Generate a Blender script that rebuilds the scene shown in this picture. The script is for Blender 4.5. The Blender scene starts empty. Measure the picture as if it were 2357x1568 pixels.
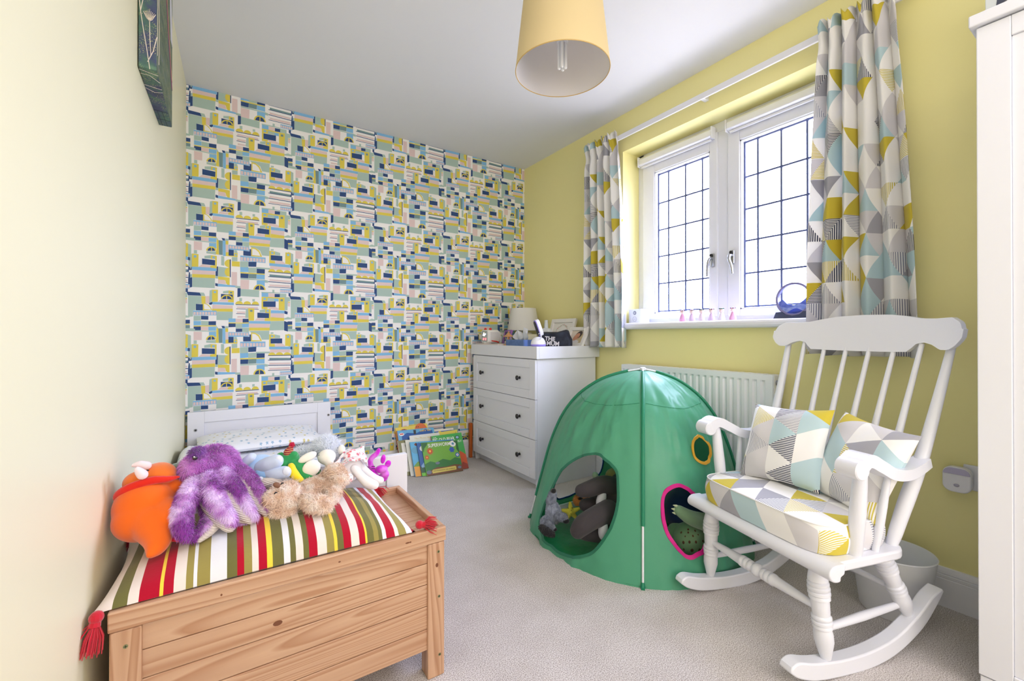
import bpy, math, random
import numpy as np
from mathutils import Vector, Matrix, noise as mnoise
from mathutils.geometry import delaunay_2d_cdt
random.seed(7); rng = np.random.default_rng(7)
SC = bpy.context.scene
COL = SC.collection

# ---------------------------------------------------------------- camera, sky, light, exposure
FPX, YAW, PITCH, CY, CH = 1002.5, math.radians(33.153), math.radians(0.2008), 768.15, 0.9659
cam = bpy.data.cameras.new('camera'); camo = bpy.data.objects.new('camera', cam); COL.objects.link(camo)
camo.location = (0, 0, CH); camo.rotation_euler = (math.pi / 2 + PITCH, 0, -YAW)
cam.sensor_width = 36; cam.sensor_fit = 'HORIZONTAL'; cam.lens = FPX / 2357 * 36
cam.shift_y = -(784 - CY) / 2357; cam.clip_start = 0.02; cam.clip_end = 200
SC.camera = camo
SC.view_settings.view_transform = 'Standard'; SC.view_settings.look = 'None'
SC.view_settings.gamma = 1; SC.view_settings.use_curve_mapping = False
SC.view_settings.exposure = 1.0
SC.cycles.use_denoising = True
SC.cycles.max_bounces = 10; SC.cycles.diffuse_bounces = 5; SC.cycles.transparent_max_bounces = 16
SC.cycles.caustics_reflective = False; SC.cycles.caustics_refractive = False
SC.cycles.sample_clamp_indirect = 6
wld = bpy.data.worlds.new('overcast_sky'); SC.world = wld; wld.use_nodes = True
bgn = wld.node_tree.nodes['Background']; bgn.inputs[0].default_value = (0.58, 0.72, 1.0, 1); bgn.inputs[1].default_value = 19.0

# below the horizon lies lawn and paving, dimmer than the overcast sky
_N = wld.node_tree.nodes; _L = wld.node_tree.links
_tc = _N.new('ShaderNodeTexCoord'); _sp = _N.new('ShaderNodeSeparateXYZ'); _mr = _N.new('ShaderNodeMapRange'); _mx = _N.new('ShaderNodeMix'); _mx.data_type = 'RGBA'
_mr.inputs[1].default_value = -0.03; _mr.inputs[2].default_value = 0.03
_mx.inputs[6].default_value = (0.26, 0.25, 0.27, 1); _mx.inputs[7].default_value = (0.62, 0.67, 1.0, 1)
_L.new(_tc.outputs['Generated'], _sp.inputs[0]); _L.new(_sp.outputs[2], _mr.inputs[0]); _L.new(_mr.outputs[0], _mx.inputs[0]); _L.new(_mx.outputs[2], bgn.inputs[0])

def area(name, loc, rot, sx, sy, power, col, portal=False, spread=math.pi):
    l = bpy.data.lights.new(name, 'AREA'); l.shape = 'RECTANGLE'; l.size = sx; l.size_y = sy
    l.energy = power; l.color = col; l.spread = spread
    if portal: l.cycles.is_portal = True
    o = bpy.data.objects.new(name, l); COL.objects.link(o); o.location = loc; o.rotation_euler = rot
    return o
area('window_portal', (2.36, 1.376, 1.58), (0, math.pi / 2, 0), 1.06, 1.2, 1, (1, 1, 1), True)
# unseen fill lamps added behind the camera to brighten and even out the room
area('rear_fill', (1.0, -2.35, 1.55), (math.radians(84), 0, 0), 2.0, 1.6, 27, (0.92, 0.87, 1.0))
area('ceiling_fill', (0.75, -0.6, 2.34), (0, 0, 0), 1.5, 1.4, 9, (0.92, 0.87, 1.0))

# ---------------------------------------------------------------- helpers
def lin(c):
    return tuple(((x / 255) / 12.92 if x / 255 <= 0.04045 else ((x / 255 + 0.055) / 1.055) ** 2.4) for x in c)
def rgba(c): return lin(c) + (1,)

def at(px, py, **k):
    """point on the plane X=, Y= or Z= seen at a photograph position (measuring aid for real-world coordinates)"""
    u = (px - 1178.5) / FPX; v = -(py - CY) / FPX
    F = math.cos(PITCH) - v * math.sin(PITCH); z = math.sin(PITCH) + v * math.cos(PITCH)
    d = Vector((F * math.sin(YAW) + u * math.cos(YAW), F * math.cos(YAW) - u * math.sin(YAW), z))
    (n, val), = k.items(); i = 'XYZ'.index(n); o = Vector((0, 0, CH))
    return o + d * ((val - o[i]) / d[i])

_m = {}
def mat(name, col, rough=0.6, metal=0.0, spec=0.5, sheen=0.0, bump=None, vary=None, emit=None, alpha=None, coat=0, trans=0):
    """principled material; bump=(scale,strength,dist); vary=(scale,colour2,lo,hi)"""
    if name in _m: return _m[name]
    m = bpy.data.materials.new(name); m.use_nodes = True; nt = m.node_tree; N = nt.nodes; L = nt.links
    b = N['Principled BSDF']
    b.inputs['Base Color'].default_value = rgba(col); b.inputs['Roughness'].default_value = rough
    b.inputs['Metallic'].default_value = metal; b.inputs['Specular IOR Level'].default_value = spec
    b.inputs['Sheen Weight'].default_value = sheen; b.inputs['Coat Weight'].default_value = coat
    tc = N.new('ShaderNodeTexCoord')
    if vary:
        nz = N.new('ShaderNodeTexNoise'); nz.inputs['Scale'].default_value = vary[0]; nz.inputs['Detail'].default_value = 3
        L.new(tc.outputs['Object'], nz.inputs['Vector'])
        r = N.new('ShaderNodeMapRange'); r.inputs[1].default_value = vary[2]; r.inputs[2].default_value = vary[3]
        L.new(nz.outputs[0], r.inputs[0])
        mx = N.new('ShaderNodeMix'); mx.data_type = 'RGBA'
        mx.inputs[6].default_value = rgba(col); mx.inputs[7].default_value = rgba(vary[1])
        L.new(r.outputs[0], mx.inputs[0]); L.new(mx.outputs[2], b.inputs['Base Color'])
    if bump:
        nz = N.new('ShaderNodeTexNoise'); nz.inputs['Scale'].default_value = bump[0]; nz.inputs['Detail'].default_value = 4
        L.new(tc.outputs['Object'], nz.inputs['Vector'])
        bp = N.new('ShaderNodeBump'); bp.inputs['Strength'].default_value = bump[1]; bp.inputs['Distance'].default_value = bump[2]
        L.new(nz.outputs[0], bp.inputs['Height']); L.new(bp.outputs[0], b.inputs['Normal'])
    if emit:
        b.inputs['Emission Color'].default_value = rgba(emit[0]); b.inputs['Emission Strength'].default_value = emit[1]
    if trans:
        t = N.new('ShaderNodeBsdfTranslucent'); t.inputs[0].default_value = rgba(col)
        ms = N.new('ShaderNodeMixShader'); ms.inputs[0].default_value = trans
        L.new(b.outputs[0], ms.inputs[1]); L.new(t.outputs[0], ms.inputs[2]); L.new(ms.outputs[0], N['Material Output'].inputs[0])
    _m[name] = m; return m

def clear_glass(name='clear_glass', tint=(255, 255, 255), refl=0.06):
    if name in _m: return _m[name]
    m = bpy.data.materials.new(name); m.use_nodes = True; N = m.node_tree.nodes; L = m.node_tree.links
    N.remove(N['Principled BSDF'])
    t = N.new('ShaderNodeBsdfTransparent'); t.inputs[0].default_value = rgba(tint)
    g = N.new('ShaderNodeBsdfGlossy'); g.inputs['Roughness'].default_value = 0.02
    ms = N.new('ShaderNodeMixShader'); ms.inputs[0].default_value = refl
    L.new(t.outputs[0], ms.inputs[1]); L.new(g.outputs[0], ms.inputs[2]); L.new(ms.outputs[0], N['Material Output'].inputs[0])
    _m[name] = m; return m

def tag(o, label=None, cat=None, group=None, kind=None):
    if label: o['label'] = label
    if cat: o['category'] = cat
    if group: o['group'] = group
    if kind: o['kind'] = kind
    return o

def empty(name, loc=(0, 0, 0), rz=0.0, label=None, cat=None, group=None, kind=None):
    o = bpy.data.objects.new(name, None); COL.objects.link(o); o.location = loc; o.rotation_euler = (0, 0, rz)
    o.empty_display_size = 0.05
    return tag(o, label, cat, group, kind)

class MB:
    def __init__(s): s.v = []; s.f = []; s.mi = []; s.k = 0; s.uv = {}
    def add(s, v, f, k=None):
        b = len(s.v); s.v += [tuple(p) for p in v]; s.f += [tuple(i + b for i in q) for q in f]
        s.mi += [s.k if k is None else k] * len(f); return s
    def box(s, a, b, k=None):
        x0, y0, z0 = (min(a[i], b[i]) for i in range(3)); x1, y1, z1 = (max(a[i], b[i]) for i in range(3))
        return s.add([(x0, y0, z0), (x1, y0, z0), (x1, y1, z0), (x0, y1, z0), (x0, y0, z1), (x1, y0, z1), (x1, y1, z1), (x0, y1, z1)],
                     [(0, 3, 2, 1), (4, 5, 6, 7), (0, 1, 5, 4), (1, 2, 6, 5), (2, 3, 7, 6), (3, 0, 4, 7)], k)
    def hexa(s, q0, q1, k=None):
        """two quads (same order) joined to a solid"""
        return s.add(list(q0) + list(q1), [(3, 2, 1, 0), (4, 5, 6, 7), (0, 1, 5, 4), (1, 2, 6, 5), (2, 3, 7, 6), (3, 0, 4, 7)], k)
    def tube(s, pts, rad, seg=12, k=None, cap=True, flat=1.0):
        pts = [Vector(p) for p in pts]; n = len(pts)
        if not hasattr(rad, '__len__'): rad = [rad] * n
        v = []; f = []
        up = Vector((0, 0, 1))
        prev = None
        for i, p in enumerate(pts):
            t = (pts[min(i + 1, n - 1)] - pts[max(i - 1, 0)]).normalized()
            if prev is None:
                a = up if abs(t.z) < 0.9 else Vector((1, 0, 0))
                x = t.cross(a).normalized()
            else:
                x = (prev - t * prev.dot(t)).normalized()
            prev = x; y = t.cross(x)
            for j in range(seg):
                an = 2 * math.pi * j / seg
                v.append(p + x * math.cos(an) * rad[i] + y * math.sin(an) * rad[i] * flat)
        for i in range(n - 1):
            for j in range(seg):
                a = i * seg + j; b = i * seg + (j + 1) % seg
                f.append((a, b, b + seg, a + seg))
        if cap:
            f.append(tuple(reversed(range(seg)))); f.append(tuple((n - 1) * seg + j for j in range(seg)))
        return s.add(v, f, k)
    def rod(s, p0, p1, prof, seg=16, k=None):
        """turned profile prof=[(t,r)] between two points"""
        p0 = Vector(p0); p1 = Vector(p1)
        return s.tube([p0.lerp(p1, t) for t, r in prof], [r for t, r in prof], seg, k)
    def ball(s, c, r, k=None, seg=16, ring=10, rot=None):
        if not hasattr(r, '__len__'): r = (r, r, r)
        M = rot if rot is not None else Matrix.Identity(3); c = Vector(c); v = []; f = []
        for i in range(ring + 1):
            th = math.pi * i / ring
            for j in range(seg):
                ph = 2 * math.pi * j / seg
                v.append(c + M @ Vector((r[0] * math.sin(th) * math.cos(ph), r[1] * math.sin(th) * math.sin(ph), r[2] * math.cos(th))))
        for i in range(ring):
            for j in range(seg):
                a = i * seg + j; b = i * seg + (j + 1) % seg
                f.append((a, a + seg, b + seg, b))
        return s.add(v, f, k)
    def prism(s, poly, fn, d, k=None):
        """extrude polygon: fn(u,v)->point, d = extrusion vector"""
        P = [Vector(fn(*p)) for p in poly]; d = Vector(d); n = len(P)
        f = [tuple(range(n)), tuple(reversed(range(n, 2 * n)))] + [(i, i + n, (i + 1) % n + n, (i + 1) % n) for i in range(n)]
        return s.add(P + [p + d for p in P], f, k)
    def grid(s, fn, nu, nv, k=None, uv=None):
        v = []; f = []; base = len(s.v)
        for i in range(nu + 1):
            for j in range(nv + 1):
                v.append(fn(i / nu, j / nv))
                if uv: s.uv[base + len(v) - 1] = uv(i / nu, j / nv)
        for i in range(nu):
            for j in range(nv):
                a = i * (nv + 1) + j
                f.append((a, a + nv + 1, a + nv + 2, a + 1))
        return s.add(v, f, k)
    def build(s, name, mats, parent=None, smooth=None, bevel=0, seg=2, fix=True, **tags):
        me = bpy.data.meshes.new(name); me.from_pydata(s.v, [], s.f)
        if not isinstance(mats, (list, tuple)): mats = [mats]
        for m in mats: me.materials.append(m)
        me.polygons.foreach_set('material_index', s.mi)
        if s.uv:
            ul = me.uv_layers.new(name='UVMap')
            for l in me.loops: ul.data[l.index].uv = s.uv.get(l.vertex_index, (0, 0))
        if fix:
            import bmesh
            bm = bmesh.new(); bm.from_mesh(me); bmesh.ops.recalc_face_normals(bm, faces=bm.faces); bm.to_mesh(me); bm.free()
        if smooth is not None:
            me.polygons.foreach_set('use_smooth', [True] * len(me.polygons))
            me.set_sharp_from_angle(angle=math.radians(smooth))
        o = bpy.data.objects.new(name, me); COL.objects.link(o)
        if parent is not None: o.parent = parent
        if bevel:
            b = o.modifiers.new('b', 'BEVEL'); b.width = bevel; b.segments = seg; b.limit_method = 'ANGLE'; b.angle_limit = math.radians(50)
            b.harden_normals = False
        tag(o, **tags); return o

def W2L(parent, p):
    """world to local of an unparented empty (location + z rotation)"""
    return parent_inv(parent) @ Vector(p)
def parent_inv(parent):
    return (Matrix.Translation(parent.location) @ parent.rotation_euler.to_matrix().to_4x4()).inverted()

def catmull(P, n=10):
    P = [Vector(p) for p in P]; P = [P[0] * 2 - P[1]] + P + [P[-1] * 2 - P[-2]]; out = []
    for i in range(1, len(P) - 2):
        for j in range(n):
            t = j / n; a, b, c, d = P[i - 1:i + 3]
            out.append(0.5 * ((2 * b) + (c - a) * t + (2 * a - 5 * b + 4 * c - d) * t * t + (3 * b - a - 3 * c + d) * t ** 3))
    out.append(P[-2]); return out

# ---- plush: solids fused by a voxel remesh, then smoothed
def ico(c, r, rot=None, sub=2):
    import bmesh
    key = sub
    if key not in ico.cache:
        bm = bmesh.new(); bmesh.ops.create_icosphere(bm, subdivisions=sub, radius=1)
        ico.cache[key] = ([v.co.copy() for v in bm.verts], [tuple(v.index for v in f.verts) for f in bm.faces]); bm.free()
    V, F = ico.cache[key]
    if not hasattr(r, '__len__'): r = (r, r, r)
    M = rot if rot is not None else Matrix.Identity(3); c = Vector(c)
    return [c + M @ Vector((v.x * r[0], v.y * r[1], v.z * r[2])) for v in V], F
ico.cache = {}
def R3(x=0, y=0, z=0):
    from mathutils import Euler
    return Euler((math.radians(x), math.radians(y), math.radians(z))).to_matrix()
def E(c, r, rot=None): return ('e', c, r, rot)
def T(pts, rad): return ('t', pts, rad)

def fused(prims, voxel=0.004, smooth=6):
    V = []; F = []
    def put(v, f):
        b = len(V); V.extend([tuple(p) for p in v]); F.extend([tuple(i + b for i in q) for q in f])
    for p in prims:
        if p[0] == 'e': put(*ico(p[1], p[2], p[3], 3))
        else:
            pts = catmull(p[1], 8) if len(p[1]) > 2 else [Vector(p[1][0]).lerp(Vector(p[1][1]), i / 10) for i in range(11)]
            n = len(pts); rr = p[2] if hasattr(p[2], '__len__') else [p[2]] * 2
            for i, q in enumerate(pts):
                r = float(np.interp(i / (n - 1), np.linspace(0, 1, len(rr)), rr)); put(*ico(q, r))
    me = bpy.data.meshes.new('tmp'); me.from_pydata(V, [], F)
    o = bpy.data.objects.new('tmp', me); COL.objects.link(o)
    m = o.modifiers.new('r', 'REMESH'); m.mode = 'VOXEL'; m.voxel_size = voxel; m.adaptivity = 0
    m = o.modifiers.new('s', 'SMOOTH'); m.factor = 0.5; m.iterations = smooth
    dg = bpy.context.evaluated_depsgraph_get()
    out = bpy.data.meshes.new_from_object(o.evaluated_get(dg))
    bpy.data.objects.remove(o); bpy.data.meshes.remove(me)
    return out

def add_fur(me, n, length, width, droop=(0, 0, -0.6), curl=0.5, seed=1):
    """scatter small tapering tufts of pile over a mesh (joined into the same mesh)"""
    r = np.random.default_rng(seed)
    nv = len(me.vertices); co = np.empty(nv * 3); me.vertices.foreach_get('co', co); co = co.reshape(-1, 3)
    polys = [tuple(p.vertices) for p in me.polygons]
    tri = []
    for p in polys:
        for i in range(1, len(p) - 1): tri.append((p[0], p[i], p[i + 1]))
    tri = np.array(tri); A, B, C = co[tri[:, 0]], co[tri[:, 1]], co[tri[:, 2]]
    nr = np.cross(B - A, C - A); ar = np.linalg.norm(nr, axis=1) + 1e-12; nn = nr / ar[:, None]
    idx = r.choice(len(tri), n, p=ar / ar.sum())
    u = r.random((n, 1)); v = r.random((n, 1)); fl = (u + v) > 1; u = np.where(fl, 1 - u, u); v = np.where(fl, 1 - v, v)
    P = A[idx] + (B - A)[idx] * u + (C - A)[idx] * v; Nn = nn[idx]
    D = np.array(droop)
    g = D - (Nn * D).sum(1)[:, None] * Nn
    j = r.normal(size=(n, 3)) * curl; j -= (Nn * j).sum(1)[:, None] * Nn
    t = g + j
    L = length * (0.6 + 0.8 * r.random((n, 1)))
    M1 = P + (Nn * 0.75 + t * 0.45) * L * 0.5
    M2 = P + (Nn * 0.75 + t * 1.1) * L
    sd = np.cross(Nn, r.normal(size=(n, 3))); sd /= np.linalg.norm(sd, axis=1)[:, None] + 1e-9; sd *= width
    base = P - Nn * 0.001
    V = np.stack([base - sd, base + sd, M1 + sd * 0.7, M1 - sd * 0.7, M2], 1).reshape(-1, 3)
    k = np.arange(n) * 5 + nv
    F = []
    q = np.stack([k, k + 1, k + 2, k + 3], 1).tolist(); tt = np.stack([k + 3, k + 2, k + 4], 1).tolist()
    allv = np.vstack([co, V]).tolist(); allf = polys + [tuple(x) for x in q] + [tuple(x) for x in tt]
    new = bpy.data.meshes.new(me.name); new.from_pydata(allv, [], allf); return new

def plush_part(name, prims, m, parent=None, voxel=0.004, smooth=6, fur=None, **tags):
    me = fused(prims, voxel, smooth)
    if fur: me = add_fur(me, *fur[:3], **(fur[3] if len(fur) > 3 else {}))
    me.name = name; me.materials.clear(); me.materials.append(m)
    me.polygons.foreach_set('use_smooth', [True] * len(me.polygons))
    o = bpy.data.objects.new(name, me); COL.objects.link(o)
    if parent is not None:
        o.parent = parent
        me.transform(parent_inv(parent)) if parent.type == 'EMPTY' else None
    tag(o, **tags); return o

# ---- lettering
def text_mesh(s, size, depth=0.0004, bold=0.0):
    c = bpy.data.curves.new('t', 'FONT'); c.body = s; c.size = size; c.extrude = depth; c.offset = bold
    c.align_x = 'CENTER'; c.align_y = 'CENTER'; c.resolution_u = 3
    o = bpy.data.objects.new('t', c); COL.objects.link(o)
    me = bpy.data.meshes.new_from_object(o.evaluated_get(bpy.context.evaluated_depsgraph_get()))
    bpy.data.objects.remove(o); bpy.data.curves.remove(c); return me
def lettering(name, s, m, org, ux, uy, width, height, parent=None, tilt=0.0, bold=0.0, **tags):
    """text fitted to width x height, centred at org, axes ux (reading) / uy (up)"""
    me = text_mesh(s, 1.0, 0.002, bold); v = np.empty(len(me.vertices) * 3); me.vertices.foreach_get('co', v); v = v.reshape(-1, 3)
    lo, hi = v.min(0), v.max(0); ux = Vector(ux).normalized(); uy = Vector(uy).normalized(); n = ux.cross(uy)
    v[:, 0] = (v[:, 0] - (lo[0] + hi[0]) / 2) * width / (hi[0] - lo[0]); v[:, 1] = (v[:, 1] - (lo[1] + hi[1]) / 2) * height / (hi[1] - lo[1])
    v[:, 2] *= 0.15
    c, s_ = math.cos(tilt), math.sin(tilt)
    for i, p in enumerate(v):
        a, b = p[0] * c - p[1] * s_, p[0] * s_ + p[1] * c
        me.vertices[i].co = Vector(org) + ux * a + uy * b + n * p[2]
    me.materials.clear(); me.materials.append(m)
    o = bpy.data.objects.new(name, me); COL.objects.link(o)
    if parent is not None: o.parent = parent
    tag(o, **tags); return o

# ---- frequently used materials
WHITE = mat('white_satin_paint', (230, 231, 236), 0.35, bump=(9, 0.03, 0.001))
WHITE2 = mat('white_foil_furniture', (226, 228, 234), 0.42)
UPVC = mat('white_window_plastic', (228, 230, 238), 0.3)
METAL = mat('brushed_steel', (170, 172, 178), 0.3, 1.0)
DARKMETAL = mat('dark_pewter', (78, 76, 80), 0.3, 1.0)
BLACK = mat('black_plastic', (22, 22, 26), 0.4)

def lattice_fabric(name, side=0.105, rot=0.0, seed=0.0, trans=0.0):
    """cotton printed with a lattice of triangles, some plain, some hatched"""
    m = bpy.data.materials.new(name); m.use_nodes = True; nt = m.node_tree; N = nt.nodes; L = nt.links; b = N['Principled BSDF']
    b.inputs['Roughness'].default_value = 0.85; b.inputs['Sheen Weight'].default_value = 0.15; b.inputs['Specular IOR Level'].default_value = 0.2
    def math_(op, a, c=None, d=None):
        n = N.new('ShaderNodeMath'); n.operation = op
        for i, x in enumerate((a, c, d)):
            if x is None: continue
            if isinstance(x, (int, float)): n.inputs[i].default_value = x
            else: L.new(x, n.inputs[i])
        return n.outputs[0]
    uvn = N.new('ShaderNodeUVMap'); uvn.uv_map = 'UVMap'
    mp = N.new('ShaderNodeMapping'); mp.inputs['Rotation'].default_value = (0, 0, rot); mp.inputs['Location'].default_value = (seed, seed * 0.37, 0)
    L.new(uvn.outputs[0], mp.inputs[0]); sp = N.new('ShaderNodeSeparateXYZ'); L.new(mp.outputs[0], sp.inputs[0])
    U, V = sp.outputs[0], sp.outputs[1]
    hh = side * 0.866
    j = math_('DIVIDE', V, hh); i = math_('SUBTRACT', math_('DIVIDE', U, side), math_('MULTIPLY', j, 0.5))
    fi = math_('FRACT', i); fj = math_('FRACT', j); up = math_('GREATER_THAN', math_('ADD', fi, fj), 1.0)
    cb = N.new('ShaderNodeCombineXYZ')
    L.new(math_('FLOOR', i), cb.inputs[0]); L.new(math_('FLOOR', j), cb.inputs[1]); L.new(up, cb.inputs[2])
    wn = N.new('ShaderNodeTexWhiteNoise'); wn.noise_dimensions = '3D'; L.new(cb.outputs[0], wn.inputs['Vector'])
    cr = N.new('ShaderNodeValToRGB'); cr.color_ramp.interpolation = 'CONSTANT'
    W_ = (244, 243, 240)
    stops = [(0, W_), (0.40, (186, 211, 216)), (0.52, (216, 214, 216)), (0.645, (170, 170, 178)), (0.70, (208, 190, 68)), (0.80, (52, 58, 84)), (0.88, (212, 197, 92)), (0.94, (150, 152, 166))]
    el = cr.color_ramp.elements
    for k, (p, c) in enumerate(stops):
        e = el[k] if k < 2 else el.new(p)
        e.position = p; e.color = rgba(c)
    L.new(wn.outputs['Value'], cr.inputs[0])
    # hatch: last three bands
    hat = math_('GREATER_THAN', wn.outputs['Value'], 0.80)
    s2 = N.new('ShaderNodeSeparateColor'); L.new(wn.outputs['Color'], s2.inputs[0])
    dirsel = math_('GREATER_THAN', s2.outputs[1], 0.5)
    w = math_('ADD', math_('MULTIPLY', dirsel, U), math_('MULTIPLY', math_('SUBTRACT', 1.0, dirsel), V))
    st = math_('GREATER_THAN', math_('FRACT', math_('MULTIPLY', w, 1 / 0.0062)), 0.52)
    msk = math_('MULTIPLY', hat, st)
    mx = N.new('ShaderNodeMix'); mx.data_type = 'RGBA'; mx.inputs[7].default_value = rgba(W_)
    L.new(msk, mx.inputs[0]); L.new(cr.outputs[0], mx.inputs[6]); L.new(mx.outputs[2], b.inputs['Base Color'])
    nz = N.new('ShaderNodeTexNoise'); nz.inputs['Scale'].default_value = 900; bp = N.new('ShaderNodeBump'); bp.inputs['Strength'].default_value = 0.15; bp.inputs['Distance'].default_value = 0.0005
    L.new(nz.outputs[0], bp.inputs['Height']); L.new(bp.outputs[0], b.inputs['Normal'])
    if trans:
        t = N.new('ShaderNodeBsdfTranslucent'); L.new(mx.outputs[2], t.inputs[0])
        ms = N.new('ShaderNodeMixShader'); ms.inputs[0].default_value = trans
        L.new(b.outputs[0], ms.inputs[1]); L.new(t.outputs[0], ms.inputs[2]); L.new(ms.outputs[0], N['Material Output'].inputs[0])
    return m

def pine(name, col, dark, axis=0, scale=1.0, seed=0.0):
    """softwood with long grain lines along one axis"""
    m = bpy.data.materials.new(name); m.use_nodes = True; nt = m.node_tree; N = nt.nodes; L = nt.links; b = N['Principled BSDF']
    b.inputs['Roughness'].default_value = 0.42
    tc = N.new('ShaderNodeTexCoord'); mp = N.new('ShaderNodeMapping')
    sc = [26.0 * scale] * 3; sc[axis] = 1.5 * scale; mp.inputs['Scale'].default_value = sc; mp.inputs['Location'].default_value = (seed, seed * 1.7, seed * 0.6)
    L.new(tc.outputs['Object'], mp.inputs[0])
    n1 = N.new('ShaderNodeTexNoise'); n1.inputs['Scale'].default_value = 0.45; n1.inputs['Detail'].default_value = 1; n1.inputs['Distortion'].default_value = 0.6
    L.new(mp.outputs[0], n1.inputs['Vector'])
    mu = N.new('ShaderNodeMath'); mu.operation = 'MULTIPLY'; mu.inputs[1].default_value = 15; L.new(n1.outputs[0], mu.inputs[0])
    fr = N.new('ShaderNodeMath'); fr.operation = 'FRACT'; L.new(mu.outputs[0], fr.inputs[0])
    cr = N.new('ShaderNodeValToRGB'); cr.color_ramp.elements[0].position = 0.0; cr.color_ramp.elements[0].color = rgba(col)
    cr.color_ramp.elements[1].position = 0.86; cr.color_ramp.elements[1].color = rgba(dark)
    e = cr.color_ramp.elements.new(0.45); e.color = rgba(tuple(int(a * 0.75 + c * 0.25) for a, c in zip(col, dark)))
    e = cr.color_ramp.elements.new(1.0); e.color = rgba(col)
    L.new(fr.outputs[0], cr.inputs[0])
    n2 = N.new('ShaderNodeTexNoise'); n2.inputs['Scale'].default_value = 5; n2.inputs['Detail'].default_value = 3; L.new(mp.outputs[0], n2.inputs['Vector'])
    mx = N.new('ShaderNodeMix'); mx.data_type = 'RGBA'; mx.blend_type = 'MULTIPLY'; mx.inputs[0].default_value = 0.16
    L.new(cr.outputs[0], mx.inputs[6]); L.new(n2.outputs[0], mx.inputs[7]); L.new(mx.outputs[2], b.inputs['Base Color'])
    return m

# ================================================================ the room
XR, YB, HC = 2.15, 3.096, 2.4
YF = -2.5
YELLOW = mat('yellow_wall_paint', (241, 233, 164), 0.55, bump=(160, 0.06, 0.0006))
YELLOW_GLARE = mat('glare_washed_yellow_paint', (234, 230, 196), 0.40, bump=(160, 0.05, 0.0006))  # same yellow paint as the right wall, glare washing it out mixed into the colour
CEIL = mat('ceiling_paint', (226, 228, 232), 0.7, bump=(160, 0.05, 0.0006))
def carpet():
    m = bpy.data.materials.new('beige_carpet'); m.use_nodes = True; N = m.node_tree.nodes; L = m.node_tree.links; b = N['Principled BSDF']
    b.inputs['Roughness'].default_value = 0.95; b.inputs['Sheen Weight'].default_value = 0.25; b.inputs['Specular IOR Level'].default_value = 0.1
    tc = N.new('ShaderNodeTexCoord')
    def noise(s, d=3, w=None):
        n = N.new('ShaderNodeTexNoise'); n.inputs['Scale'].default_value = s; n.inputs['Detail'].default_value = d; L.new(tc.outputs['Object'], n.inputs['Vector']); return n.outputs[0]
    cr = N.new('ShaderNodeValToRGB'); e = cr.color_ramp.elements
    e[0].position = 0.36; e[0].color = rgba((150, 140, 134)); e[1].position = 0.60; e[1].color = rgba((228, 223, 220))
    L.new(noise(330, 5), cr.inputs[0])
    mx = N.new('ShaderNodeMix'); mx.data_type = 'RGBA'; mx.blend_type = 'MULTIPLY'; mx.inputs[0].default_value = 1
    cr2 = N.new('ShaderNodeValToRGB'); e = cr2.color_ramp.elements; e[0].position = 0.3; e[0].color = (0.89, 0.88, 0.87, 1); e[1].position = 0.65; e[1].color = (1, 1, 1, 1)
    L.new(noise(7, 4), cr2.inputs[0]); L.new(cr.outputs[0], mx.inputs[6]); L.new(cr2.outputs[0], mx.inputs[7]); L.new(mx.outputs[2], b.inputs['Base Color'])
    bp = N.new('ShaderNodeBump'); bp.inputs['Strength'].default_value = 0.6; bp.inputs['Distance'].default_value = 0.003; L.new(noise(420, 5), bp.inputs['Height'])
    bp2 = N.new('ShaderNodeBump'); bp2.inputs['Strength'].default_value = 0.2; bp2.inputs['Distance'].default_value = 0.006; L.new(noise(30, 3), bp2.inputs['Height'])
    L.new(bp2.outputs[0], bp.inputs['Normal']); L.new(bp.outputs[0], b.inputs['Normal']); return m
m = MB()
m.grid(lambda u, v: (-0.45 + 3.0 * u, YF + (YB + 0.3 - YF) * v, 0.0), 2, 2)
fl = m.build('floor', carpet(), fix=True, kind='structure')
MB().box((-0.45, YF, -0.08), (2.6, YB + 0.3, -0.002)).build('floor_slab', CEIL, fl)
MB().box((-0.45, YF - 0.1, HC), (2.5, YB + 0.12, HC + 0.1)).build('ceiling', CEIL, kind='structure')
XLb, XLf = -0.2, -0.2 - 0.0155 * (YB - YF)
def xl(y): return XLb - 0.0155 * (YB - y)
m = MB(); m.hexa([(XLf - 0.1, YF, 0), (XLf, YF, 0), (xl(YB + .12), YB + 0.12, 0), (XLb - 0.1, YB + 0.12, 0)], [(XLf - 0.1, YF, HC), (XLf, YF, HC), (xl(YB + .12), YB + 0.12, HC), (XLb - 0.1, YB + 0.12, HC)])
m.build('wall_left', YELLOW_GLARE, kind='structure')
MB().box((-0.5, YF - 0.1, 0), (2.5, YF, HC)).build('wall_front', YELLOW, kind='structure')
# right wall with the window opening
OY0, OY1, OZ0, OZ1 = 0.78, 1.973, 1.002, 2.157
XO = 2.38
m = MB()
m.box((XR, YF, 0), (XO, OY0, HC)).box((XR, OY1, 0), (XO, YB + 0.12, HC)).box((XR, OY0, 0), (XO, OY1, OZ0)).box((XR, OY0, OZ1), (XO, OY1, HC))
m.build('wall_right', YELLOW, kind='structure')

# ---- wallpapered wall: the print is coloured paper shapes laid in the wall's own surface
WPC = {'W': (238, 236, 231), 'S': (170, 193, 181), 'N': (52, 78, 124), 'B': (131, 184, 220), 'Y': (221, 203, 84), 'P': (222, 199, 194), 'G': (118, 146, 147)}
codes = 'WSNBYPG'
WPM = [mat('wallpaper_' + c, WPC[c], 0.72, spec=0.25) for c in codes]
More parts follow.
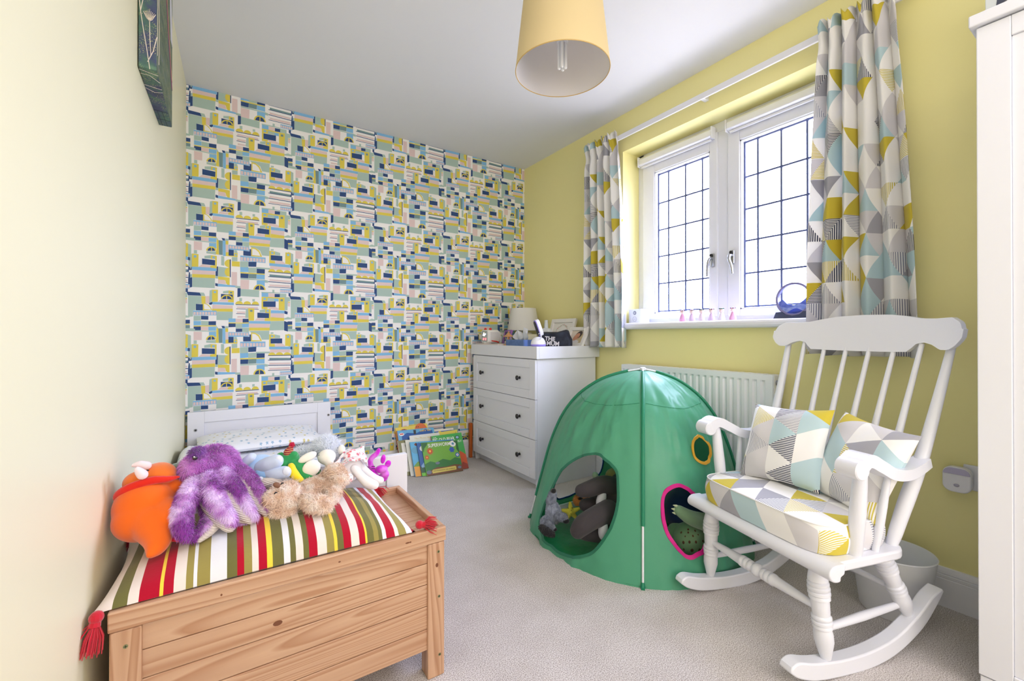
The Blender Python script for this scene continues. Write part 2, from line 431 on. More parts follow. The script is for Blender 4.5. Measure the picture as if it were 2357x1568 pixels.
# shapes of one repeat, coordinates in tenths of a millimetre-like units measured on the wall (A sheet); B sheet is offset
SH = []
def sA(c, *p): SH.append((c, [(p[i], p[i + 1]) for i in range(0, len(p), 2)], 0))
def sB(c, *p): SH.append((c, [(p[i], p[i + 1]) for i in range(0, len(p), 2)], 1))
def arch(c, cx, cy, rx, ry, tilt=0.0, lo=180, hi=360, sh=1, n=12):
    P = []
    for i in range(n + 1):
        a = math.radians(lo + (hi - lo) * i / n); x = math.cos(a) * rx; y = math.sin(a) * ry
        P.append((cx + x, cy + y + x * tilt))
    SH.append((c, P, sh))
sA('N', 52,62,104,62,102,108,52,106); sA('B', 104,62,445,110,445,157,104,108); sA('P', 108,106,428,157,428,208,108,165)
sA('Y', 108,165,428,207,428,253,108,210); sA('S', 108,210,424,253,420,390,108,345); sA('S', 55,170,105,165,105,210,55,215)
sA('N', 52,218,107,210,107,345,52,355); sA('N', 448,92,466,95,464,228,432,220,432,157,446,157); sA('S', 466,95,600,125,600,250,466,235)
sA('S', 432,220,465,228,465,262,430,255); sA('Y', 466,232,628,262,628,372,600,365,580,340,568,300,555,290,468,275)
arch('Y', 628, 66, 72, 56, 0.1, 90, 270, 0); arch('Y', 628, 186, 70, 66, 0.1, 90, 270, 0)
sA('N', 628,12,643,12,643,258,630,258); sA('P', 468,275,560,290,580,350,466,330); sA('B', 466,332,735,388,735,408,462,370)
sA('N', 428,320,464,332,462,370,428,358); sA('Y', 658,38,768,55,768,125,658,108); sA('S', 658,-20,735,-10,735,45,658,38)
sA('P', 655,187,730,197,730,385,655,372)
sA('S', 50,458,235,480,240,590,160,585,158,670,120,670,120,755,50,755); sA('N', 12,355,48,360,48,405,200,430,218,435,235,478,50,455,30,410,12,400)
sA('S', 210,430,270,440,290,485,235,480); sA('Y', 235,482,292,490,292,580,270,600,270,685,258,685,250,600,240,590)
sA('P', 292,490,345,492,345,600,292,585); sA('N', 160,585,256,598,256,683,160,672)
sA('Y', 258,580,290,585,330,610,365,650,385,690,258,683); sA('W', 272,592,310,607,350,647,370,683,275,670)
sA('S', 350,415,385,408,383,580,343,580); sA('Y', 385,408,465,418,463,583,383,578); sA('B', 407,430,438,433,438,460,407,457)
sA('S', 535,443,615,440,615,480,535,472); sA('Y', 612,440,687,453,685,612,605,600,607,570,668,560,668,500,612,490); sA('G', 632,460,662,463,662,487,632,484)
sA('N', 507,478,670,503,670,568,507,550); arch('Y', 588, 553, 80, 56, 0.1, 180, 360, 0); arch('N', 588, 555, 63, 42, 0.1, 180, 360, 0); sA('Y', 581,512,592,512,592,562,581,560)
sA('P', 463,583,500,553,607,570,605,600); sA('N', 345,585,388,578,388,605,370,618,343,608); sA('B', 388,578,685,615,685,650,388,612)
sA('P', 390,615,670,655,670,695,385,672); sA('Y', 385,672,670,697,670,740,440,715,385,700); sA('S', 445,717,670,740,665,857,445,835)
sA('B', 120,672,445,705,445,770,125,740)
for i in range(8):
    x = 127 + i * 40; sA('P', x, 692 + i * 3.6, x + 30, 695 + i * 3.6, x + 30, 738 + i * 3.6, x, 735 + i * 3.6)
sA('S', 127,745,230,755,230,820,127,815); sA('N', 232,755,332,768,332,820,232,808); sA('B', 127,818,230,828,230,885,127,880)
sA('S', 232,825,335,840,335,900,232,888); sA('N', 335,843,438,850,438,905,335,895); sA('Y', 127,882,440,908,440,922,127,895)
sA('N', 128,897,228,905,228,957,128,947); sA('P', 230,907,330,917,330,968,230,958); sA('B', 332,918,440,925,440,982,332,970)
sA('S', 0,910,125,920,127,947,440,985,440,998,0,945); sA('P', 128,965,242,980,240,1092,128,1085); sA('B', 340,990,440,998,440,1070,340,1050)
arch('Y', 370, 1100, 72, 62, 0.02, 180, 360, 0); arch('N', 370, 1101, 52, 46, 0.02, 180, 360, 0); sA('Y', 367,1055,378,1055,378,1104,367,1103)
sA('S', 302,1105,435,1110,435,1155,302,1135); sA('S', 440,905,470,952,443,950); sA('Y', 443,950,470,952,476,1155,432,1150,436,1100,443,1100)
sA('G', 470,952,527,960,527,1160,478,1155); sA('N', 512,922,555,928,565,958,528,955); sA('B', 527,955,568,960,570,1175,530,1170)
sA('Y', 568,960,607,965,607,1015,568,1012); sA('P', 568,1013,607,1017,607,1120,570,1120); sA('S', 560,930,610,935,610,962,568,960)
sA('B', 612,828,710,838,710,888,612,882); sB('P', -12,780,78,788,78,832,-12,828); sA('Y', 612,885,900,912,900,925,612,897)
sA('N', 612,897,710,907,710,955,612,950); sB('S', -12,845,72,852,72,910,-12,905); sB('N', 78,790,157,797,157,843,78,838)
sB('B', 72,852,158,858,158,905,72,902); sB('N', -10,908,72,915,72,958,-10,952); sB('S', 72,905,160,910,160,975,72,960)
sA('B', 610,1015,896,1050,896,1105,610,1085)
for i in range(7):
    x = 622 + i * 39; sA('P', x, 1027 + i * 4, x + 30, 1030 + i * 4, x + 30, 1068 + i * 4, x, 1065 + i * 4)
sA('Y', 570,1120,610,1120,610,1165,682,1172,685,1130,735,1133,735,1188,570,1172); sA('N', 610,1083,682,1090,682,1170,610,1165)
sA('B', 697,1145,722,1148,722,1168,697,1166); sA('S', 685,1092,725,1095,735,1133,685,1128)
sA('S', 28,988,65,1010,70,1150,100,1140,100,1325,52,1325,52,1180,20,1180); sA('Y', 0,985,22,990,22,1180,5,1170)
sA('N', 18,1178,52,1188,52,1228,18,1222); sA('S', 128,1088,172,1092,172,1140,128,1138)
sA('Y', 102,1137,193,1148,190,1322,98,1320); sA('B', 128,1160,163,1163,163,1195,128,1192); sA('S', 275,1170,365,1160,365,1210,275,1205)
sA('Y', 365,1162,447,1172,445,1345,357,1333,357,1305,425,1300,425,1218,362,1212); sA('B', 385,1178,420,1182,420,1210,385,1207)
sA('N', 242,1207,424,1230,422,1303,242,1285); sA('P', 192,1322,245,1288,357,1305,357,1333); sA('S', 507,1172,550,1178,550,1308,507,1300)
# sheet B
sB('B', 45,1082,372,1110,370,1180,45,1150)
for i in range(8):
    x = 50 + i * 40; sB('P', x, 1101 + i * 3.4, x + 30, 1104 + i * 3.4, x + 30, 1148 + i * 3.4, x, 1145 + i * 3.4)
sB('S', 45,45,150,60,150,135,45,122); sB('N', 152,63,257,75,253,137,152,125); sB('B', 47,122,152,135,152,195,47,185)
sB('S', 152,137,257,150,257,215,152,202); sB('N', 259,160,365,177,363,235,259,220); sB('Y', 47,185,363,237,363,250,47,200)
sB('N', 50,202,152,218,150,275,50,260); sB('G', 152,218,257,232,255,290,152,275); sB('B', 257,235,363,250,363,310,257,292)
sB('S', 50,262,150,277,363,315,405,330,405,357,363,350,363,325,50,280); sB('P', 50,285,162,300,158,418,48,402)
sB('B', 260,313,363,325,363,400,330,380,260,370)
sB('S', 52,403,292,440,290,532,50,495); arch('Y', 296, 438, 78, 72, 0.13, 180, 360, 1); arch('N', 297, 436, 60, 54, 0.13, 180, 360, 1); sB('Y', 291,380,302,382,302,444,291,442)
sB('N', 12,390,52,395,50,500,10,505); sB('S', -20,358,50,368,50,395,-12,385); sB('S', 253,140,430,170,430,190,365,180,253,160)
sB('S', 438,998,475,1000,475,1020,440,1022); sB('Y', 420,1022,490,1030,490,1075,440,1075,440,1145,492,1152,492,1190,418,1178); sB('B', 443,1037,472,1040,472,1062,443,1060)
sB('S', 490,1028,560,1050,560,1085,490,1078); sB('N', 438,1077,587,1090,587,1153,438,1142); sB('P', 492,1155,530,1150,587,1155,625,1185,625,1200,492,1188)
sB('S', 695,1050,728,1065,728,1340,718,1340,718,1215,695,1200); sB('Y', 627,1042,695,1050,695,1200,625,1190); sB('B', 648,1060,677,1063,677,1090,648,1088)
sB('B', 418,1180,695,1205,695,1240,420,1215); sB('N', 695,1205,717,1210,717,1245,693,1240); sB('P', 430,1215,688,1242,688,1275,430,1262)
arch('Y', 455, 1294, 47, 36, 0.08, 180, 360, 1); arch('Y', 552, 1302, 50, 38, 0.08, 180, 360, 1); arch('Y', 652, 1312, 50, 38, 0.08, 180, 360, 1); sB('N', 405,1290,705,1312,705,1321,405,1298)
sB('G', 422,1325,690,1350,690,1372,422,1352); sB('N', 405,1350,705,1373,705,1380,405,1358); sB('N', 690,1350,705,1352,705,1380,690,1376)
sB('P', 422,1388,690,1410,690,1430,420,1410); sB('N', 405,1415,715,1440,715,1449,405,1424); sB('N', 705,1380,717,1385,717,1455,700,1445)
sB('P', 422,1455,685,1468,685,1495,420,1478); sB('N', 405,1483,698,1500,698,1507,405,1490)
sB('B', 560,450,715,470,715,520,560,500)
for i in range(6):
    x = 563 + i * 26; sB('P', x, 462 + i * 3.4, x + 20, 465 + i * 3.4, x + 20, 496 + i * 3.4, x, 493 + i * 3.4)
sB('B', 322,470,408,485,408,540,322,528); sB('P', 410,490,490,505,490,548,408,540); sB('N', 490,508,557,515,557,557,490,550)
sB('S', 320,465,460,483,560,500,560,510,410,490,320,478); sB('S', 460,452,487,455,487,490,460,485); sB('S', 557,508,640,520,640,565,557,560)
sB('S', 397,548,485,565,485,600,397,590); sB('Y', 322,528,397,538,397,590,342,588,342,660,400,670,400,690,322,688); sB('B', 345,547,378,550,378,573,345,570)
sB('B', 485,567,540,572,540,610,485,602); sB('Y', 397,535,545,560,618,565,618,732,543,720,543,575,397,550); sB('G', 565,583,597,585,597,612,565,610)
sB('N', 342,590,503,605,503,677,342,660); sB('P', 385,665,503,680,543,700,543,725,430,700)
sB('S', 618,560,690,570,690,620,660,620,655,735,618,732); sB('P', 660,635,688,640,688,690,660,683); sB('Y', 660,625,688,627,688,640,660,635)
sB('S', 35,518,70,522,70,565,35,560); sB('S', 203,548,235,550,235,582,203,580)
arch('Y', 33, 598, 50, 40, 0.1, 180, 360, 1); arch('Y', 136, 610, 50, 40, 0.1, 180, 360, 1); arch('Y', 242, 622, 46, 40, 0.1, 180, 360, 1); sB('N', -10,596,290,628,290,637,-10,605)
sB('P', 5,625,275,657,272,680,5,645); sB('N', -6,650,285,683,285,690,-6,657); sB('P', 5,690,112,700,112,722,5,712); sB('N', -6,713,112,728,112,735,-6,720); sB('P', 10,748,112,760,112,778,10,770)
sB('S', 120,665,150,660,155,790,112,780); sB('Y', 150,660,228,670,225,828,155,822); sB('G', 173,683,205,687,205,712,173,708); sB('W', 228,720,265,728,265,795,228,808)
sB('S', 298,700,368,690,368,735,298,728); sB('Y', 370,690,438,700,435,852,362,843,362,810,418,812,418,745,370,740); sB('B', 387,705,415,708,415,730,387,728)
sB('N', 268,728,418,750,417,812,268,795); sB('P', 228,828,270,797,362,812,362,843)
sB('S', 437,855,612,868,612,985,422,972); sB('B', 160,825,437,855,435,888,160,858); sB('P', 162,860,427,888,427,935,162,912); sB('Y', 162,912,427,937,425,972,162,950)
sB('B', 440,713,617,735,617,770,440,752); sB('P', 440,752,612,770,612,832,440,802); sB('Y', 440,803,612,830,612,865,437,852); sB('N', 617,735,658,752,655,787,617,775)
sB('S', 160,955,422,975,418,1090,325,1082,300,1020,240,985,185,975); sB('N', 85,1020,165,1030,165,1000,185,1002,185,1090,85,1082)
sB('Y', 187,975,240,985,290,1020,327,1100,187,1092); sB('W', 200,992,240,1003,280,1037,303,1088,200,1078)
sB('N', 613,868,655,885,655,877,717,882,717,925,662,922,660,1008,613,990); sB('Y', 660,922,717,930,717,940,660,935); sB('G', 662,938,717,943,717,980,662,975)
sB('S', 660,975,770,990,770,1015,660,1005); sB('S', 660,820,712,840,712,855,612,850,612,835)
TW, TH = 0.5265, 0.5205
def to_wall(x, y, sheet):
    px, py = (425 + x / 6.03, 395 + y / 6.03) if sheet == 0 else (545 + x / 5.6, 395 + y / 5.6)
    p = at(px, py, Y=YB); return (p.x, p.z)
tile = [(codes.index(c), [to_wall(x, y, s) for x, y in P]) for c, P, s in SH]
def clip(P, lo, hi):
    for ax in (0, 1):
        for sgn, lim in ((1, lo[ax]), (-1, -hi[ax])):
            out = []
            for i in range(len(P)):
                a, b = P[i - 1], P[i]; da, db = sgn * a[ax] - lim, sgn * b[ax] - lim
                if (da >= 0) != (db >= 0):
                    t = da / (da - db); out.append((a[0] + (b[0] - a[0]) * t, a[1] + (b[1] - a[1]) * t))
                if db >= 0: out.append(b)
            P = out
            if len(P) < 3: return []
    return P
m = MB(); m.box((-0.5, YB, 0), (2.5, YB + 0.12, HC), 0)
placed = []
for iz in range(-3, 5):
    for ix in range(-1, 6):
        for k, (mi, P) in enumerate(tile):
            Q = [(x + ix * TW, z + iz * TH) for x, z in P]
            Q = clip(Q, (XLb - 0.03, 0.0), (XR + 0.02, HC))
            if Q: placed.append((mi, Q, k))
placed.sort(key=lambda t: t[2])
boxes = []
cell = {}
for mi, Q, k in placed:
    xs = [q[0] for q in Q]; zs = [q[1] for q in Q]; bb = (min(xs), max(xs), min(zs), max(zs)); ly = 1
    cells = [(i, j) for i in range(int(bb[0] / .2) - 2, int(bb[1] / .2) + 2) for j in range(int(bb[2] / .2) - 1, int(bb[3] / .2) + 2)]
    for c in cells:
        for ob, ol in cell.get(c, ()):
            if ol >= ly and ob[0] < bb[1] - 1e-3 and ob[1] > bb[0] + 1e-3 and ob[2] < bb[3] - 1e-3 and ob[3] > bb[2] + 1e-3: ly = ol + 1
    ly = min(ly, 14)
    for c in cells: cell.setdefault(c, []).append((bb, ly))
    y = YB - 0.00012 * ly
    n = len(Q); ar = sum(Q[i - 1][0] * Q[i][1] - Q[i][0] * Q[i - 1][1] for i in range(n))
    idx = range(n) if ar > 0 else reversed(range(n))
    b = len(m.v); m.v += [(x, y, z) for x, z in Q]; m.f.append(tuple(b + i for i in idx)); m.mi.append(mi)
m.build('wall_back', WPM, fix=False, kind='structure')

# ---- skirting boards
def skirting(name, p0, p1, out):
    p0 = Vector(p0); p1 = Vector(p1); out = Vector(out)
    prof = [(0, 0), (.016, 0), (.016, .098), (.0135, .1005), (.016, .103), (.016, .112), (.012, .1145), (.0145, .117), (.0125, .126), (.008, .136), (0, .137)]
    m = MB(); v = [p0 + out * a + Vector((0, 0, b)) for a, b in prof] + [p1 + out * a + Vector((0, 0, b)) for a, b in prof]; n = len(prof)
    m.add(v, [tuple(range(n)), tuple(reversed(range(n, 2 * n)))] + [(i, (i + 1) % n, (i + 1) % n + n, i + n) for i in range(n)])
    m.build(name, WHITE, kind='structure')
skirting('baseboard_right', (XR, YF, 0), (XR, YB - .016, 0), (-1, 0, 0))
skirting('baseboard_back', (XLb, YB - .0015, 0), (XR, YB - .0015, 0), (0, -1, 0))
skirting('baseboard_left', (XLf, YF, 0), (XLb, YB - .016, 0), (1, 0, 0))

# ---- window: frame, two casements, leaded panes, handles, sill
win = empty('window_1', (2.30, 1.376, 1.05), kind='structure')
iv = parent_inv(win)
def wb(name, parts, mt, bevel=0.003, parent=win, **t):
    m = MB()
    for a, b in parts:
        m.box(iv @ Vector(a), iv @ Vector(b))
    return m.build(name, mt, parent, bevel=bevel, **t)
XW = 2.30; Z0, Z1 = 1.042, 2.157
wb('window_frame', [((XW, OY0, Z0), (XW + .07, OY0 + .047, Z1)), ((XW, OY1 - .047, Z0), (XW + .07, OY1, Z1)), ((XW, OY0, Z0), (XW + .07, OY1, Z0 + .03)), ((XW, OY0, Z1 - .055), (XW + .07, OY1, Z1)),
    ((XW, 1.344, Z0 + .03), (XW + .07, 1.410, Z1 - .055))], UPVC)
LEAD = mat('grey_window_lead', (70, 80, 120), 0.5, 0.0)
for (ya, yb, ga, gb, vs) in ((1.408, 1.928, 1.454, 1.838 + .045, (1.797, 1.682, 1.565, 1.51)[:3]), (0.827, 1.346, 0.877, 1.281, (1.201, 1.086, 0.969))):
    pass
def casement(name, ya, yb, ga, gb, vs, hy, hside):
    z0, z1, g0, g1 = Z0 + .026, Z1 - .052, 1.105, 2.010
    c = wb('casement', [((XW - .012, ya, z0), (XW + .05, ga, z1)), ((XW - .012, gb, z0), (XW + .05, yb, z1)), ((XW - .012, ga, z0), (XW + .05, gb, g0)), ((XW - .012, ga, g1), (XW + .05, gb, z1))], UPVC, 0.004)
    m = MB()
    for d, x in ((.010, XW + .004), ):   # inner glazing bead
        m.box(iv @ Vector((XW - .006, ga, g0)), iv @ Vector((XW + .02, ga + .007, g1))); m.box(iv @ Vector((XW - .006, gb - .007, g0)), iv @ Vector((XW + .02, gb, g1)))
        m.box(iv @ Vector((XW - .006, ga, g0)), iv @ Vector((XW + .02, gb, g0 + .007))); m.box(iv @ Vector((XW - .006, ga, g1 - .007)), iv @ Vector((XW + .02, gb, g1)))
    m.build('glazing_bead', UPVC, c)
    MB().box(iv @ Vector((XW + .022, ga, g0)), iv @ Vector((XW + .026, gb, g1))).build('pane', clear_glass(), c)
    m = MB()
    def strip(a, b): m.box(iv @ Vector(a), iv @ Vector(b))
    for y in list(vs) + [ga + .011, gb - .011]: strip((XW + .0195, y - .0046, g0), (XW + .0285, y + .0046, g1))
    for z in (1.296, 1.47, 1.64, 1.812, 1.119, 1.998): strip((XW + .0193, ga, z - .0042), (XW + .0287, gb, z + .0042))
    m.build('leading', LEAD, c)
    # handle on the stile
    hz = 1.385
    m = MB(); m.box(iv @ Vector((XW - .022, hy - .011, hz - .035)), iv @ Vector((XW - .012, hy + .011, hz + .04)))
    hb = m.build('window_handle', METAL, c, bevel=.004)
    P = [(XW - .024, hy, hz + .012), (XW - .045, hy, hz + .008), (XW - .055, hy + .003 * hside, hz - .012), (XW - .050, hy + .012 * hside, hz - .045), (XW - .046, hy + .016 * hside, hz - .09)]
    m = MB(); m.tube([iv @ p for p in catmull(P, 6)], list(np.linspace(.010, .0065, 25)), 10)
    m.build('lever', METAL, hb, smooth=50)
    m = MB(); m.tube([iv @ Vector((XW - .024, hy, hz + .028)), iv @ Vector((XW - .034, hy, hz + .028))], .008, 14); m.build('lock', BLACK, hb, smooth=40)
casement('left', 1.408, 1.928, 1.454, 1.838, (1.752, 1.631, 1.519), 1.432, 1)
casement('right', 0.827, 1.346, 0.897, 1.281, (1.201, 1.086, 0.969), 1.318, -1)
m = MB()
prof = [(2.30, Z0), (2.112, Z0), (2.104, Z0 - .005), (2.100, Z0 - .014), (2.100, Z0 - .026), (2.104, Z0 - .035), (2.112, Z0 - .040), (2.30, Z0 - .040)]
def sill_pts(y0, y1):
    n = len(prof); v = [(x, y0, z) for x, z in prof] + [(x, y1, z) for x, z in prof]
    return v, [tuple(range(n)), tuple(reversed(range(n, 2 * n)))] + [(i, (i + 1) % n, (i + 1) % n + n, i + n) for i in range(n)]
m.add(*sill_pts(OY0 + .0005, OY1 - .0005))
# horns past the opening
prof = [(2.1495, Z0)] + prof[1:7] + [(2.1495, Z0 - .040)]
m.add(*sill_pts(OY0 - .03, OY0 + .001)); m.add(*sill_pts(OY1 - .001, OY1 + .02))
m.build('trim_1', WHITE, kind='structure')   # window board
for ya, yb in ((1.425, 1.935), (0.83, 1.335)):
    t = empty('roller_blind', (XW - .02, (ya + yb) / 2, 2.10), label='rolled-up white roller blind cassette over the ' + ('handle-side casement nearer the chest of drawers' if ya > 1.4 else 'casement beside the long curtain'), cat='blind', group='roller blinds')
    i2 = parent_inv(t); m = MB()
    m.prism([(-.028, -.022), (-.004, -.03), (.016, -.03), (.016, .028), (-.012, .028), (-.026, .012)], lambda a, b: i2 @ Vector((XW - .02 + a, ya, 2.100 + b)), (0, yb - ya, 0)); m.build('cassette', UPVC, t, bevel=.003)
    for p_, q_ in ((ya - .006, ya - .0005), (yb + .0005, yb + .006)):
        m = MB(); m.box(i2 @ Vector((XW - .05, p_, 2.066)), i2 @ Vector((XW - .004, q_, 2.132))); m.build('end_cap', WHITE, t, bevel=.002)
    m = MB(); m.box(i2 @ Vector((XW - .032, ya + .01, 2.058)), i2 @ Vector((XW - .02, yb - .01, 2.070))); m.build('bottom_bar', WHITE, t, bevel=.002)

# ================================================================ large furniture
# ---- wooden toy chest
PINE = [pine('pine_' + str(i), (206, 168, 136), (180, 134, 100), 0, 1.0, i * 3.3) for i in range(5)]
PINEV = pine('pine_upright', (206, 166, 134), (176, 130, 96), 2, 1.1, 9.0)
PINEY = pine('pine_cross', (212, 176, 144), (190, 146, 112), 1, 1.0, 4.0)
CX0, CX1, CY0, CY1 = -0.196, 0.524, 1.146, 1.552
ch = empty('toy_chest', ((CX0 + CX1) / 2, (CY0 + CY1) / 2, 0), label='pine toy chest with planked front and tray lid', cat='chest')
ic = parent_inv(ch)
def cb(name, a, b, mt, bevel=0.002, parent=ch, **t):
    return MB().box(ic @ Vector(a), ic @ Vector(b)).build(name, mt, parent, bevel=bevel, **t)
for x0 in (CX0 + .002, CX1 - .053):
    for y0 in (CY0 + .004, CY1 - .054):
        cb('leg', (x0, y0, 0), (x0 + .05, y0 + .05, .378), PINEV, .003)
zs = [.079, .139, .203, .264, .323, .376]
for i in range(5):
    cb('plank', (CX0 + .05, CY0 + .012, zs[i] + .0008), (CX1 - .05, CY0 + .030, zs[i + 1] - .0008), PINE[i], .0018)
    cb('side_plank', (CX1 - .023, CY0 + .054, zs[i] + .0008), (CX1 - .008, CY1 - .054, zs[i + 1] - .0008), PINEY, .0018)
    cb('side_plank', (CX0 + .008, CY0 + .054, zs[i] + .0008), (CX0 + .023, CY1 - .054, zs[i + 1] - .0008), PINEY, .0018)
cb('back_board', (CX0 + .05, CY1 - .03, .079), (CX1 - .05, CY1 - .012, .376), PINE[2])
cb('base_board', (CX0 + .03, CY0 + .032, .08), (CX1 - .03, CY1 - .032, .092), PINE[1])
lid = cb('lid', (CX0 + .014, CY0 + .016, .384), (CX1 - .014, CY1 - .014, .400), PINE[0], .001)
cb('lid_rail', (CX0, CY0, .380), (CX1, CY0 + .018, .4205), PINE[3], .003, lid)
cb('lid_rail', (CX0, CY1 - .016, .380), (CX1, CY1, .4205), PINE[4], .003, lid)
cb('lid_rail', (CX0, CY0 + .0185, .380), (CX0 + .016, CY1 - .0165, .4205), PINEY, .003, lid)
cb('lid_rail', (CX1 - .016, CY0 + .0185, .380), (CX1, CY1 - .0165, .4205), PINEY, .003, lid)
SCREW = mat('brassy_screw', (150, 152, 110), 0.35, 0.9)
for x, z in ((CX0 + .027, .345), (CX0 + .027, .19), (CX1 - .022, .352), (CX1 - .020, .225), (CX1 - .018, .06)):
    m = MB(); p = ic @ Vector((x, CY0 + .0035, z)); m.tube([p, p + Vector((0, .004, 0))], .0042, 14)
    s_ = m.build('screw', SCREW, ch, smooth=40)
    m = MB(); m.box(p + Vector((-.0028, -.0004, -.0005)), p + Vector((.0028, .001, .0005))); m.box(p + Vector((-.0005, -.0004, -.0028)), p + Vector((.0005, .001, .0028))); m.build('slot', BLACK, s_)
KNOT = mat('pine_knot', (112, 66, 40), 0.6)
for x, z, a, b in ((.4975, .315, .004, .006), (.41, .402, .006, .0022), (.418, .402, .003, .002), (.235, .4005, .003, .0018), (-.01, .398, .002, .0025), (.10, .290, .010, .006)):
    y = CY0 - .0004 if z > .38 else (CY0 + .0036 if x > .46 else CY0 + .0116)
    P = [(math.cos(t * .52) * a, math.sin(t * .52) * b) for t in range(12)]
    m = MB(); m.prism(P, lambda u, v: ic @ Vector((x + u, y, z + v)), (0, .001, 0)); m.build('wood_knot', KNOT, ch)

# ---- striped seat cushion lying on the chest
STR = [(80, 'C'), (160, 'D'), (240, 'C'), (300, 'R'), (410, 'Y'), (430, 'R'), (485, 'C'), (550, 'O'), (590, 'L'), (610, 'O'), (680, 'L'), (770, 'D'), (825, 'R'), (862, 'O'), (905, 'C'), (940, 'R'), (985, 'Y'), (1015, 'D'), (1075, 'L'), (1110, 'D'), (1140, 'C'), (1180, 'D'), (1210, 'R'), (1255, 'C'), (1305, 'O'), (1345, 'Y'), (1362, 'D'), (1395, 'R'), (1435, 'C'), (1478, 'R'), (1510, 'Y'), (1520, 'D'), (1555, 'O'), (1580, 'D'), (1600, 'L'), (1620, 'R'), (1665, 'C'), (1685, 'O'), (1725, 'L'), (1755, 'R'), (1790, 'C')]
SCOL = {'C': (226, 216, 208), 'L': (222, 224, 230), 'D': (108, 106, 58), 'O': (150, 138, 74), 'R': (172, 4, 40), 'Y': (240, 208, 70)}
def stripe_material():
    m = bpy.data.materials.new('striped_cotton'); m.use_nodes = True; N = m.node_tree.nodes; L = m.node_tree.links; b = N['Principled BSDF']
    b.inputs['Roughness'].default_value = 0.85; b.inputs['Sheen Weight'].default_value = .2; b.inputs['Specular IOR Level'].default_value = .2
    uvn = N.new('ShaderNodeUVMap'); uvn.uv_map = 'UVMap'; sp = N.new('ShaderNodeSeparateXYZ'); L.new(uvn.outputs[0], sp.inputs[0])
    xs = [(at(200 + p / 2.347, 1300, Y=1.17).x + .215) / .655 for p, c in STR]
    cur = None
    for (u, (p, c)) in zip(xs, STR):
        if cur is None:
            cur = N.new('ShaderNodeRGB'); cur.outputs[0].default_value = rgba(SCOL[c]); cur = cur.outputs[0]; continue
        g = N.new('ShaderNodeMath'); g.operation = 'GREATER_THAN'; g.inputs[1].default_value = u; L.new(sp.outputs[0], g.inputs[0])
        mx = N.new('ShaderNodeMix'); mx.data_type = 'RGBA'; L.new(g.outputs[0], mx.inputs[0]); L.new(cur, mx.inputs[6]); mx.inputs[7].default_value = rgba(SCOL[c]); cur = mx.outputs[2]
    L.new(cur, b.inputs['Base Color'])
    nz = N.new('ShaderNodeTexNoise'); nz.inputs['Scale'].default_value = 60; bp = N.new('ShaderNodeBump'); bp.inputs['Strength'].default_value = .2; bp.inputs['Distance'].default_value = .002
    L.new(nz.outputs[0], bp.inputs['Height']); L.new(bp.outputs[0], b.inputs['Normal']); return m
cu = empty('seat_cushion', (.108, 1.345, .40), label='long cushion with red, olive, yellow and cream stripes on the toy chest', cat='cushion')
iu = parent_inv(cu)
def pillow_mesh(w, d, hgt, hb, pin=0.03, n=36, nz=1.0, seed=0, sag=None, edge=0.0):
    """soft closed cushion centred on origin, returns MB with uv in metres or 0..1"""
    m = MB()
    def f(sign):
        def g(u, v):
            a = 2 * u - 1; b = 2 * v - 1
            k = max(0.0, (1 - abs(a) ** 2.6)) ** .5 * max(0.0, (1 - abs(b) ** 2.6)) ** .5
            x = a * (w / 2) * (1 - pin * (1 - b * b) * abs(a) ** 3); y = b * (d / 2) * (1 - pin * (1 - a * a) * abs(b) ** 3)
            wr = mnoise.noise(Vector((x * 14 + seed, y * 14, seed))) * .006 * nz
            h_ = (hgt if sign > 0 else -hb) * k + (wr * k if sign > 0 else 0)
            if sag: h_ += sag(x, y) * k
            return (x, y, h_ + edge * 0)
        return g
    return m, f
m, f = pillow_mesh(.655, .385, .072, .020, .05, nz=1.3, seed=3)
uvf = lambda u, v: (u, v)
LZ = .024
m.grid(lambda u, v: Vector(f(1)(u, v)) + Vector((0, 0, LZ)), 60, 36, uv=uvf); m.grid(lambda u, v: Vector(f(-1)(u, v)) + Vector((0, 0, LZ)), 60, 36, uv=uvf)
m.build('cushion_cover', stripe_material(), cu, smooth=80, fix=True)
REDT = mat('red_tassel_yarn', (190, 12, 40), 0.9, sheen=.4)
def tassel(c, d, ln, seed):
    c = iu @ Vector(c); d = Vector(d).normalized(); r_ = random.Random(seed); m = MB()
    m.ball(c, .012, seg=12, ring=8); m.tube([c + d * .008, c + d * .016], [.009, .010], 10)
    for i in range(70):
        j = Vector((r_.gauss(0, 1), r_.gauss(0, 1), r_.gauss(0, 1))); j -= d * j.dot(d)
        a = c + d * .012 + j * .003; L_ = ln * r_.uniform(.75, 1.05)
        m.tube([a, a + d * L_ * .5 + j * .006, a + d * L_ + j * .0075 + Vector((0, 0, -.004))], [.0011, .0011, .0007], 4)
    m.build('tassel', REDT, cu)
tassel((-.212, 1.150, .418), (-.15, -.25, -1), .05, 1); tassel((.452, 1.166, .434), (1, -.35, -.12), .035, 2); tassel((.428, 1.535, .438), (.5, -.25, -.7), .032, 3)
tassel((-.215, 1.53, .43), (-.2, .5, -.6), .03, 4)

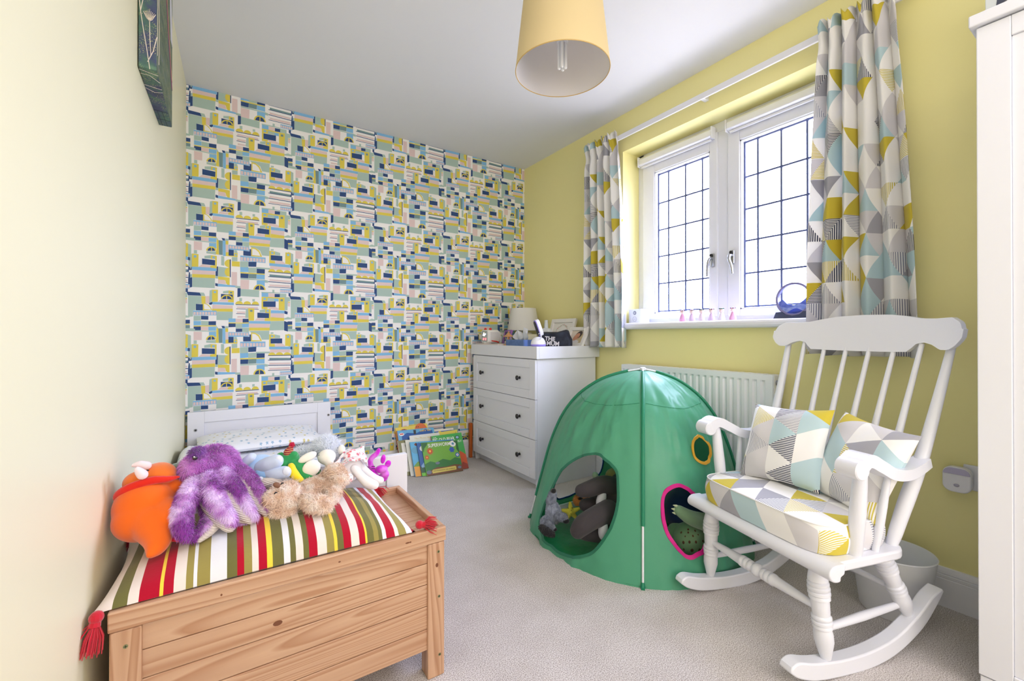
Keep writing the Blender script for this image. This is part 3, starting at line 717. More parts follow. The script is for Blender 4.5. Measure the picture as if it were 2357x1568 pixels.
# ---- chest of drawers
dr = empty('chest_of_drawers', (1.88, 2.62, 0), label='white three-drawer dresser with dark round knobs in the corner', cat='dresser')
idr = parent_inv(dr)
def db(name, boxes, mt=WHITE2, bevel=.002, parent=dr, **t):
    m = MB()
    for a, b in boxes: m.box(idr @ Vector(a), idr @ Vector(b))
    return m.build(name, mt, parent, bevel=bevel, **t)
DX, DY0, DY1 = 1.631, 2.205, 3.026
db('side_panel', [((DX, DY0, 0), (2.130, DY0 + .018, .816))])
db('side_panel', [((DX, DY1 - .018, 0), (2.130, DY1, .816))])
db('back_panel', [((2.112, DY0 + .018, .02), (2.128, DY1 - .018, .81))])
db('plinth', [((DX + .035, DY0 + .018, 0), (DX + .05, DY1 - .018, .056))])
db('top_rail', [((DX + .003, DY0 + .018, .80), (2.11, DY1 - .018, .8155))])
zz = [.058, .305, .558, .812]
for i in range(3):
    z0, z1 = zz[i] + .0015, zz[i + 1] - .0015; y0, y1 = DY0 + .0005, DY1 - .0005
    d = db('drawer', [((DX - .018, y0, z0), (DX - .0005, y0 + .06, z1)), ((DX - .018, y1 - .06, z0), (DX - .0005, y1, z1)), ((DX - .018, y0 + .06, z0), (DX - .0005, y1 - .06, z0 + .055)), ((DX - .018, y0 + .06, z1 - .055), (DX - .0005, y1 - .06, z1)), ((DX - .012, y0 + .06, z0 + .055), (DX - .0005, y1 - .06, z1 - .055)), ((DX + .001, y0 + .03, z0 + .01), (DX + .42, y1 - .03, z1 - .03))], bevel=.0025)
    for y in (2.384, 2.879):
        c = idr @ Vector((DX - .012, y, (z0 + z1) / 2)); m = MB()
        m.rod(c, c + Vector((-.030, 0, 0)), [(0, .008), (.08, .010), (.12, .006), (.45, .006), (.55, .012), (.72, .0165), (.88, .0155), (.97, .010), (1, .0005)], 20)
        m.build('knob', DARKMETAL, d, smooth=60)
db('top', [((DX + .0, DY0 + .0, .8165), (2.13, DY1, .8905))])
for a, b in (((DX - .02, DY0 - .02, .8165), (DX - .0005, DY1 + .03, .894)), ((2.1305, DY0 - .02, .8165), (2.149, DY1 + .03, .894)), ((DX, DY0 - .02, .8165), (2.13, DY0 - .0005, .894)), ((DX, DY1 + .0005, .8165), (2.13, DY1 + .03, .894))):
    db('tray_side', [(a, b)], bevel=.0015)

# ---- orange strip of wood standing between dresser and wallpaper
m = MB(); m.box((1.597, 3.050, 0), (1.621, 3.074, .272)); o = m.build('wooden_batten', pine('orange_wood', (214, 112, 44), (170, 80, 30), 2), bevel=.003); tag(o, 'orange-stained wooden batten upright between wallpaper and white dresser', 'batten')

# ---- toddler bed
bed = empty('toddler_bed', (.185, 2.33, 0), label='white toddler bed with panelled headboard against the wallpaper', cat='bed')
ib = parent_inv(bed)
def bb(name, boxes, mt=WHITE, bevel=.002, parent=bed, **t):
    m = MB()
    for a, b in boxes: m.box(ib @ Vector(a), ib @ Vector(b))
    return m.build(name, mt, parent, bevel=bevel, **t)
def board(name, y0, y1, x0, x1, top, z0, yf):
    b_ = bb(name, [((x0, y0, 0), (x0 + .078, y1, top)), ((x1 - .078, y0, 0), (x1, y1, top)), ((x0 + .078, y0, top - .062), (x1 - .078, y1, top)), ((x0 + .078, y0, z0), (x1 - .078, y1, z0 + .06)), ((x0 + .078, y0 + .009, z0 + .06), (x1 - .078, y1 - .009, top - .062))], bevel=.0015)
    return b_
hb_ = board('headboard', 3.040, 3.066, -.188, .566, .530, .12, 0)
fb_ = board('footboard', 1.602, 1.628, -.188, .572, .517, .12, 0)
for x, z, par in ((-.15, .428, hb_), (.553, .445, hb_)):
    c = ib @ Vector((x, 3.0395, z)); m = MB(); m.tube([c, c + Vector((0, -.0015, 0))], .008, 16); m.build('bolt_cover', METAL, par, smooth=40)
    m = MB(); m.tube([c, c + Vector((0, -.0022, 0))], .004, 10); m.build('bolt_socket', BLACK, par)
bb('side_rail', [((.548, 1.629, .13), (.566, 3.039, .25))]); bb('side_rail', [((-.188, 1.629, .13), (-.17, 3.039, .25))])
bb('slatted_base', [((-.169, 1.63, .17), (.547, 3.038, .19))])
def mattress():
    m = MB(); m.box((-.165, 1.632, .192), (.545, 3.037, .300)); return m
o = mattress().build('mattress', mat('mattress_sheet', (238, 240, 246), .9), bevel=.02, seg=4); tag(o, 'white mattress on the toddler bed under the starry cover', 'mattress')
def starry(name):
    """white cotton with small scattered blue stars, moons and yellow dots"""
    m = bpy.data.materials.new(name); m.use_nodes = True; N = m.node_tree.nodes; L = m.node_tree.links; b = N['Principled BSDF']
    b.inputs['Roughness'].default_value = .9; b.inputs['Specular IOR Level'].default_value = .15
    uvn = N.new('ShaderNodeUVMap'); uvn.uv_map = 'UVMap'
    vo = N.new('ShaderNodeTexVoronoi'); vo.voronoi_dimensions = '2D'; vo.inputs['Scale'].default_value = 27; vo.inputs['Randomness'].default_value = .75; L.new(uvn.outputs[0], vo.inputs['Vector'])
    vs = N.new('ShaderNodeVectorMath'); vs.operation = 'SCALE'; vs.inputs[3].default_value = 27; L.new(uvn.outputs[0], vs.inputs[0])
    vp = N.new('ShaderNodeVectorMath'); vp.operation = 'SUBTRACT'; L.new(vs.outputs[0], vp.inputs[0])
    vq = N.new('ShaderNodeVectorMath'); vq.operation = 'SCALE'; vq.inputs[3].default_value = 27; L.new(vo.outputs['Position'], vq.inputs[0]); L.new(vq.outputs[0], vp.inputs[1])
    sp = N.new('ShaderNodeSeparateXYZ'); L.new(vp.outputs[0], sp.inputs[0])
    def mt_(op, a, c=None):
        n = N.new('ShaderNodeMath'); n.operation = op
        for i, x in enumerate((a, c)):
            if x is None: continue
            if isinstance(x, (int, float)): n.inputs[i].default_value = x
            else: L.new(x, n.inputs[i])
        return n.outputs[0]
    sc = N.new('ShaderNodeSeparateColor'); L.new(vo.outputs['Color'], sc.inputs[0])
    ang = mt_('ARCTAN2', sp.outputs[1], sp.outputs[0]); st = mt_('COSINE', mt_('ADD', mt_('MULTIPLY', ang, 5.0), mt_('MULTIPLY', sc.outputs[0], 6.28)))
    rad = mt_('ADD', mt_('MULTIPLY', st, .055), .15)
    star = mt_('LESS_THAN', vo.outputs['Distance'], rad); dot = mt_('LESS_THAN', vo.outputs['Distance'], .16)
    iss = mt_('GREATER_THAN', sc.outputs[1], .35); keep = mt_('LESS_THAN', sc.outputs[2], .75)
    msk = mt_('MULTIPLY', keep, mt_('ADD', mt_('MULTIPLY', iss, star), mt_('MULTIPLY', mt_('SUBTRACT', 1.0, iss), dot)))
    mc = N.new('ShaderNodeMix'); mc.data_type = 'RGBA'; mc.inputs[6].default_value = rgba((222, 210, 150)); mc.inputs[7].default_value = rgba((160, 192, 216)); L.new(iss, mc.inputs[0])
    mx = N.new('ShaderNodeMix'); mx.data_type = 'RGBA'; mx.inputs[6].default_value = rgba((243, 245, 249)); L.new(mc.outputs[2], mx.inputs[7]); L.new(msk, mx.inputs[0]); L.new(mx.outputs[2], b.inputs['Base Color'])
    return m
STAR = starry('starry_cotton')
def duvet(u, v):
    x = -.178 + .75 * u; y = 1.66 + 1.36 * v
    z = .318 + .012 * mnoise.noise(Vector((x * 5, y * 4, 2))) + .004 * mnoise.noise(Vector((x * 18, y * 9, 5)))
    z += .105 * math.exp(-((x + .15) / .055) ** 2) * math.exp(-((y - 2.55) / .33) ** 2) + .03 * math.exp(-((y - 1.75) / .1) ** 2)
    if u > .94: z -= (u - .94) / .06 * .14
    return (x, y, z)
m = MB(); m.grid(duvet, 60, 80, uv=lambda u, v: (.75 * u, 1.36 * v))
o = m.build('duvet', STAR, smooth=80); md = o.modifiers.new('s', 'SOLIDIFY'); md.thickness = .012; md.offset = 1
tag(o, 'white cover printed with stars and yellow dots spread over toddler bed', 'duvet')
pw = empty('bed_pillow', (.16, 2.86, .378), label='thin starry pillow lying below the headboard', cat='pillow')
m, f = pillow_mesh(.60, .34, .042, .034, .02, nz=1.2, seed=8)
uvp = lambda u, v: (.6 * u + 2, .34 * v)
Mt = R3(4, 0, 2)
m.grid(lambda u, v: Mt @ Vector(f(1)(u, v)), 50, 30, uv=uvp); m.grid(lambda u, v: Mt @ Vector(f(-1)(u, v)), 50, 30, uv=uvp)
m.build('pillow_case', STAR, pw, smooth=80)

# ---- wardrobe
WX, WY1 = 1.70, .299
wd = empty('wardrobe', (1.92, -.15, 0), label='tall white panelled wardrobe at the right edge', cat='wardrobe')
iw = parent_inv(wd)
def wbx(name, boxes, mt=WHITE2, bevel=.002, parent=wd, **t):
    m = MB()
    for a, b in boxes: m.box(iw @ Vector(a), iw @ Vector(b))
    return m.build(name, mt, parent, bevel=bevel, **t)
wbx('carcass', [((WX + .0205, -.60, 0), (2.132, WY1, 1.80))])
wbx('cornice', [((WX - .014, -.62, 1.8005), (2.134, WY1 + .012, 1.832))], bevel=.003)
for (a, b) in ((-.148, WY1 - .0005), (-.60, -.152)):
    z0, z1 = .052, 1.797
    wdr = wbx('wardrobe_door', [((WX, b - .063, z0), (WX + .02, b, z1)), ((WX, a, z0), (WX + .02, a + .063, z1)), ((WX, a + .063, z0), (WX + .02, b - .063, z0 + .03)), ((WX, a + .063, z1 - .052), (WX + .02, b - .063, z1)), ((WX + .006, a + .063, z0 + .03), (WX + .018, b - .063, z1 - .052))], bevel=.002)
    yk = a + .03 if a > -.3 else b - .03
    m = MB(); c = iw @ Vector((WX, yk, 1.0)); m.rod(c, c + Vector((-.028, 0, 0)), [(0, .006), (.4, .006), (.55, .014), (.9, .014), (1, .002)], 16); m.build('knob', DARKMETAL, wdr, smooth=60)
wbx('plinth', [((WX + .004, -.598, 0), (WX + .02, WY1 - .003, .048))])

# picture standing on top of the wardrobe
pc = empty('print', (1.97, .19, 1.832), label='pale canvas print with a dark grey bird foot, on top of wardrobe', cat='picture')
ip = parent_inv(pc)
m = MB(); m.box(ip @ Vector((1.945, .02, 1.8325)), ip @ Vector((1.965, .322, 2.13))); m.build('canvas', mat('pale_print', (214, 220, 220), .8), pc, bevel=.002)
m = MB(); X = 1.9442
m.prism([(.300, 1.955), (.293, 2.02), (.275, 2.10), (.21, 2.12), (.16, 2.10), (.20, 2.03), (.245, 2.0), (.262, 1.975), (.28, 1.963)], lambda a, b: ip @ Vector((X, a, b)), (.0012, 0, 0)); m.build('printed_bird', mat('slate_ink', (72, 76, 92), .8, vary=(60, (150, 150, 140), .5, .7)), pc)

# ---- radiator
rd = empty('radiator', (2.09, 1.45, .16), label='white ribbed panel radiator below the window behind the green tent', cat='radiator')
ir = parent_inv(rd)
RADM = mat('radiator_enamel', (240, 242, 246), .3)
m = MB(); y = 1.03
RX, RZ0, RZ1 = 2.058, .175, .785
pts = [(RX + .010, 1.0)]
P = [(RX, 1.0), (RX, 1.025)]
y = 1.035
while y < 1.875:
    P += [(RX, y), (RX + .008, y + .007), (RX + .008, y + .015), (RX, y + .022)]; y += .0365
P += [(RX, 1.9)]
def rz(i): return i
for seg_ in range(len(P) - 1):
    a, b = P[seg_], P[seg_ + 1]
    m.add([ir @ Vector((a[0], a[1], RZ0 + .03)), ir @ Vector((b[0], b[1], RZ0 + .03)), ir @ Vector((b[0], b[1], RZ1 - .035)), ir @ Vector((a[0], a[1], RZ1 - .035))], [(0, 3, 2, 1)])
    for zA, zB in ((RZ1 - .035, RZ1 - .025), (RZ0 + .03, RZ0 + .02)):
        m.add([ir @ Vector((a[0], a[1], zA)), ir @ Vector((b[0], b[1], zA)), ir @ Vector((RX, b[1], zB)), ir @ Vector((RX, a[1], zB))], [(0, 3, 2, 1)])
m.add([ir @ Vector(p) for p in ((RX, 1.0, RZ1 - .025), (RX, 1.9, RZ1 - .025), (RX, 1.9, RZ1), (RX, 1.0, RZ1))], [(0, 3, 2, 1)])
m.add([ir @ Vector(p) for p in ((RX, 1.0, RZ0), (RX, 1.9, RZ0), (RX, 1.9, RZ0 + .02), (RX, 1.0, RZ0 + .02))], [(0, 3, 2, 1)])
m.build('front_panel', RADM, rd, smooth=25)
m = MB(); m.box(ir @ Vector((2.118, 1.0, RZ0)), ir @ Vector((2.124, 1.9, RZ1 - .01))); m.build('rear_panel', RADM, rd)
m = MB(); m.box(ir @ Vector((2.064, 1.0, RZ1 - .004)), ir @ Vector((2.122, 1.9, RZ1)))
for i in range(24): m.box(ir @ Vector((2.068, 1.012 + i * .0372, RZ1 - .002)), ir @ Vector((2.118, 1.030 + i * .0372, RZ1 + .001)))
m.build('top_grille', RADM, rd, kind='stuff')
for ya in (.996, 1.9):
    m = MB(); m.box(ir @ Vector((RX + .001, ya, RZ0 + .005)), ir @ Vector((2.124, ya + .004, RZ1 - .001))); m.build('end_cover', RADM, rd, bevel=.001)
c = ir @ Vector((2.085, .996, RZ1 - .035)); m = MB(); m.rod(c, c + Vector((0, -.018, 0)), [(0, .012), (.4, .012), (.41, .008), (1, .008)], 14); m.build('bleed_valve', METAL, rd, smooth=40)
for yy in (.99, 1.91):
    m = MB(); m.tube([ir @ Vector((2.10, yy, RZ0 + .03)), ir @ Vector((2.10, yy - .02 * (1 if yy < 1.4 else -1), RZ0 + .03)), ir @ Vector((2.10, yy - .022 * (1 if yy < 1.4 else -1), 0.0))], .0075, 12); m.build('pipe', WHITE, rd, smooth=60)
for yy in (1.2, 1.66):
    m = MB(); m.box(ir @ Vector((2.124, yy, .3)), ir @ Vector((2.1495, yy + .04, .7))); m.build('wall_bracket', METAL, rd)

# ---- curtain track and curtains
ct = empty('curtain_track', (2.10, 1.38, 2.23), label='straight white curtain track above the window', cat='curtain rail')
m = MB(); m.box((-.006, -.88, -.016), (.006, .88, .016)); m.build('track', WHITE, ct, bevel=.003)
for y in (-.7, 0, .7):
    m = MB(); m.box((.006, y - .012, -.012), (.05, y + .012, .012)); m.build('bracket', WHITE, ct, bevel=.002)
def curtain(name, yc0, yc1, bt0, bt1, zb, zt, nf, seed, label, skew=0.0, xc=2.085, toe=.0):
    t = empty(name, (xc, (yc0 + yc1) / 2, zb), label=label, cat='curtain', group='patterned curtains')
    it = parent_inv(t); rr = random.Random(seed)
    ph = [rr.uniform(-.35, .35) for _ in range(nf + 2)]; am = [rr.uniform(.7, 1.25) for _ in range(nf + 2)]
    H_ = zt - zb
    def pos(u, v):
        g = v ** 5
        y0 = bt0 + (yc0 - bt0) * min(1, v * 1.02) ** 1.5; y1 = bt1 + (yc1 - bt1) * min(1, v * 1.02) ** 1.5
        s = u * nf; i = int(min(s, nf - 1e-6)); fr = s - i
        w = u + (.25 / nf) * math.sin(2 * math.pi * fr + ph[i]) * math.sin(math.pi * fr) ** 2
        y = y1 + (y0 - y1) * w
        a_ = am[i] * (1 - fr) + am[i + 1] * fr
        amp = (.030 + .012 * (1 - v)) * a_ * (1 - .35 * math.exp(-((v - .93) / .03) ** 2))
        x = xc - amp * math.cos(2 * math.pi * s + .9 * ph[i] * math.sin(math.pi * fr)) - .004 * math.sin(9 * s + 5 * v)
        if v > .88: # gathered heading: small pleats
            k = (v - .88) / .12
            x += .008 * k * math.sin(2 * math.pi * s * 3 + 1); 
        x += .006 * mnoise.noise(Vector((u * 6, v * 5, seed))) - .012 * (1 - v) * toe
        z = zb + H_ * v + .003 * math.sin(5 * s)
        if v > .96: z += .012 * math.sin(s * 12.5 + seed) * (v - .96) / .04; x -= .012 * (v - .96) / .04
        return it @ Vector((x, y, z))
    cloth = (bt1 - bt0) * 2.15
    m = MB(); m.grid(pos, nf * 22, 90, uv=lambda u, v: (u * cloth, v * H_))
    o = m.build('curtain_cloth', CURT, t, smooth=80); sd = o.modifiers.new('s', 'SOLIDIFY'); sd.thickness = .0012
    return t
CURT = lattice_fabric('curtain_print', .100, 0, 1.3, .22)
curtain('curtain', 1.945, 2.235, 1.885, 2.225, .888, 2.262, 5, 4, 'patterned curtain, narrow one on the dresser side of the window')
curtain('curtain', .575, .82, .505, .862, .885, 2.262, 5, 11, 'patterned curtain nearest the wardrobe, behind the rocking chair back', toe=0)

# ---- ceiling lamp
pl = empty('pendant_lamp', (.99, 1.19, 1.9), label='yellow fabric drum shade hanging from ceiling', cat='lamp')
SHO = mat('yellow_lampshade_fabric', (242, 222, 172), .85, bump=(500, .1, .0005), trans=.3); SHI = mat('white_shade_lining', (226, 226, 232), .8, trans=.25)
m = MB(); n = 72
m.grid(lambda u, v: (math.cos(2 * math.pi * u) * (.166 - .028 * v), math.sin(2 * math.pi * u) * (.166 - .028 * v), .25 * v), n, 4); m.build('lamp_shade', SHO, pl, smooth=60)
m = MB(); m.grid(lambda u, v: (math.cos(2 * math.pi * u) * (.1645 - .028 * v), math.sin(2 * math.pi * u) * (.1645 - .028 * v), .0005 + .249 * v), n, 4); m.build('shade_lining', SHI, pl, smooth=60)
m = MB(); m.tube([(math.cos(2 * math.pi * i / 72) * .1655, math.sin(2 * math.pi * i / 72) * .1655, 0) for i in range(73)], .0016, 6); m.build('shade_rim', mat('gold_rim', (206, 172, 104), .5), pl, smooth=60)
m = MB(); m.tube([(0, 0, .498), (0, 0, .17)], .0035, 10); m.build('cord', WHITE, pl, smooth=60)
m = MB(); m.rod((0, 0, .17), (0, 0, .10), [(0, .012), (.3, .02), (1, .02)], 20); bh = m.build('bulb_holder', WHITE, pl, smooth=50)
for a in range(3):
    m = MB(); an = a * 2.094; d = Vector((math.cos(an), math.sin(an), 0)); m.tube([Vector((0, 0, .16)) + d * .018, Vector((0, 0, .16)) + d * .146], .0018, 6); m.build('shade_arm', METAL, pl)
BT = mat('fluorescent_tube', (236, 238, 240), .2)
for sx, sy in ((.008, .008), (-.008, .008), (.008, -.008), (-.008, -.008)):
    m = MB(); m.rod((sx, sy, .10), (sx, sy, .006), [(0, .0058), (.95, .0058), (.98, .0045), (1, .001)], 12); m.build('bulb_tube', BT, pl, smooth=60)
m = MB(); m.rod((0, 0, .499), (0, 0, .46), [(0, .045), (.5, .045), (1, .008)], 24); m.build('ceiling_rose', WHITE, pl, smooth=50)

# ---- painted canvas on the left wall
cv = empty('wall_canvas', (-.2, 1.87, 2.0), label='deep-edged painted canvas with cow parsley on its side, on left wall', cat='painting')
icv = parent_inv(cv)
def paint(name, cols, scale, stretch=(1, 1, 1), speck=None):
    m = bpy.data.materials.new(name); m.use_nodes = True; N = m.node_tree.nodes; L = m.node_tree.links; b = N['Principled BSDF']; b.inputs['Roughness'].default_value = .6
    tc = N.new('ShaderNodeTexCoord'); mp = N.new('ShaderNodeMapping'); mp.inputs['Scale'].default_value = stretch; L.new(tc.outputs['Object'], mp.inputs[0])
    nz = N.new('ShaderNodeTexNoise'); nz.inputs['Scale'].default_value = scale; nz.inputs['Detail'].default_value = 5; nz.inputs['Roughness'].default_value = .6; L.new(mp.outputs[0], nz.inputs['Vector'])
    cr = N.new('ShaderNodeValToRGB'); el = cr.color_ramp.elements
    for i, c in enumerate(cols):
        p = .3 + .4 * i / (len(cols) - 1); e = el[i] if i < 2 else el.new(p); e.position = p; e.color = rgba(c)
    L.new(nz.outputs[0], cr.inputs[0]); cur = cr.outputs[0]
    if speck:
        n2 = N.new('ShaderNodeTexNoise'); n2.inputs['Scale'].default_value = 420; n2.inputs['Detail'].default_value = 2; L.new(tc.outputs['Object'], n2.inputs['Vector'])
        g = N.new('ShaderNodeMath'); g.operation = 'GREATER_THAN'; g.inputs[1].default_value = .62; L.new(n2.outputs[0], g.inputs[0])
        n3 = N.new('ShaderNodeTexNoise'); n3.inputs['Scale'].default_value = 22; L.new(tc.outputs['Object'], n3.inputs['Vector']); g3 = N.new('ShaderNodeMath'); g3.operation = 'GREATER_THAN'; g3.inputs[1].default_value = .5; L.new(n3.outputs[0], g3.inputs[0])
        mm = N.new('ShaderNodeMath'); mm.operation = 'MULTIPLY'; L.new(g.outputs[0], mm.inputs[0]); L.new(g3.outputs[0], mm.inputs[1])
        mx = N.new('ShaderNodeMix'); mx.data_type = 'RGBA'; L.new(mm.outputs[0], mx.inputs[0]); L.new(cur, mx.inputs[6]); mx.inputs[7].default_value = rgba(speck); cur = mx.outputs[2]
    L.new(cur, b.inputs['Base Color']); return m
NAVYP = paint('painted_navy', [(44, 52, 84), (66, 74, 110), (70, 104, 96), (104, 140, 116)], 14, (1, 1, 1), (190, 196, 120))
GREENP = paint('painted_meadow', [(44, 58, 60), (70, 92, 72), (96, 110, 88), (90, 100, 120)], 16, (1, .5, 2.5), (170, 160, 90))
UX0, UX1, UY0, UY1, UZ0, UZ1 = xl(1.66) + .002, -.1775, 1.66, 2.085, 1.752, 2.30
m = MB(); m.k = 0; a, b = icv @ Vector((UX0, UY0, UZ0)), icv @ Vector((UX1, UY1, UZ1)); m.box(a, b); m.mi = [0, 0, 0, 1, 0, 0]
m.build('canvas', [NAVYP, GREENP], cv, bevel=.003)
CREAM = mat('cream_brush_line', (226, 214, 200), .7); PLUM = mat('plum_stroke', (150, 70, 120), .7); OCHRE = mat('ochre_stroke', (200, 164, 90), .7); MIST = mat('pale_stroke', (206, 206, 216), .7); DK = mat('dark_line', (36, 42, 52), .7)
def line_on(pts, w, mt, fn, name='brush_line'):
    m = MB(); m.tube([icv @ Vector(fn(*p)) for p in pts], w, 5); m.build(name, mt, cv)
side = lambda a, b: (UX0 + a * (UX1 - UX0), UY0 - .0004, UZ0 + b)
line_on([(.62, .0), (.45, .06), (.25, .12), (.12, .165), (.05, .2)], .0011, CREAM, side); line_on([(.5, .02), (.8, .055), (1.0, .1)], .0011, CREAM, side)
line_on([(.68, .04), (.62, .09), (.6, .14)], .0010, CREAM, side); line_on([(.12, .165), (.25, .20), (.35, .245)], .0010, CREAM, side)
for cx_, cz_ in ((.6, .14), (.35, .245)):
    for k in range(-4, 5):
        line_on([(cx_, cz_), (cx_ + .05 * k, cz_ + .018), (cx_ + .085 * k, cz_ + .034 - abs(k) * .002)], .0006, CREAM, side)
    line_on([(cx_ - .33, cz_ + .026), (cx_ - .15, cz_ + .008), (cx_, cz_ + .002), (cx_ + .15, cz_ + .008), (cx_ + .33, cz_ + .026)], .0008, CREAM, side)
under = lambda a, b: (UX0 + a * (UX1 - UX0), b, UZ0 - .0003)
for pts in ([(.0, 1.675), (1, 1.69)], [(0, 1.70), (.5, 1.70), (1, 1.735)], [(0, 1.77), (1, 1.78)], [(0, 1.79), (.5, 1.81), (1, 1.80)]): line_on(pts, .0008, CREAM, under)
for pts in ([(0, 1.95), (1, 1.955)], [(0, 2.02), (1, 2.025)], [(.3, 1.95), (.35, 2.08)], [(.6, 1.95), (.7, 2.08)]): line_on(pts, .0007, DK, under)
front = lambda a, b: (UX1 + .0003, UY0 + a * .425, UZ0 + b)
def ribbon(pts, w, mt):
    m = MB(); P = [(a - w, b) for a, b in pts] + [(a + w, b) for a, b in reversed(pts)]; m.prism(P, lambda a, b: icv @ Vector(front(a, b)), (.0006, 0, 0)); m.build('painted_stroke', mt, cv)
ribbon([(.36, .548), (.5, .40), (.75, .25), (.97, .14)], .03, PLUM); ribbon([(.48, .548), (.6, .36), (.85, .22), (.97, .17)], .02, OCHRE); ribbon([(.78, .548), (.86, .42), (.92, .30)], .07, MIST)
line_on([(.02, .05), (.03, .2), (.05, .5)], .0009, CREAM, front); line_on([(.1, .04), (.12, .15), (.08, .3)], .0009, CREAM, front)

# ---- waste bin
bn = empty('waste_bin', (1.963, .555, 0), label='smooth white open waste bin behind rocking chair', cat='bin')
m = MB(); n = 56; P = [(0, .004), (.088, .0), (.092, .004), (.117, .205), (.119, .209), (.1165, .212), (.1145, .208), (.090, .008), (0, .008)]
m.grid(lambda u, v: (math.cos(2 * math.pi * u) * P[round(v * 8)][0], math.sin(2 * math.pi * u) * P[round(v * 8)][0], P[round(v * 8)][1]), n, 8)
m.build('bin_body', mat('white_bin_plastic', (232, 235, 238), .4), bn, smooth=40)

# ---- socket with plug-in night light
so = empty('wall_socket', (2.149, .383, .475), label='white double wall socket beside the wardrobe', cat='socket')
m = MB(); m.box((-.009, -.07, -.043), (0, .028, .043)); m.build('face_plate', UPVC, so, bevel=.003)
m = MB(); m.box((-.0125, -.03, .008), (-.009, -.012, .03)); m.build('switch', UPVC, so, bevel=.001)
nl = empty('night_light', (2.12, .42, .467), label='rounded plug-in night light with lilac sensor dome, in wall socket', cat='night light')
def rsq(cx, cy, w, h_, r, n=6):
    P = []
    for (sx, sy, a0) in ((1, 1, 0), (-1, 1, 90), (-1, -1, 180), (1, -1, 270)):
        for i in range(n + 1):
            a = math.radians(a0 + 90 * i / n); P.append((cx + sx * (w / 2 - r) + math.cos(a) * r, cy + sy * (h_ / 2 - r) + math.sin(a) * r))
    return P
m = MB(); m.prism(rsq(0, 0, .072, .086, .024), lambda a, b: (-.018, a, b), (.03, 0, 0)); m.build('body', mat('white_gloss', (232, 233, 240), .25), nl, bevel=.004, seg=3, smooth=40)
P = [p for p in rsq(0, .0, .068, .082, .022) if p[1] > -.008] + []
P = [(max(-.034, min(.034, a)), b) for a, b in P]; P = sorted(P, key=lambda p: math.atan2(p[1] - .012, p[0]))
m = MB(); m.prism(P, lambda a, b: (-.0215, a, b), (.004, 0, 0)); m.build('light_panel', mat('lilac_diffuser', (186, 182, 212), .35), nl, bevel=.0015)
m = MB(); m.ball((-.0185, 0, -.018), (.004, .0075, .0055), seg=14, ring=8); m.build('sensor', mat('sensor_grey', (170, 168, 186), .3), nl, smooth=60)

# ================================================================ play tent
TC = Vector((1.72, 1.45)); TH_ = .795
cF, cL, cB, cR = Vector((1.328, 1.12)), Vector((1.345, 1.877)), Vector((2.0, 1.9)), Vector((2.02, 1.07))
TT = [0, .18, .42, .6, .76, .88, 1]; QT = [0, .08, .2, .34, .55, .78, 1]; ZT = [0, .22, .54, .755, .90, .975, 1]
def prof_q(t):
    t = min(1, max(0, t)); s = 0.035
    w = [(t + k * s, 1) for k in (-2, -1, 0, 1, 2)]
    q = sum(np.interp(a, TT, QT) for a, _ in w) / 5; z = sum(np.interp(a, TT, ZT) for a, _ in w) / 5
    k = min(1, t / .07, (1 - t) / .07)
    return q * k + np.interp(t, TT, QT) * (1 - k), z * k + np.interp(t, TT, ZT) * (1 - k)
def tsurf(c0, c1, bul, s, t, wr=0.0, seed=0):
    n = Vector((c1.y - c0.y, -(c1.x - c0.x))).normalized()
    if n.dot(c0 - TC) < 0: n = -n
    e = 1 - abs(2 * s - 1) ** 2.6
    b = c0.lerp(c1, s) + n * bul * e
    q, z = prof_q(t)
    p = b.lerp(TC, q)
    if wr:
        env = e * min(1, (1 - t) * 3)
        f = (mnoise.noise(Vector((s * 9 + t * 3, t * 2.2, seed))) * .013 + abs(mnoise.noise(Vector((s * 16 - t * 5, t * 5, seed + 4)))) * .014 + abs(mnoise.noise(Vector((s * 5 + t * 11, t * 9 - s * 4, seed + 9)))) * .011) * env * wr
        f -= .014 * env * math.sin(math.pi * min(1, t / .95)) * (1 - e * .3)
        p = p + n * f
    return Vector((p.x, p.y, TH_ * z))
DOOR = [(0.356, 0.438), (0.275, 0.444), (0.2, 0.419), (0.15, 0.388), (0.131, 0.331), (0.131, 0.275), (0.15, 0.206), (0.188, 0.144), (0.231, 0.094), (0.294, 0.056), (0.375, 0.03), (0.481, 0.02), (0.575, 0.024), (0.663, 0.04), (0.725, 0.062), (0.745, 0.1), (0.72, 0.169), (0.688, 0.231), (0.631, 0.319), (0.544, 0.375), (0.456, 0.413)]
PINK = [(0.213, 0.356), (0.269, 0.344), (0.3, 0.331), (0.369, 0.294), (0.419, 0.244), (0.425, 0.194), (0.37, 0.144), (0.312, 0.125), (0.238, 0.112), (0.188, 0.138), (0.138, 0.181), (0.112, 0.231), (0.108, 0.281), (0.119, 0.319), (0.15, 0.344)]
YEL = [(.488 + .096 * math.cos(a), .479 + .051 * math.sin(a)) for a in np.linspace(0, 2 * math.pi, 12, endpoint=False)]
BACK = [(0.25, 0.16), (0.262, 0.10), (0.338, 0.038), (0.413, 0.031), (0.531, 0.04), (0.719, 0.056), (0.81, 0.131), (0.84, 0.213), (0.77, 0.306), (0.64, 0.37), (0.45, 0.38), (0.30, 0.27)]
def densify(P, k=4):
    Q = [P[-1]] + P + [P[0], P[1]]; out = []
    for i in range(1, len(Q) - 2):
        a, b, c, d = (Vector((x[0], x[1], 0)) for x in Q[i - 1:i + 3])
        for j in range(k):
            t = j / k; p = 0.5 * ((2 * b) + (c - a) * t + (2 * a - 5 * b + 4 * c - d) * t * t + (3 * b - a - 3 * c + d) * t ** 3); out.append((p.x, p.y))
    return out
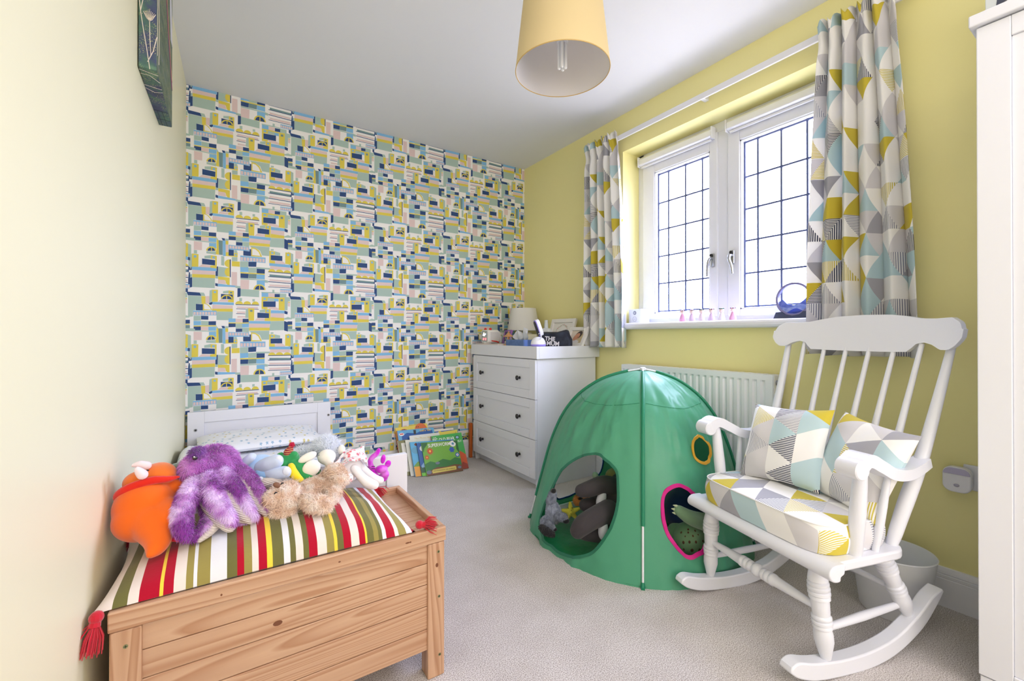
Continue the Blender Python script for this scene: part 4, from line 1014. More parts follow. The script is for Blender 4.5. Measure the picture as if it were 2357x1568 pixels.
def inside(p, P):
    c = False; n = len(P)
    for i in range(n):
        a, b = P[i - 1], P[i]
        if (a[1] > p[1]) != (b[1] > p[1]) and p[0] < (b[0] - a[0]) * (p[1] - a[1]) / (b[1] - a[1]) + a[0]: c = not c
    return c
tent = empty('play_tent', (1.70, 1.48, 0), label='green fabric igloo play tent with oval openings', cat='tent')
itn = parent_inv(tent)
TG = mat('green_tent_nylon', (90, 176, 138), .38, sheen=.1, trans=.30)
def crease(m, sc, st, dist, z=.45):
    N = m.node_tree.nodes; L = m.node_tree.links; b = N['Principled BSDF']; tc = N.new('ShaderNodeTexCoord'); prev = None
    for (scale, strch, s_, d_) in ((sc, (1, 1, z), st, dist), (sc * 2.3, (1, 1, z * .6), st * .7, dist * .5)):
        mp = N.new('ShaderNodeMapping'); mp.inputs['Scale'].default_value = strch; mp.inputs['Rotation'].default_value = (.35, .25, 0); L.new(tc.outputs['Object'], mp.inputs[0])
        nz = N.new('ShaderNodeTexNoise'); nz.noise_type = 'RIDGED_MULTIFRACTAL'; nz.inputs['Scale'].default_value = scale; nz.inputs['Detail'].default_value = 1.5; nz.inputs['Roughness'].default_value = .4; nz.inputs['Distortion'].default_value = .4; L.new(mp.outputs[0], nz.inputs['Vector'])
        bp = N.new('ShaderNodeBump'); bp.inputs['Strength'].default_value = s_; bp.inputs['Distance'].default_value = d_; L.new(nz.outputs[0], bp.inputs['Height'])
        if prev: L.new(prev, bp.inputs['Normal'])
        prev = bp.outputs[0]
    L.new(prev, b.inputs['Normal'])
crease(TG, 5.5, .55, .010)
TG2 = mat('dark_green_tent_tape', (24, 128, 92), .5)
TGF = mat('green_tent_floor', (20, 128, 78), .35, bump=(14, .5, .012))
PINKT = mat('pink_binding', (206, 20, 130), .55); YELT = mat('amber_binding', (222, 164, 48), .55); BLUET = mat('blue_binding', (36, 84, 160), .55); EMT = mat('green_binding', (34, 112, 84), .55)
def panel(c0, c1, bul, holes, seed, t1=.972):
    NS, NT = 46, 56; pts = []; edges = []; hp = [densify(h_, 4) for h_ in holes]
    outer = [(i / NS, 0) for i in range(NS)] + [(1, t1 * j / NT) for j in range(NT)] + [(1 - i / NS, t1) for i in range(NS)] + [(0, t1 * (1 - j / NT)) for j in range(NT)]
    pts += outer; n = len(outer); edges += [(i, (i + 1) % n) for i in range(n)]
    for h_ in hp:
        b = len(pts); pts += h_; edges += [(b + i, b + (i + 1) % len(h_)) for i in range(len(h_))]
    for i in range(1, NS):
        for j in range(1, NT):
            p = (i / NS, t1 * j / NT)
            if all(min((p[0] - q[0]) ** 2 + (p[1] - q[1]) ** 2 for q in h_) > .00008 for h_ in hp): pts.append(p)
    v, e, f, *_ = delaunay_2d_cdt([Vector(p) for p in pts], edges, [], 0, 1e-6)
    V = [itn @ tsurf(c0, c1, bul, p[0], p[1], 1.0, seed) for p in v]; Fo = []
    for q in f:
        c = sum((Vector(v[i]) for i in q), Vector((0, 0))) / len(q)
        if any(inside(c, h_) for h_ in hp) or not (0 <= c.x <= 1): continue
        Fo.append(tuple(q))
    m = MB(); m.add(V, Fo); return m
BF, BR_ = .125, .112
specs = [(cF, cL, BF, [DOOR], 1), (cF, cR, BR_, [PINK, YEL], 5), (cL, cB, .05, [BACK], 9), (cB, cR, .02, [], 13)]
for c0, c1, bl, hs, sd in specs:
    o = panel(c0, c1, bl, hs, sd).build('fabric_panel', TG, tent, smooth=80)
def binding(c0, c1, bl, P, sd, mt, w=.0085):
    D = densify(P, 4); L_ = [tsurf(c0, c1, bl, a, b, 1.0, sd) for a, b in D]; n = len(L_); m = MB(); cen = sum(L_, Vector()) / n
    V = []
    nrm = Vector(((c0 + c1) / 2 - TC).to_3d()).normalized()
    for p in L_:
        o_ = (p - cen).normalized()
        for dx, dn in ((-.35, .0012), (1, .0022), (1, -.0018), (-.35, -.0018)): V.append(itn @ (p + o_ * w * dx + nrm * dn))
    F = []
    for i in range(n):
        a, b = i * 4, ((i + 1) % n) * 4
        for k in range(4): F.append((a + k, a + (k + 1) % 4, b + (k + 1) % 4, b + k))
    m.add(V, F); return m.build('opening_binding', mt, tent, smooth=60, label=None)
binding(cF, cL, BF, DOOR, 1, EMT); tag(binding(cF, cR, BR_, PINK, 5, PINKT, .011), 'pink binding of low window'); tag(binding(cF, cR, BR_, YEL, 5, YELT, .009), 'amber binding of small window'); binding(cL, cB, .05, BACK, 9, BLUET)
for k, c in enumerate((cF, cL, cB, cR)):
    P = []
    for i in range(33):
        t = i / 32; q, z = prof_q(t); p = c.lerp(TC, q); o_ = (c - TC).normalized() * .004; P.append(Vector((p.x + o_.x, p.y + o_.y, TH_ * z + .004 * t)))
    s0 = 7 if k == 0 else (4 if k == 1 else 3)
    m = MB(); m.tube([itn @ p for p in P[s0:31]], .0085, 10, flat=.8); m.build('pole_sleeve', TG2, tent, smooth=60)
    m = MB(); m.tube([itn @ p for p in P[:s0 + 1]], .0042, 10); m.tube([itn @ p for p in P[29:]], .0042, 10); m.build('pole', WHITE, tent, smooth=60)
    m = MB(); b0 = Vector((c.x, c.y, 0)); o_ = (c - TC).normalized().to_3d(); m.tube([itn @ (b0 + Vector((0, 0, .022))), itn @ (b0 + o_ * .004 + Vector((0, 0, .004))), itn @ (b0 + o_ * .014 + Vector((0, 0, .002)))], [.006, .009, .007], 8); m.build('corner_tab', TG2, tent, smooth=60)
# stitched seam lines high on the panels
for c0, c1, bl, hs, sd in specs[:2]:
    P = [itn @ (tsurf(c0, c1, bl, i / 40, .70 - .035 * math.sin(math.pi * i / 40), 1.0, sd) + (((c0 + c1) / 2 - TC).to_3d()).normalized() * .0008) for i in range(1, 40)]
    m = MB(); m.tube(P, .0010, 4); m.build('seam', TG2, tent)
c = itn @ Vector((TC.x, TC.y, TH_ + .006)); m = MB(); m.rod(c - Vector((0, 0, .008)), c + Vector((0, 0, .006)), [(0, .014), (.8, .014), (1, .008)], 16); m.build('top_hub', WHITE, tent, smooth=50)
m = MB(); ring = []
for c0, c1, bl, rev in ((cF, cL, BF, 0), (cL, cB, .05, 0), (cB, cR, .02, 0), (cR, cF, BR_, 0)):
    for i in range(16): p = tsurf(c0, c1, bl, i / 16, 0); ring.append(p)
V = [itn @ Vector((1.68, 1.49, .004))]
for k in range(1, 9):
    for p in ring:
        q = Vector((1.68, 1.49, .004)).lerp(Vector((p.x, p.y, .004)), k / 8); q.z = .006 + (.008 * abs(mnoise.noise(Vector((q.x * 9, q.y * 9, 3))))) * (1 if k < 8 else 0); V.append(itn @ q)
n = len(ring); F = [(0, 1 + i, 1 + (i + 1) % n) for i in range(n)]
for k in range(7):
    for i in range(n): F.append((1 + k * n + i, 1 + (k + 1) * n + i, 1 + (k + 1) * n + (i + 1) % n, 1 + k * n + (i + 1) % n))
m.add(V, F); m.build('ground_sheet', TGF, tent, smooth=80)

# ================================================================ rocking chair
rk = empty('rocking_chair', (1.597, .731, 0), math.radians(163.85), label='white painted spindle-back rocking chair with patterned cushions', cat='chair')
CHW = mat('chair_white_paint', (226, 228, 235), .32, coat=.15)
def rp(name, m, bevel=0, smooth=50, parent=None, seg=2): return m.build(name, CHW, parent or rk, bevel=bevel, smooth=smooth, seg=seg)
lowc = catmull([(.268, 0, .052), (.235, 0, .030), (.17, 0, .010), (.06, 0, .0), (-.05, 0, .0), (-.15, 0, .020), (-.254, 0, .070), (-.318, 0, .128), (-.352, 0, .168)], 5)
upc = catmull([(.262, 0, .066), (.235, 0, .074), (.17, 0, .058), (.06, 0, .046), (-.05, 0, .049), (-.15, 0, .070), (-.245, 0, .118), (-.30, 0, .158), (-.345, 0, .178)], 5)
for s in (-1, 1):
    m = MB(); w = .020; y = .222 * s; V = []; n = len(lowc)
    for a, b in zip(lowc, upc): V += [(a.x, y - w, a.z), (a.x, y + w, a.z), (b.x, y + w, b.z), (b.x, y - w, b.z)]
    F = [(0, 1, 2, 3), tuple((n - 1) * 4 + i for i in (3, 2, 1, 0))]
    for i in range(n - 1):
        for k in range(4): F.append((i * 4 + k, i * 4 + (k + 1) % 4, i * 4 + 4 + (k + 1) % 4, i * 4 + 4 + k))
    m.add(V, F); rp('rocker', m, .005, 40, seg=3)
    LEG = [(0, .016), (.06, .018), (.14, .0235), (.19, .026), (.20, .0225), (.215, .0275), (.235, .0275), (.25, .024), (.262, .0285), (.285, .0285), (.298, .0245), (.31, .0285), (.332, .0285), (.345, .024), (.357, .027), (.38, .027), (.39, .0225), (.42, .0235), (.52, .0225), (.55, .021), (.565, .0255), (.59, .0255), (.6, .0225), (.612, .0265), (.635, .0265), (.645, .022), (.657, .025), (.68, .025), (.69, .0215), (.74, .0245), (.82, .0245), (.92, .0185), (1, .0135)]
    m = MB(); m.rod((.132, .205 * s, .318), (.120, .224 * s, .052), LEG, 24); rp('leg', m)
    m = MB(); m.rod((-.135, .190 * s, .318), (-.232, .216 * s, .105), LEG, 24); rp('leg', m)
    m = MB(); m.rod((.124, .215 * s, .128), (-.205, .207 * s, .135), [(0, .009), (.1, .010), (.5, .0125), (.9, .010), (1, .009)], 14); rp('stretcher', m)
    # back post
    P = catmull([(-.125, .235 * s, .335), (-.165, .245 * s, .45), (-.222, .258 * s, .60), (-.280, .266 * s, .77), (-.330, .274 * s, .935)], 8)
    m = MB(); m.tube(P, list(np.interp(np.linspace(0, 1, len(P)), [0, .08, .3, .42, .55, 1], [.013, .017, .0195, .019, .0165, .0105])), 18); rp('back_post', m)
    # arm with rolled front end
    A = catmull([(.092, 0, .607), (.055, 0, .624), (.005, 0, .603), (-.055, 0, .575), (-.12, 0, .567), (-.175, 0, .576), (-.222, 0, .590)], 8); V = []; n = len(A)
    for i, p in enumerate(A):
        k = i / (n - 1); hw = np.interp(k, [0, .25, .6, 1], [.030, .029, .026, .021]); th = np.interp(k, [0, .2, 1], [.019, .0175, .0135]); yc = s * np.interp(k, [0, 1], [.277, .262])
        tn = (A[min(i + 1, n - 1)] - A[max(i - 1, 0)]).normalized(); nz_ = Vector((-tn.z, 0, tn.x));  nz_ = nz_ if nz_.z > 0 else -nz_
        V += [p + Vector((0, yc - hw, 0)) - nz_ * th, p + Vector((0, yc + hw, 0)) - nz_ * th, p + Vector((0, yc + hw, 0)) + nz_ * th, p + Vector((0, yc - hw, 0)) + nz_ * th]
    F = [(0, 1, 2, 3), tuple((n - 1) * 4 + i for i in (3, 2, 1, 0))]
    for i in range(n - 1):
        for k in range(4): F.append((i * 4 + k, i * 4 + (k + 1) % 4, i * 4 + 4 + (k + 1) % 4, i * 4 + 4 + k))
    m = MB(); m.add(V, F); yc = .277 * s; m.rod((.093, yc - .0302, .602), (.093, yc + .0302, .602), [(0, .0235), (.05, .0265), (.95, .0265), (1, .0235)], 26); rp('arm', m, .0, 40)
    m = MB(); m.rod((.040, .247 * s, .335), (.050, .272 * s, .600), [(0, .015), (.1, .019), (.5, .0205), (.8, .018), (1, .015)], 18); rp('arm_post', m)
    m = MB(); m.rod((-.035, .250 * s, .335), (-.065, .268 * s, .572), [(0, .008), (.3, .0115), (.6, .011), (1, .0075)], 14); rp('arm_spindle', m)
# seat slab with rolled front
out = [(.150, -.272)]
for a in range(0, 91, 15): out.append((-.095 - .065 * math.sin(math.radians(a)), -.272 + .065 * (1 - math.cos(math.radians(a)))))
out = out + [(x, -y) for x, y in reversed(out)]
m = MB(); m.prism(out, lambda a, b: (a, b, .318), (0, 0, .027)); rp('seat', m, .006, 35, seg=3)
m = MB(); Pp = [(.150 + .030 * math.cos(a), .322 + .023 * math.sin(a)) for a in np.radians(np.arange(-110, 91, 15))] + [(.12, .345), (.125, .318), (.138, .312)]
m.prism([(a, b) for a, b in Pp], lambda a, b: (a, -.282, b), (0, .564, 0)); rp('seat_front', m, .004, 50, seg=3)
# top rail
RO = [(-.318, .972), (-.308, 1.003), (-.280, 1.020), (-.235, 1.018), (-.19, 1.020), (-.15, 1.028), (-.09, 1.037), (0, 1.040)]
RO = RO + [(-a, b) for a, b in reversed(RO[:-1])]
RB = [(.308, .938), (.285, .921), (.262, .921), (.238, .936), (.212, .943), (.190, .938), (.176, .922), (.165, .911), (.10, .909), (0, .908)]
RB = RB + [(-a, b) for a, b in reversed(RB[:-1])]
prof_r = RO + RB
def rail(a, b, off):
    x = -.325 - (b - .91) * .30 - off - .05 * (a / .32) ** 2 * -1
    return (x, a, b)
def strip_rail(m, off):
    pass
m = MB(); N_ = 64; V = []
def y_edges(y):
    up_ = np.interp(y, [p[0] for p in RO], [p[1] for p in RO]); lo = np.interp(y, [p[0] for p in reversed(RB)], [p[1] for p in reversed(RB)]); return lo, up_
ys = [-.318 + .636 * (.5 - .5 * math.cos(math.pi * i / N_)) for i in range(N_ + 1)]
for y in ys:
    lo, hi = y_edges(y)
    if abs(y) > .3: k = (abs(y) - .3) / .018; mid = .972; lo = lo + (mid - .012 - lo) * k ** 2; hi = hi + (mid + .012 - hi) * k ** 2
    V += [rail(y, lo, 0), rail(y, hi, 0), rail(y, hi, .022), rail(y, lo, .022)]
F = [(0, 1, 2, 3), tuple(N_ * 4 + i for i in (3, 2, 1, 0))]
for i in range(N_):
    for k in range(4): F.append((i * 4 + k, i * 4 + (k + 1) % 4, i * 4 + 4 + (k + 1) % 4, i * 4 + 4 + k))
m.add(V, F); rp('top_rail', m, .004, 40, seg=3)
for k in range(6):
    yt = -.2 + .08 * k; ybm = yt * .86
    m = MB(); m.rod((-.142, ybm, .335), (-.334 - .012 * (1 - abs(yt) / .2) + .008, yt, .925 + (.013 if abs(yt) > .19 else 0)), [(0, .0075), (.15, .0105), (.4, .011), (.75, .0085), (1, .007)], 14); rp('back_spindle', m)
m = MB(); m.rod((.128, -.212, .186), (.128, .212, .186), [(0, .009), (.1, .0115), (.30, .016), (.34, .017), (.35, .0195), (.37, .0195), (.38, .0165), (.39, .0195), (.41, .0195), (.42, .0165), (.43, .019), (.445, .0185), (.46, .0125), (.475, .019), (.5, .022), (.525, .019), (.54, .0125), (.555, .0185), (.57, .019), (.58, .0165), (.59, .0195), (.61, .0195), (.62, .0165), (.63, .0195), (.65, .0195), (.66, .017), (.70, .016), (.9, .0115), (1, .009)], 20); rp('front_stretcher', m)
m = MB(); m.rod((-.190, -.205, .185), (-.190, .205, .185), [(0, .008), (.5, .012), (1, .008)], 14); rp('rear_stretcher', m)

# ---- chair cushions
def to_world(e, p): return Matrix.Translation(e.location) @ e.rotation_euler.to_matrix().to_4x4() @ Vector(p)
CUSH = lattice_fabric('chair_print', .104, math.radians(90), 2.7, 0)
CUSHS = lattice_fabric('seat_cushion_print', .104, 0, 3.3, 0)
sc_ = empty('chair_seat_cushion', to_world(rk, (.015, .0, .346)), rk.rotation_euler.z, label='boxy triangle-print seat pad on the rocking chair seat', cat='cushion')
def box_cushion(w, d, hgt):
    """boxed pad: top/bottom crowned, side walls with slight bulge; uv unrolls over the front"""
    m = MB(); r = .022
    def shp(u, v):   # u round (0..1), v from bottom centre over the side to top centre
        an = 2 * math.pi * u; e = 5.5
        cx = math.copysign(abs(math.cos(an)) ** (2 / e), math.cos(an)); cy = math.copysign(abs(math.sin(an)) ** (2 / e), math.sin(an))
        if v < .25: k = v / .25; z = 0
        elif v < .75: k = 1; z = hgt * (v - .25) / .5
        else: k = 1 - (v - .75) / .25; z = hgt
        if v >= .75: z = hgt + .014 * (1 - k ** 2.5)
        bul = 1 + .035 * math.sin(math.pi * min(1, max(0, (v - .25) / .5))) if .25 <= v <= .75 else 1
        x, y = cx * d / 2 * k * bul, cy * w / 2 * k * bul
        z += .0022 * mnoise.noise(Vector((x * 25, y * 25, z * 30)))
        return Vector((x, y, max(z, .0)))
    def uv(u, v):
        p = shp(u, v); 
        if v >= .75: return (p.y + 1, .35 + p.x)
        q = shp(u, .75); dd = .5 * hgt * (1 - (v - .25) / .5) * 2 if v > .25 else hgt
        n = Vector((q.x / d, q.y / w)); 
        if abs(n.x) >= abs(n.y): return (q.y + 1, .35 + q.x + math.copysign(dd, n.x))
        return (q.y + 1 + math.copysign(dd, n.y), .35 + q.x)
    m.grid(shp, 120, 40, uv=uv); return m
o = box_cushion(.485, .285, .082).build('cushion_cover', CUSHS, sc_, smooth=70)
m = MB(); P = []
for i in range(121):
    an = 2 * math.pi * i / 120; e = 5.5; P.append(Vector((math.copysign(abs(math.cos(an)) ** (2 / e), math.cos(an)) * .1427, math.copysign(abs(math.sin(an)) ** (2 / e), math.sin(an)) * .2427, .082)))
m.tube(P, .0022, 6); m.build('piping', mat('white_piping', (240, 240, 238), .8), sc_, smooth=60)
def back_cushion(name, ctr, rotm, w, h_, seed, label):
    e_ = empty(name, to_world(rk, ctr), rk.rotation_euler.z, label=label, cat='cushion', group='square back cushions on the rocking chair')
    m, f = pillow_mesh(w, h_, .048, .040, .075, nz=1.3, seed=seed)
    uvq = lambda u, v: (w * u + seed, h_ * v + seed * .7)
    M = rotm
    m.grid(lambda u, v: M @ Vector(f(1)(u, v)), 40, 40, uv=uvq); m.grid(lambda u, v: M @ Vector(f(-1)(u, v)), 40, 40, uv=uvq)
    m.build('cushion_cover', CUSH, e_, smooth=80); return e_
# local x forward; cushion plane spans local y (width) and z(height): map (a,b,c)->(c,a,b)
PM = Matrix(((0, 0, 1), (1, 0, 0), (0, 1, 0)))
lean = R3(0, -25, 0)
back_cushion('back_cushion', (-.075, -.075, .570), R3(0, 0, 8) @ lean @ R3(4, 0, 0) @ PM, .285, .290, 4.2, 'larger square triangle-print cushion leaning at the tent side of the rocking chair')
back_cushion('back_cushion', (-.118, .150, .560), R3(0, 0, -10) @ lean @ R3(-6, 0, 0) @ PM, .262, .290, 7.9, 'triangle-print cushion wedged behind the near arm of the rocking chair')

# ================================================================ soft toys
def PT(px, py, Y): return at(px, py, Y=Y)
def PTS(L_): return [at(a, b, Y=c) for a, b, c in L_]
def blotch(name, dark, light, mid, scale, lo=.42, hi=.6, rough=.9):
    m = bpy.data.materials.new(name); m.use_nodes = True; N = m.node_tree.nodes; L = m.node_tree.links; b = N['Principled BSDF']
    b.inputs['Roughness'].default_value = rough; b.inputs['Sheen Weight'].default_value = .5; b.inputs['Specular IOR Level'].default_value = .15
    tc = N.new('ShaderNodeTexCoord'); nz = N.new('ShaderNodeTexNoise'); nz.inputs['Scale'].default_value = scale; nz.inputs['Detail'].default_value = 2; L.new(tc.outputs['Object'], nz.inputs['Vector'])
    cr = N.new('ShaderNodeValToRGB'); e = cr.color_ramp.elements; e[0].position = lo; e[0].color = rgba(dark); e[1].position = hi; e[1].color = rgba(light); q = e.new((lo + hi) / 2); q.color = rgba(mid)
    L.new(nz.outputs[0], cr.inputs[0]); L.new(cr.outputs[0], b.inputs['Base Color'])
    t = N.new('ShaderNodeBsdfTranslucent'); L.new(cr.outputs[0], t.inputs[0]); ms = N.new('ShaderNodeMixShader'); ms.inputs[0].default_value = .04; L.new(b.outputs[0], ms.inputs[1]); L.new(t.outputs[0], ms.inputs[2]); L.new(ms.outputs[0], N['Material Output'].inputs[0]); return m
def felt(name, c, sheen=.35, scale=180, s=.25): return mat(name, c, .88, sheen=sheen, spec=.15, bump=(scale, s, .001))
def eye(parent, p, r, mt=None, name='eye'):
    m = MB(); m.ball(p, r, seg=14, ring=10); m.build(name, mt or BLACK, parent, smooth=80)

# purple octopus
PURF = blotch('purple_blotched_fur', (146, 60, 164), (238, 212, 250), (208, 148, 222), 17)
PURF2 = blotch('purple_head_fur', (158, 76, 170), (222, 158, 230), (198, 118, 208), 12, .34, .6)
CORD = mat('cream_ribbed_cord', (222, 212, 204), .85)
def ribbed():
    m = bpy.data.materials.new('cream_ribbed_fabric'); m.use_nodes = True; N = m.node_tree.nodes; L = m.node_tree.links; b = N['Principled BSDF']; b.inputs['Base Color'].default_value = rgba((226, 216, 208)); b.inputs['Roughness'].default_value = .85
    tc = N.new('ShaderNodeTexCoord'); sp = N.new('ShaderNodeSeparateXYZ'); L.new(tc.outputs['Object'], sp.inputs[0])
    a = N.new('ShaderNodeMath'); a.operation = 'MULTIPLY_ADD'; a.inputs[1].default_value = .5; L.new(sp.outputs[0], a.inputs[0]); L.new(sp.outputs[2], a.inputs[2])
    s_ = N.new('ShaderNodeMath'); s_.operation = 'MULTIPLY'; s_.inputs[1].default_value = 1250; L.new(a.outputs[0], s_.inputs[0]); w = N.new('ShaderNodeMath'); w.operation = 'SINE'; L.new(s_.outputs[0], w.inputs[0])
    bp = N.new('ShaderNodeBump'); bp.inputs['Strength'].default_value = .8; bp.inputs['Distance'].default_value = .0012; L.new(w.outputs[0], bp.inputs['Height']); L.new(bp.outputs[0], b.inputs['Normal']); return m
RIB = ribbed()
oc = empty('octopus_toy', PT(480, 1200, 1.33), label='large fluffy purple octopus soft toy slumped on the striped cushion', cat='soft toy')
hd = plush_part('head', [E(PT(492, 1072, 1.40), (.058, .055, .052)), E(PT(470, 1082, 1.38), (.052, .05, .048)), E(PT(452, 1078, 1.355), (.034, .03, .034)), E(PT(484, 1112, 1.37), (.052, .045, .040))], PURF2, oc, .0045, 8, (9000, .010, .0009, dict(droop=(.2, -.3, -.7), curl=.45, seed=2)))
eye(oc, PT(449, 1054, 1.318), (.0062, .005, .0062), mat('black_eye', (12, 12, 14), .12, coat=1)); eye(oc, PT(447, 1052, 1.313), .0018, mat('white_glint', (250, 250, 250), .2), 'eye_highlight')
plush_part('eyebrow', [T(PTS([(440, 1045, 1.325), (452, 1039, 1.325), (464, 1037, 1.335)]), [.005, .0075, .005])], blotch('plum_fur', (110, 50, 140), (150, 90, 180), (130, 70, 160), 20), oc, .003, 4, (1500, .009, .0008, dict(seed=4)))
TEN = [([(452, 1112, 1.33), (436, 1140, 1.285), (419, 1178, 1.25), (421, 1215, 1.225), (428, 1240, 1.21)], [.030, .031, .028, .025, .012], None),
       ([(470, 1120, 1.35), (476, 1155, 1.31), (484, 1188, 1.28), (470, 1215, 1.25), (446, 1240, 1.23)], [.026, .024, .022, .018, .011], (.8, -.2, -.55)),
       ([(478, 1105, 1.33), (488, 1135, 1.285), (506, 1168, 1.255), (528, 1195, 1.235), (535, 1205, 1.23)], [.034, .033, .027, .021, .013], (-.1, 0, -1)),
       ([(505, 1092, 1.35), (535, 1118, 1.31), (556, 1148, 1.285), (573, 1174, 1.27), (587, 1192, 1.265)], [.032, .027, .021, .019, .012], (-.75, -.2, -.6)),
       ([(528, 1072, 1.40), (570, 1098, 1.37), (594, 1130, 1.335), (608, 1156, 1.31), (623, 1178, 1.30)], [.026, .024, .019, .017, .011], (-.8, -.25, -.5)),
       ([(490, 1150, 1.33), (520, 1180, 1.30), (550, 1198, 1.29), (580, 1204, 1.285)], [.022, .022, .019, .012], (0, -.6, .5)),
       ([(545, 1080, 1.46), (585, 1105, 1.45), (612, 1122, 1.44), (640, 1118, 1.44)], [.022, .02, .018, .012], (-.2, -.5, .4))]
for i, (P, R_, und) in enumerate(TEN):
    R_ = [r * .74 for r in R_]; te = plush_part('tentacle', [T(PTS(P), R_)], PURF if i != 4 else PURF2, oc, .0045, 6, (5200, .0075, .0009, dict(droop=(0, -.2, -1), curl=.35, seed=10 + i)))
    if und:
        d = Vector(und).normalized(); Q = [p + d * (r * .72 + .006) for p, r in zip(PTS(P), np.interp(np.linspace(0, 1, len(P)), np.linspace(0, 1, len(R_)), R_))]
        o = plush_part('tentacle_underside', [T(Q, [r * .9 for r in R_])], RIB, None, .004, 6); o.parent = te; o.data.transform(parent_inv(oc))

# orange three-horned dinosaur
ORG = felt('orange_velour', (232, 104, 24)); REDV = felt('red_velour', (214, 40, 24)); 
tr = empty('dinosaur_toy', PT(340, 1240, 1.27), label='orange horned dinosaur soft toy with red neck frill beside the wall', cat='soft toy')
plush_part('body', [E(PT(333, 1165, 1.33), (.060, .055, .062), R3(0, 8, 0)), E(PT(330, 1195, 1.31), (.058, .05, .05)), T(PTS([(345, 1200, 1.29), (362, 1235, 1.25), (360, 1258, 1.225), (346, 1277, 1.205)]), [.042, .030, .021, .009]), T(PTS([(375, 1135, 1.34), (405, 1120, 1.35), (430, 1118, 1.38)]), [.022, .019, .017]), T(PTS([(375, 1170, 1.30), (400, 1182, 1.27), (416, 1192, 1.26)]), [.028, .026, .02])], ORG, tr, .004, 10)
plush_part('head', [E(PT(368, 1090, 1.36), (.034, .040, .026), R3(0, 10, 0)), E(PT(345, 1100, 1.37), (.035, .035, .026)), E(PT(380, 1096, 1.35), (.022, .028, .021)), E(PT(318, 1110, 1.37), (.030, .035, .026))], felt('orange_velour_head', (236, 122, 48)), tr, .0035, 8)
plush_part('neck_frill', [T(PTS([(411, 1098, 1.325), (386, 1103, 1.315), (352, 1106, 1.31), (316, 1116, 1.31), (288, 1128, 1.315), (270, 1143, 1.33), (276, 1165, 1.35)]), [.0045, .008, .010, .010, .010, .009, .006]), E(PT(283, 1142, 1.36), (.012, .035, .022)), T(PTS([(376, 1105, 1.345), (340, 1110, 1.35), (300, 1122, 1.355), (280, 1136, 1.36)]), [.008, .010, .010, .010])], REDV, tr, .003, 6)
plush_part('horn', [T(PTS([(338, 1072, 1.34), (322, 1069, 1.34), (306, 1072, 1.34)]), [.010, .0085, .004])], felt('pale_pink_plush', (240, 222, 226)), tr, .0022, 4)
plush_part('horn', [T(PTS([(328, 1093, 1.305), (320, 1085, 1.30), (316, 1080, 1.297)]), [.0115, .009, .006])], felt('pale_pink_plush', (240, 222, 226)), tr, .0022, 4)
m = MB(); m.tube([tr.matrix_basis.inverted() @ p for p in PTS([(334, 1086, 1.316), (339, 1083, 1.316), (343, 1083, 1.318)])], [.001, .0022, .001], 8); m.build('eye', BLACK, tr)
# helper: eyes given in world space need local coordinates
for o_ in list(oc.children):
    if o_.name.startswith('eye') and not o_.name.startswith('eyebrow'): o_.data.transform(parent_inv(oc))
def eyew(parent, p, r, mt=None, name='eye'):
    eye(parent, parent_inv(parent) @ p, r, mt, name)
m = MB(); q = [parent_inv(tr) @ p for p in PTS([(381, 1232, 1.255), (408, 1224, 1.25), (410, 1231, 1.245), (383, 1239, 1.25)])]; m.add(q + [p + Vector((0, .001, 0)) for p in q], [(0, 1, 2, 3), (7, 6, 5, 4), (0, 4, 5, 1), (1, 5, 6, 2), (2, 6, 7, 3), (3, 7, 4, 0)]); m.build('sewn_label', WHITE, tr)

# red toy lying under the octopus / dinosaur
rt = empty('crab_toy', PT(392, 1232, 1.26), label='flat red soft toy mostly hidden under the orange dinosaur', cat='soft toy')
plush_part('body', [E(PT(395, 1222, 1.285), (.035, .035, .015)), T(PTS([(380, 1240, 1.245), (412, 1243, 1.245)]), [.006, .006])], felt('crimson_velour', (190, 26, 30)), rt, .003, 6)

# dark green scaly turtle behind
gt = empty('turtle_toy', PT(415, 1110, 1.52), label='green turtle soft toy with yellow shell lines behind the orange dinosaur', cat='soft toy')
plush_part('body', [E(PT(418, 1118, 1.50), (.060, .05, .030)), E(PT(400, 1135, 1.48), (.045, .04, .028))], felt('sage_plush', (126, 136, 90)), gt, .004, 8)
plush_part('shell', [E(PT(424, 1088, 1.53), (.058, .05, .030)), E(PT(420, 1100, 1.52), (.062, .055, .012))], blotch('turtle_shell', (74, 96, 52), (196, 206, 70), (84, 108, 60), 60, .5, .66), gt, .004, 6)

# brown teddy lying on its side
TED = blotch('curly_tan_fur', (234, 202, 176), (255, 242, 230), (248, 224, 204), 40, .38, .62); 
td = empty('teddy_bear', PT(700, 1165, 1.30), label='curly beige teddy bear lying on its side on the striped cushion', cat='soft toy')
fur = lambda n, s: (n, .0075, .0009, dict(droop=(0, 0, -.2), curl=1.1, seed=s))
plush_part('head', [E(PT(656, 1148, 1.31), (.045, .042, .039), R3(0, 15, 0)), E(PT(628, 1148, 1.295), (.021, .020, .020)), E(PT(650, 1180, 1.285), (.030, .02, .014))], TED, td, .0045, 8, fur(9000, 21))
plush_part('body', [E(PT(712, 1128, 1.36), (.040, .034, .026), R3(0, -20, 0)), E(PT(735, 1118, 1.38), (.032, .03, .026))], TED, td, .0045, 8, fur(8000, 22))
plush_part('arm', [T(PTS([(706, 1152, 1.28), (722, 1160, 1.25), (748, 1163, 1.245)]), [.019, .021, .019])], TED, td, .0045, 6, fur(5500, 23))
plush_part('leg', [T(PTS([(748, 1118, 1.36), (768, 1130, 1.325), (764, 1150, 1.30)]), [.020, .021, .014])], TED, td, .0045, 6, fur(5000, 24))
plush_part('leg', [T(PTS([(752, 1102, 1.39), (772, 1088, 1.36), (784, 1104, 1.335)]), [.020, .024, .021])], TED, td, .0045, 6, fur(5500, 25))
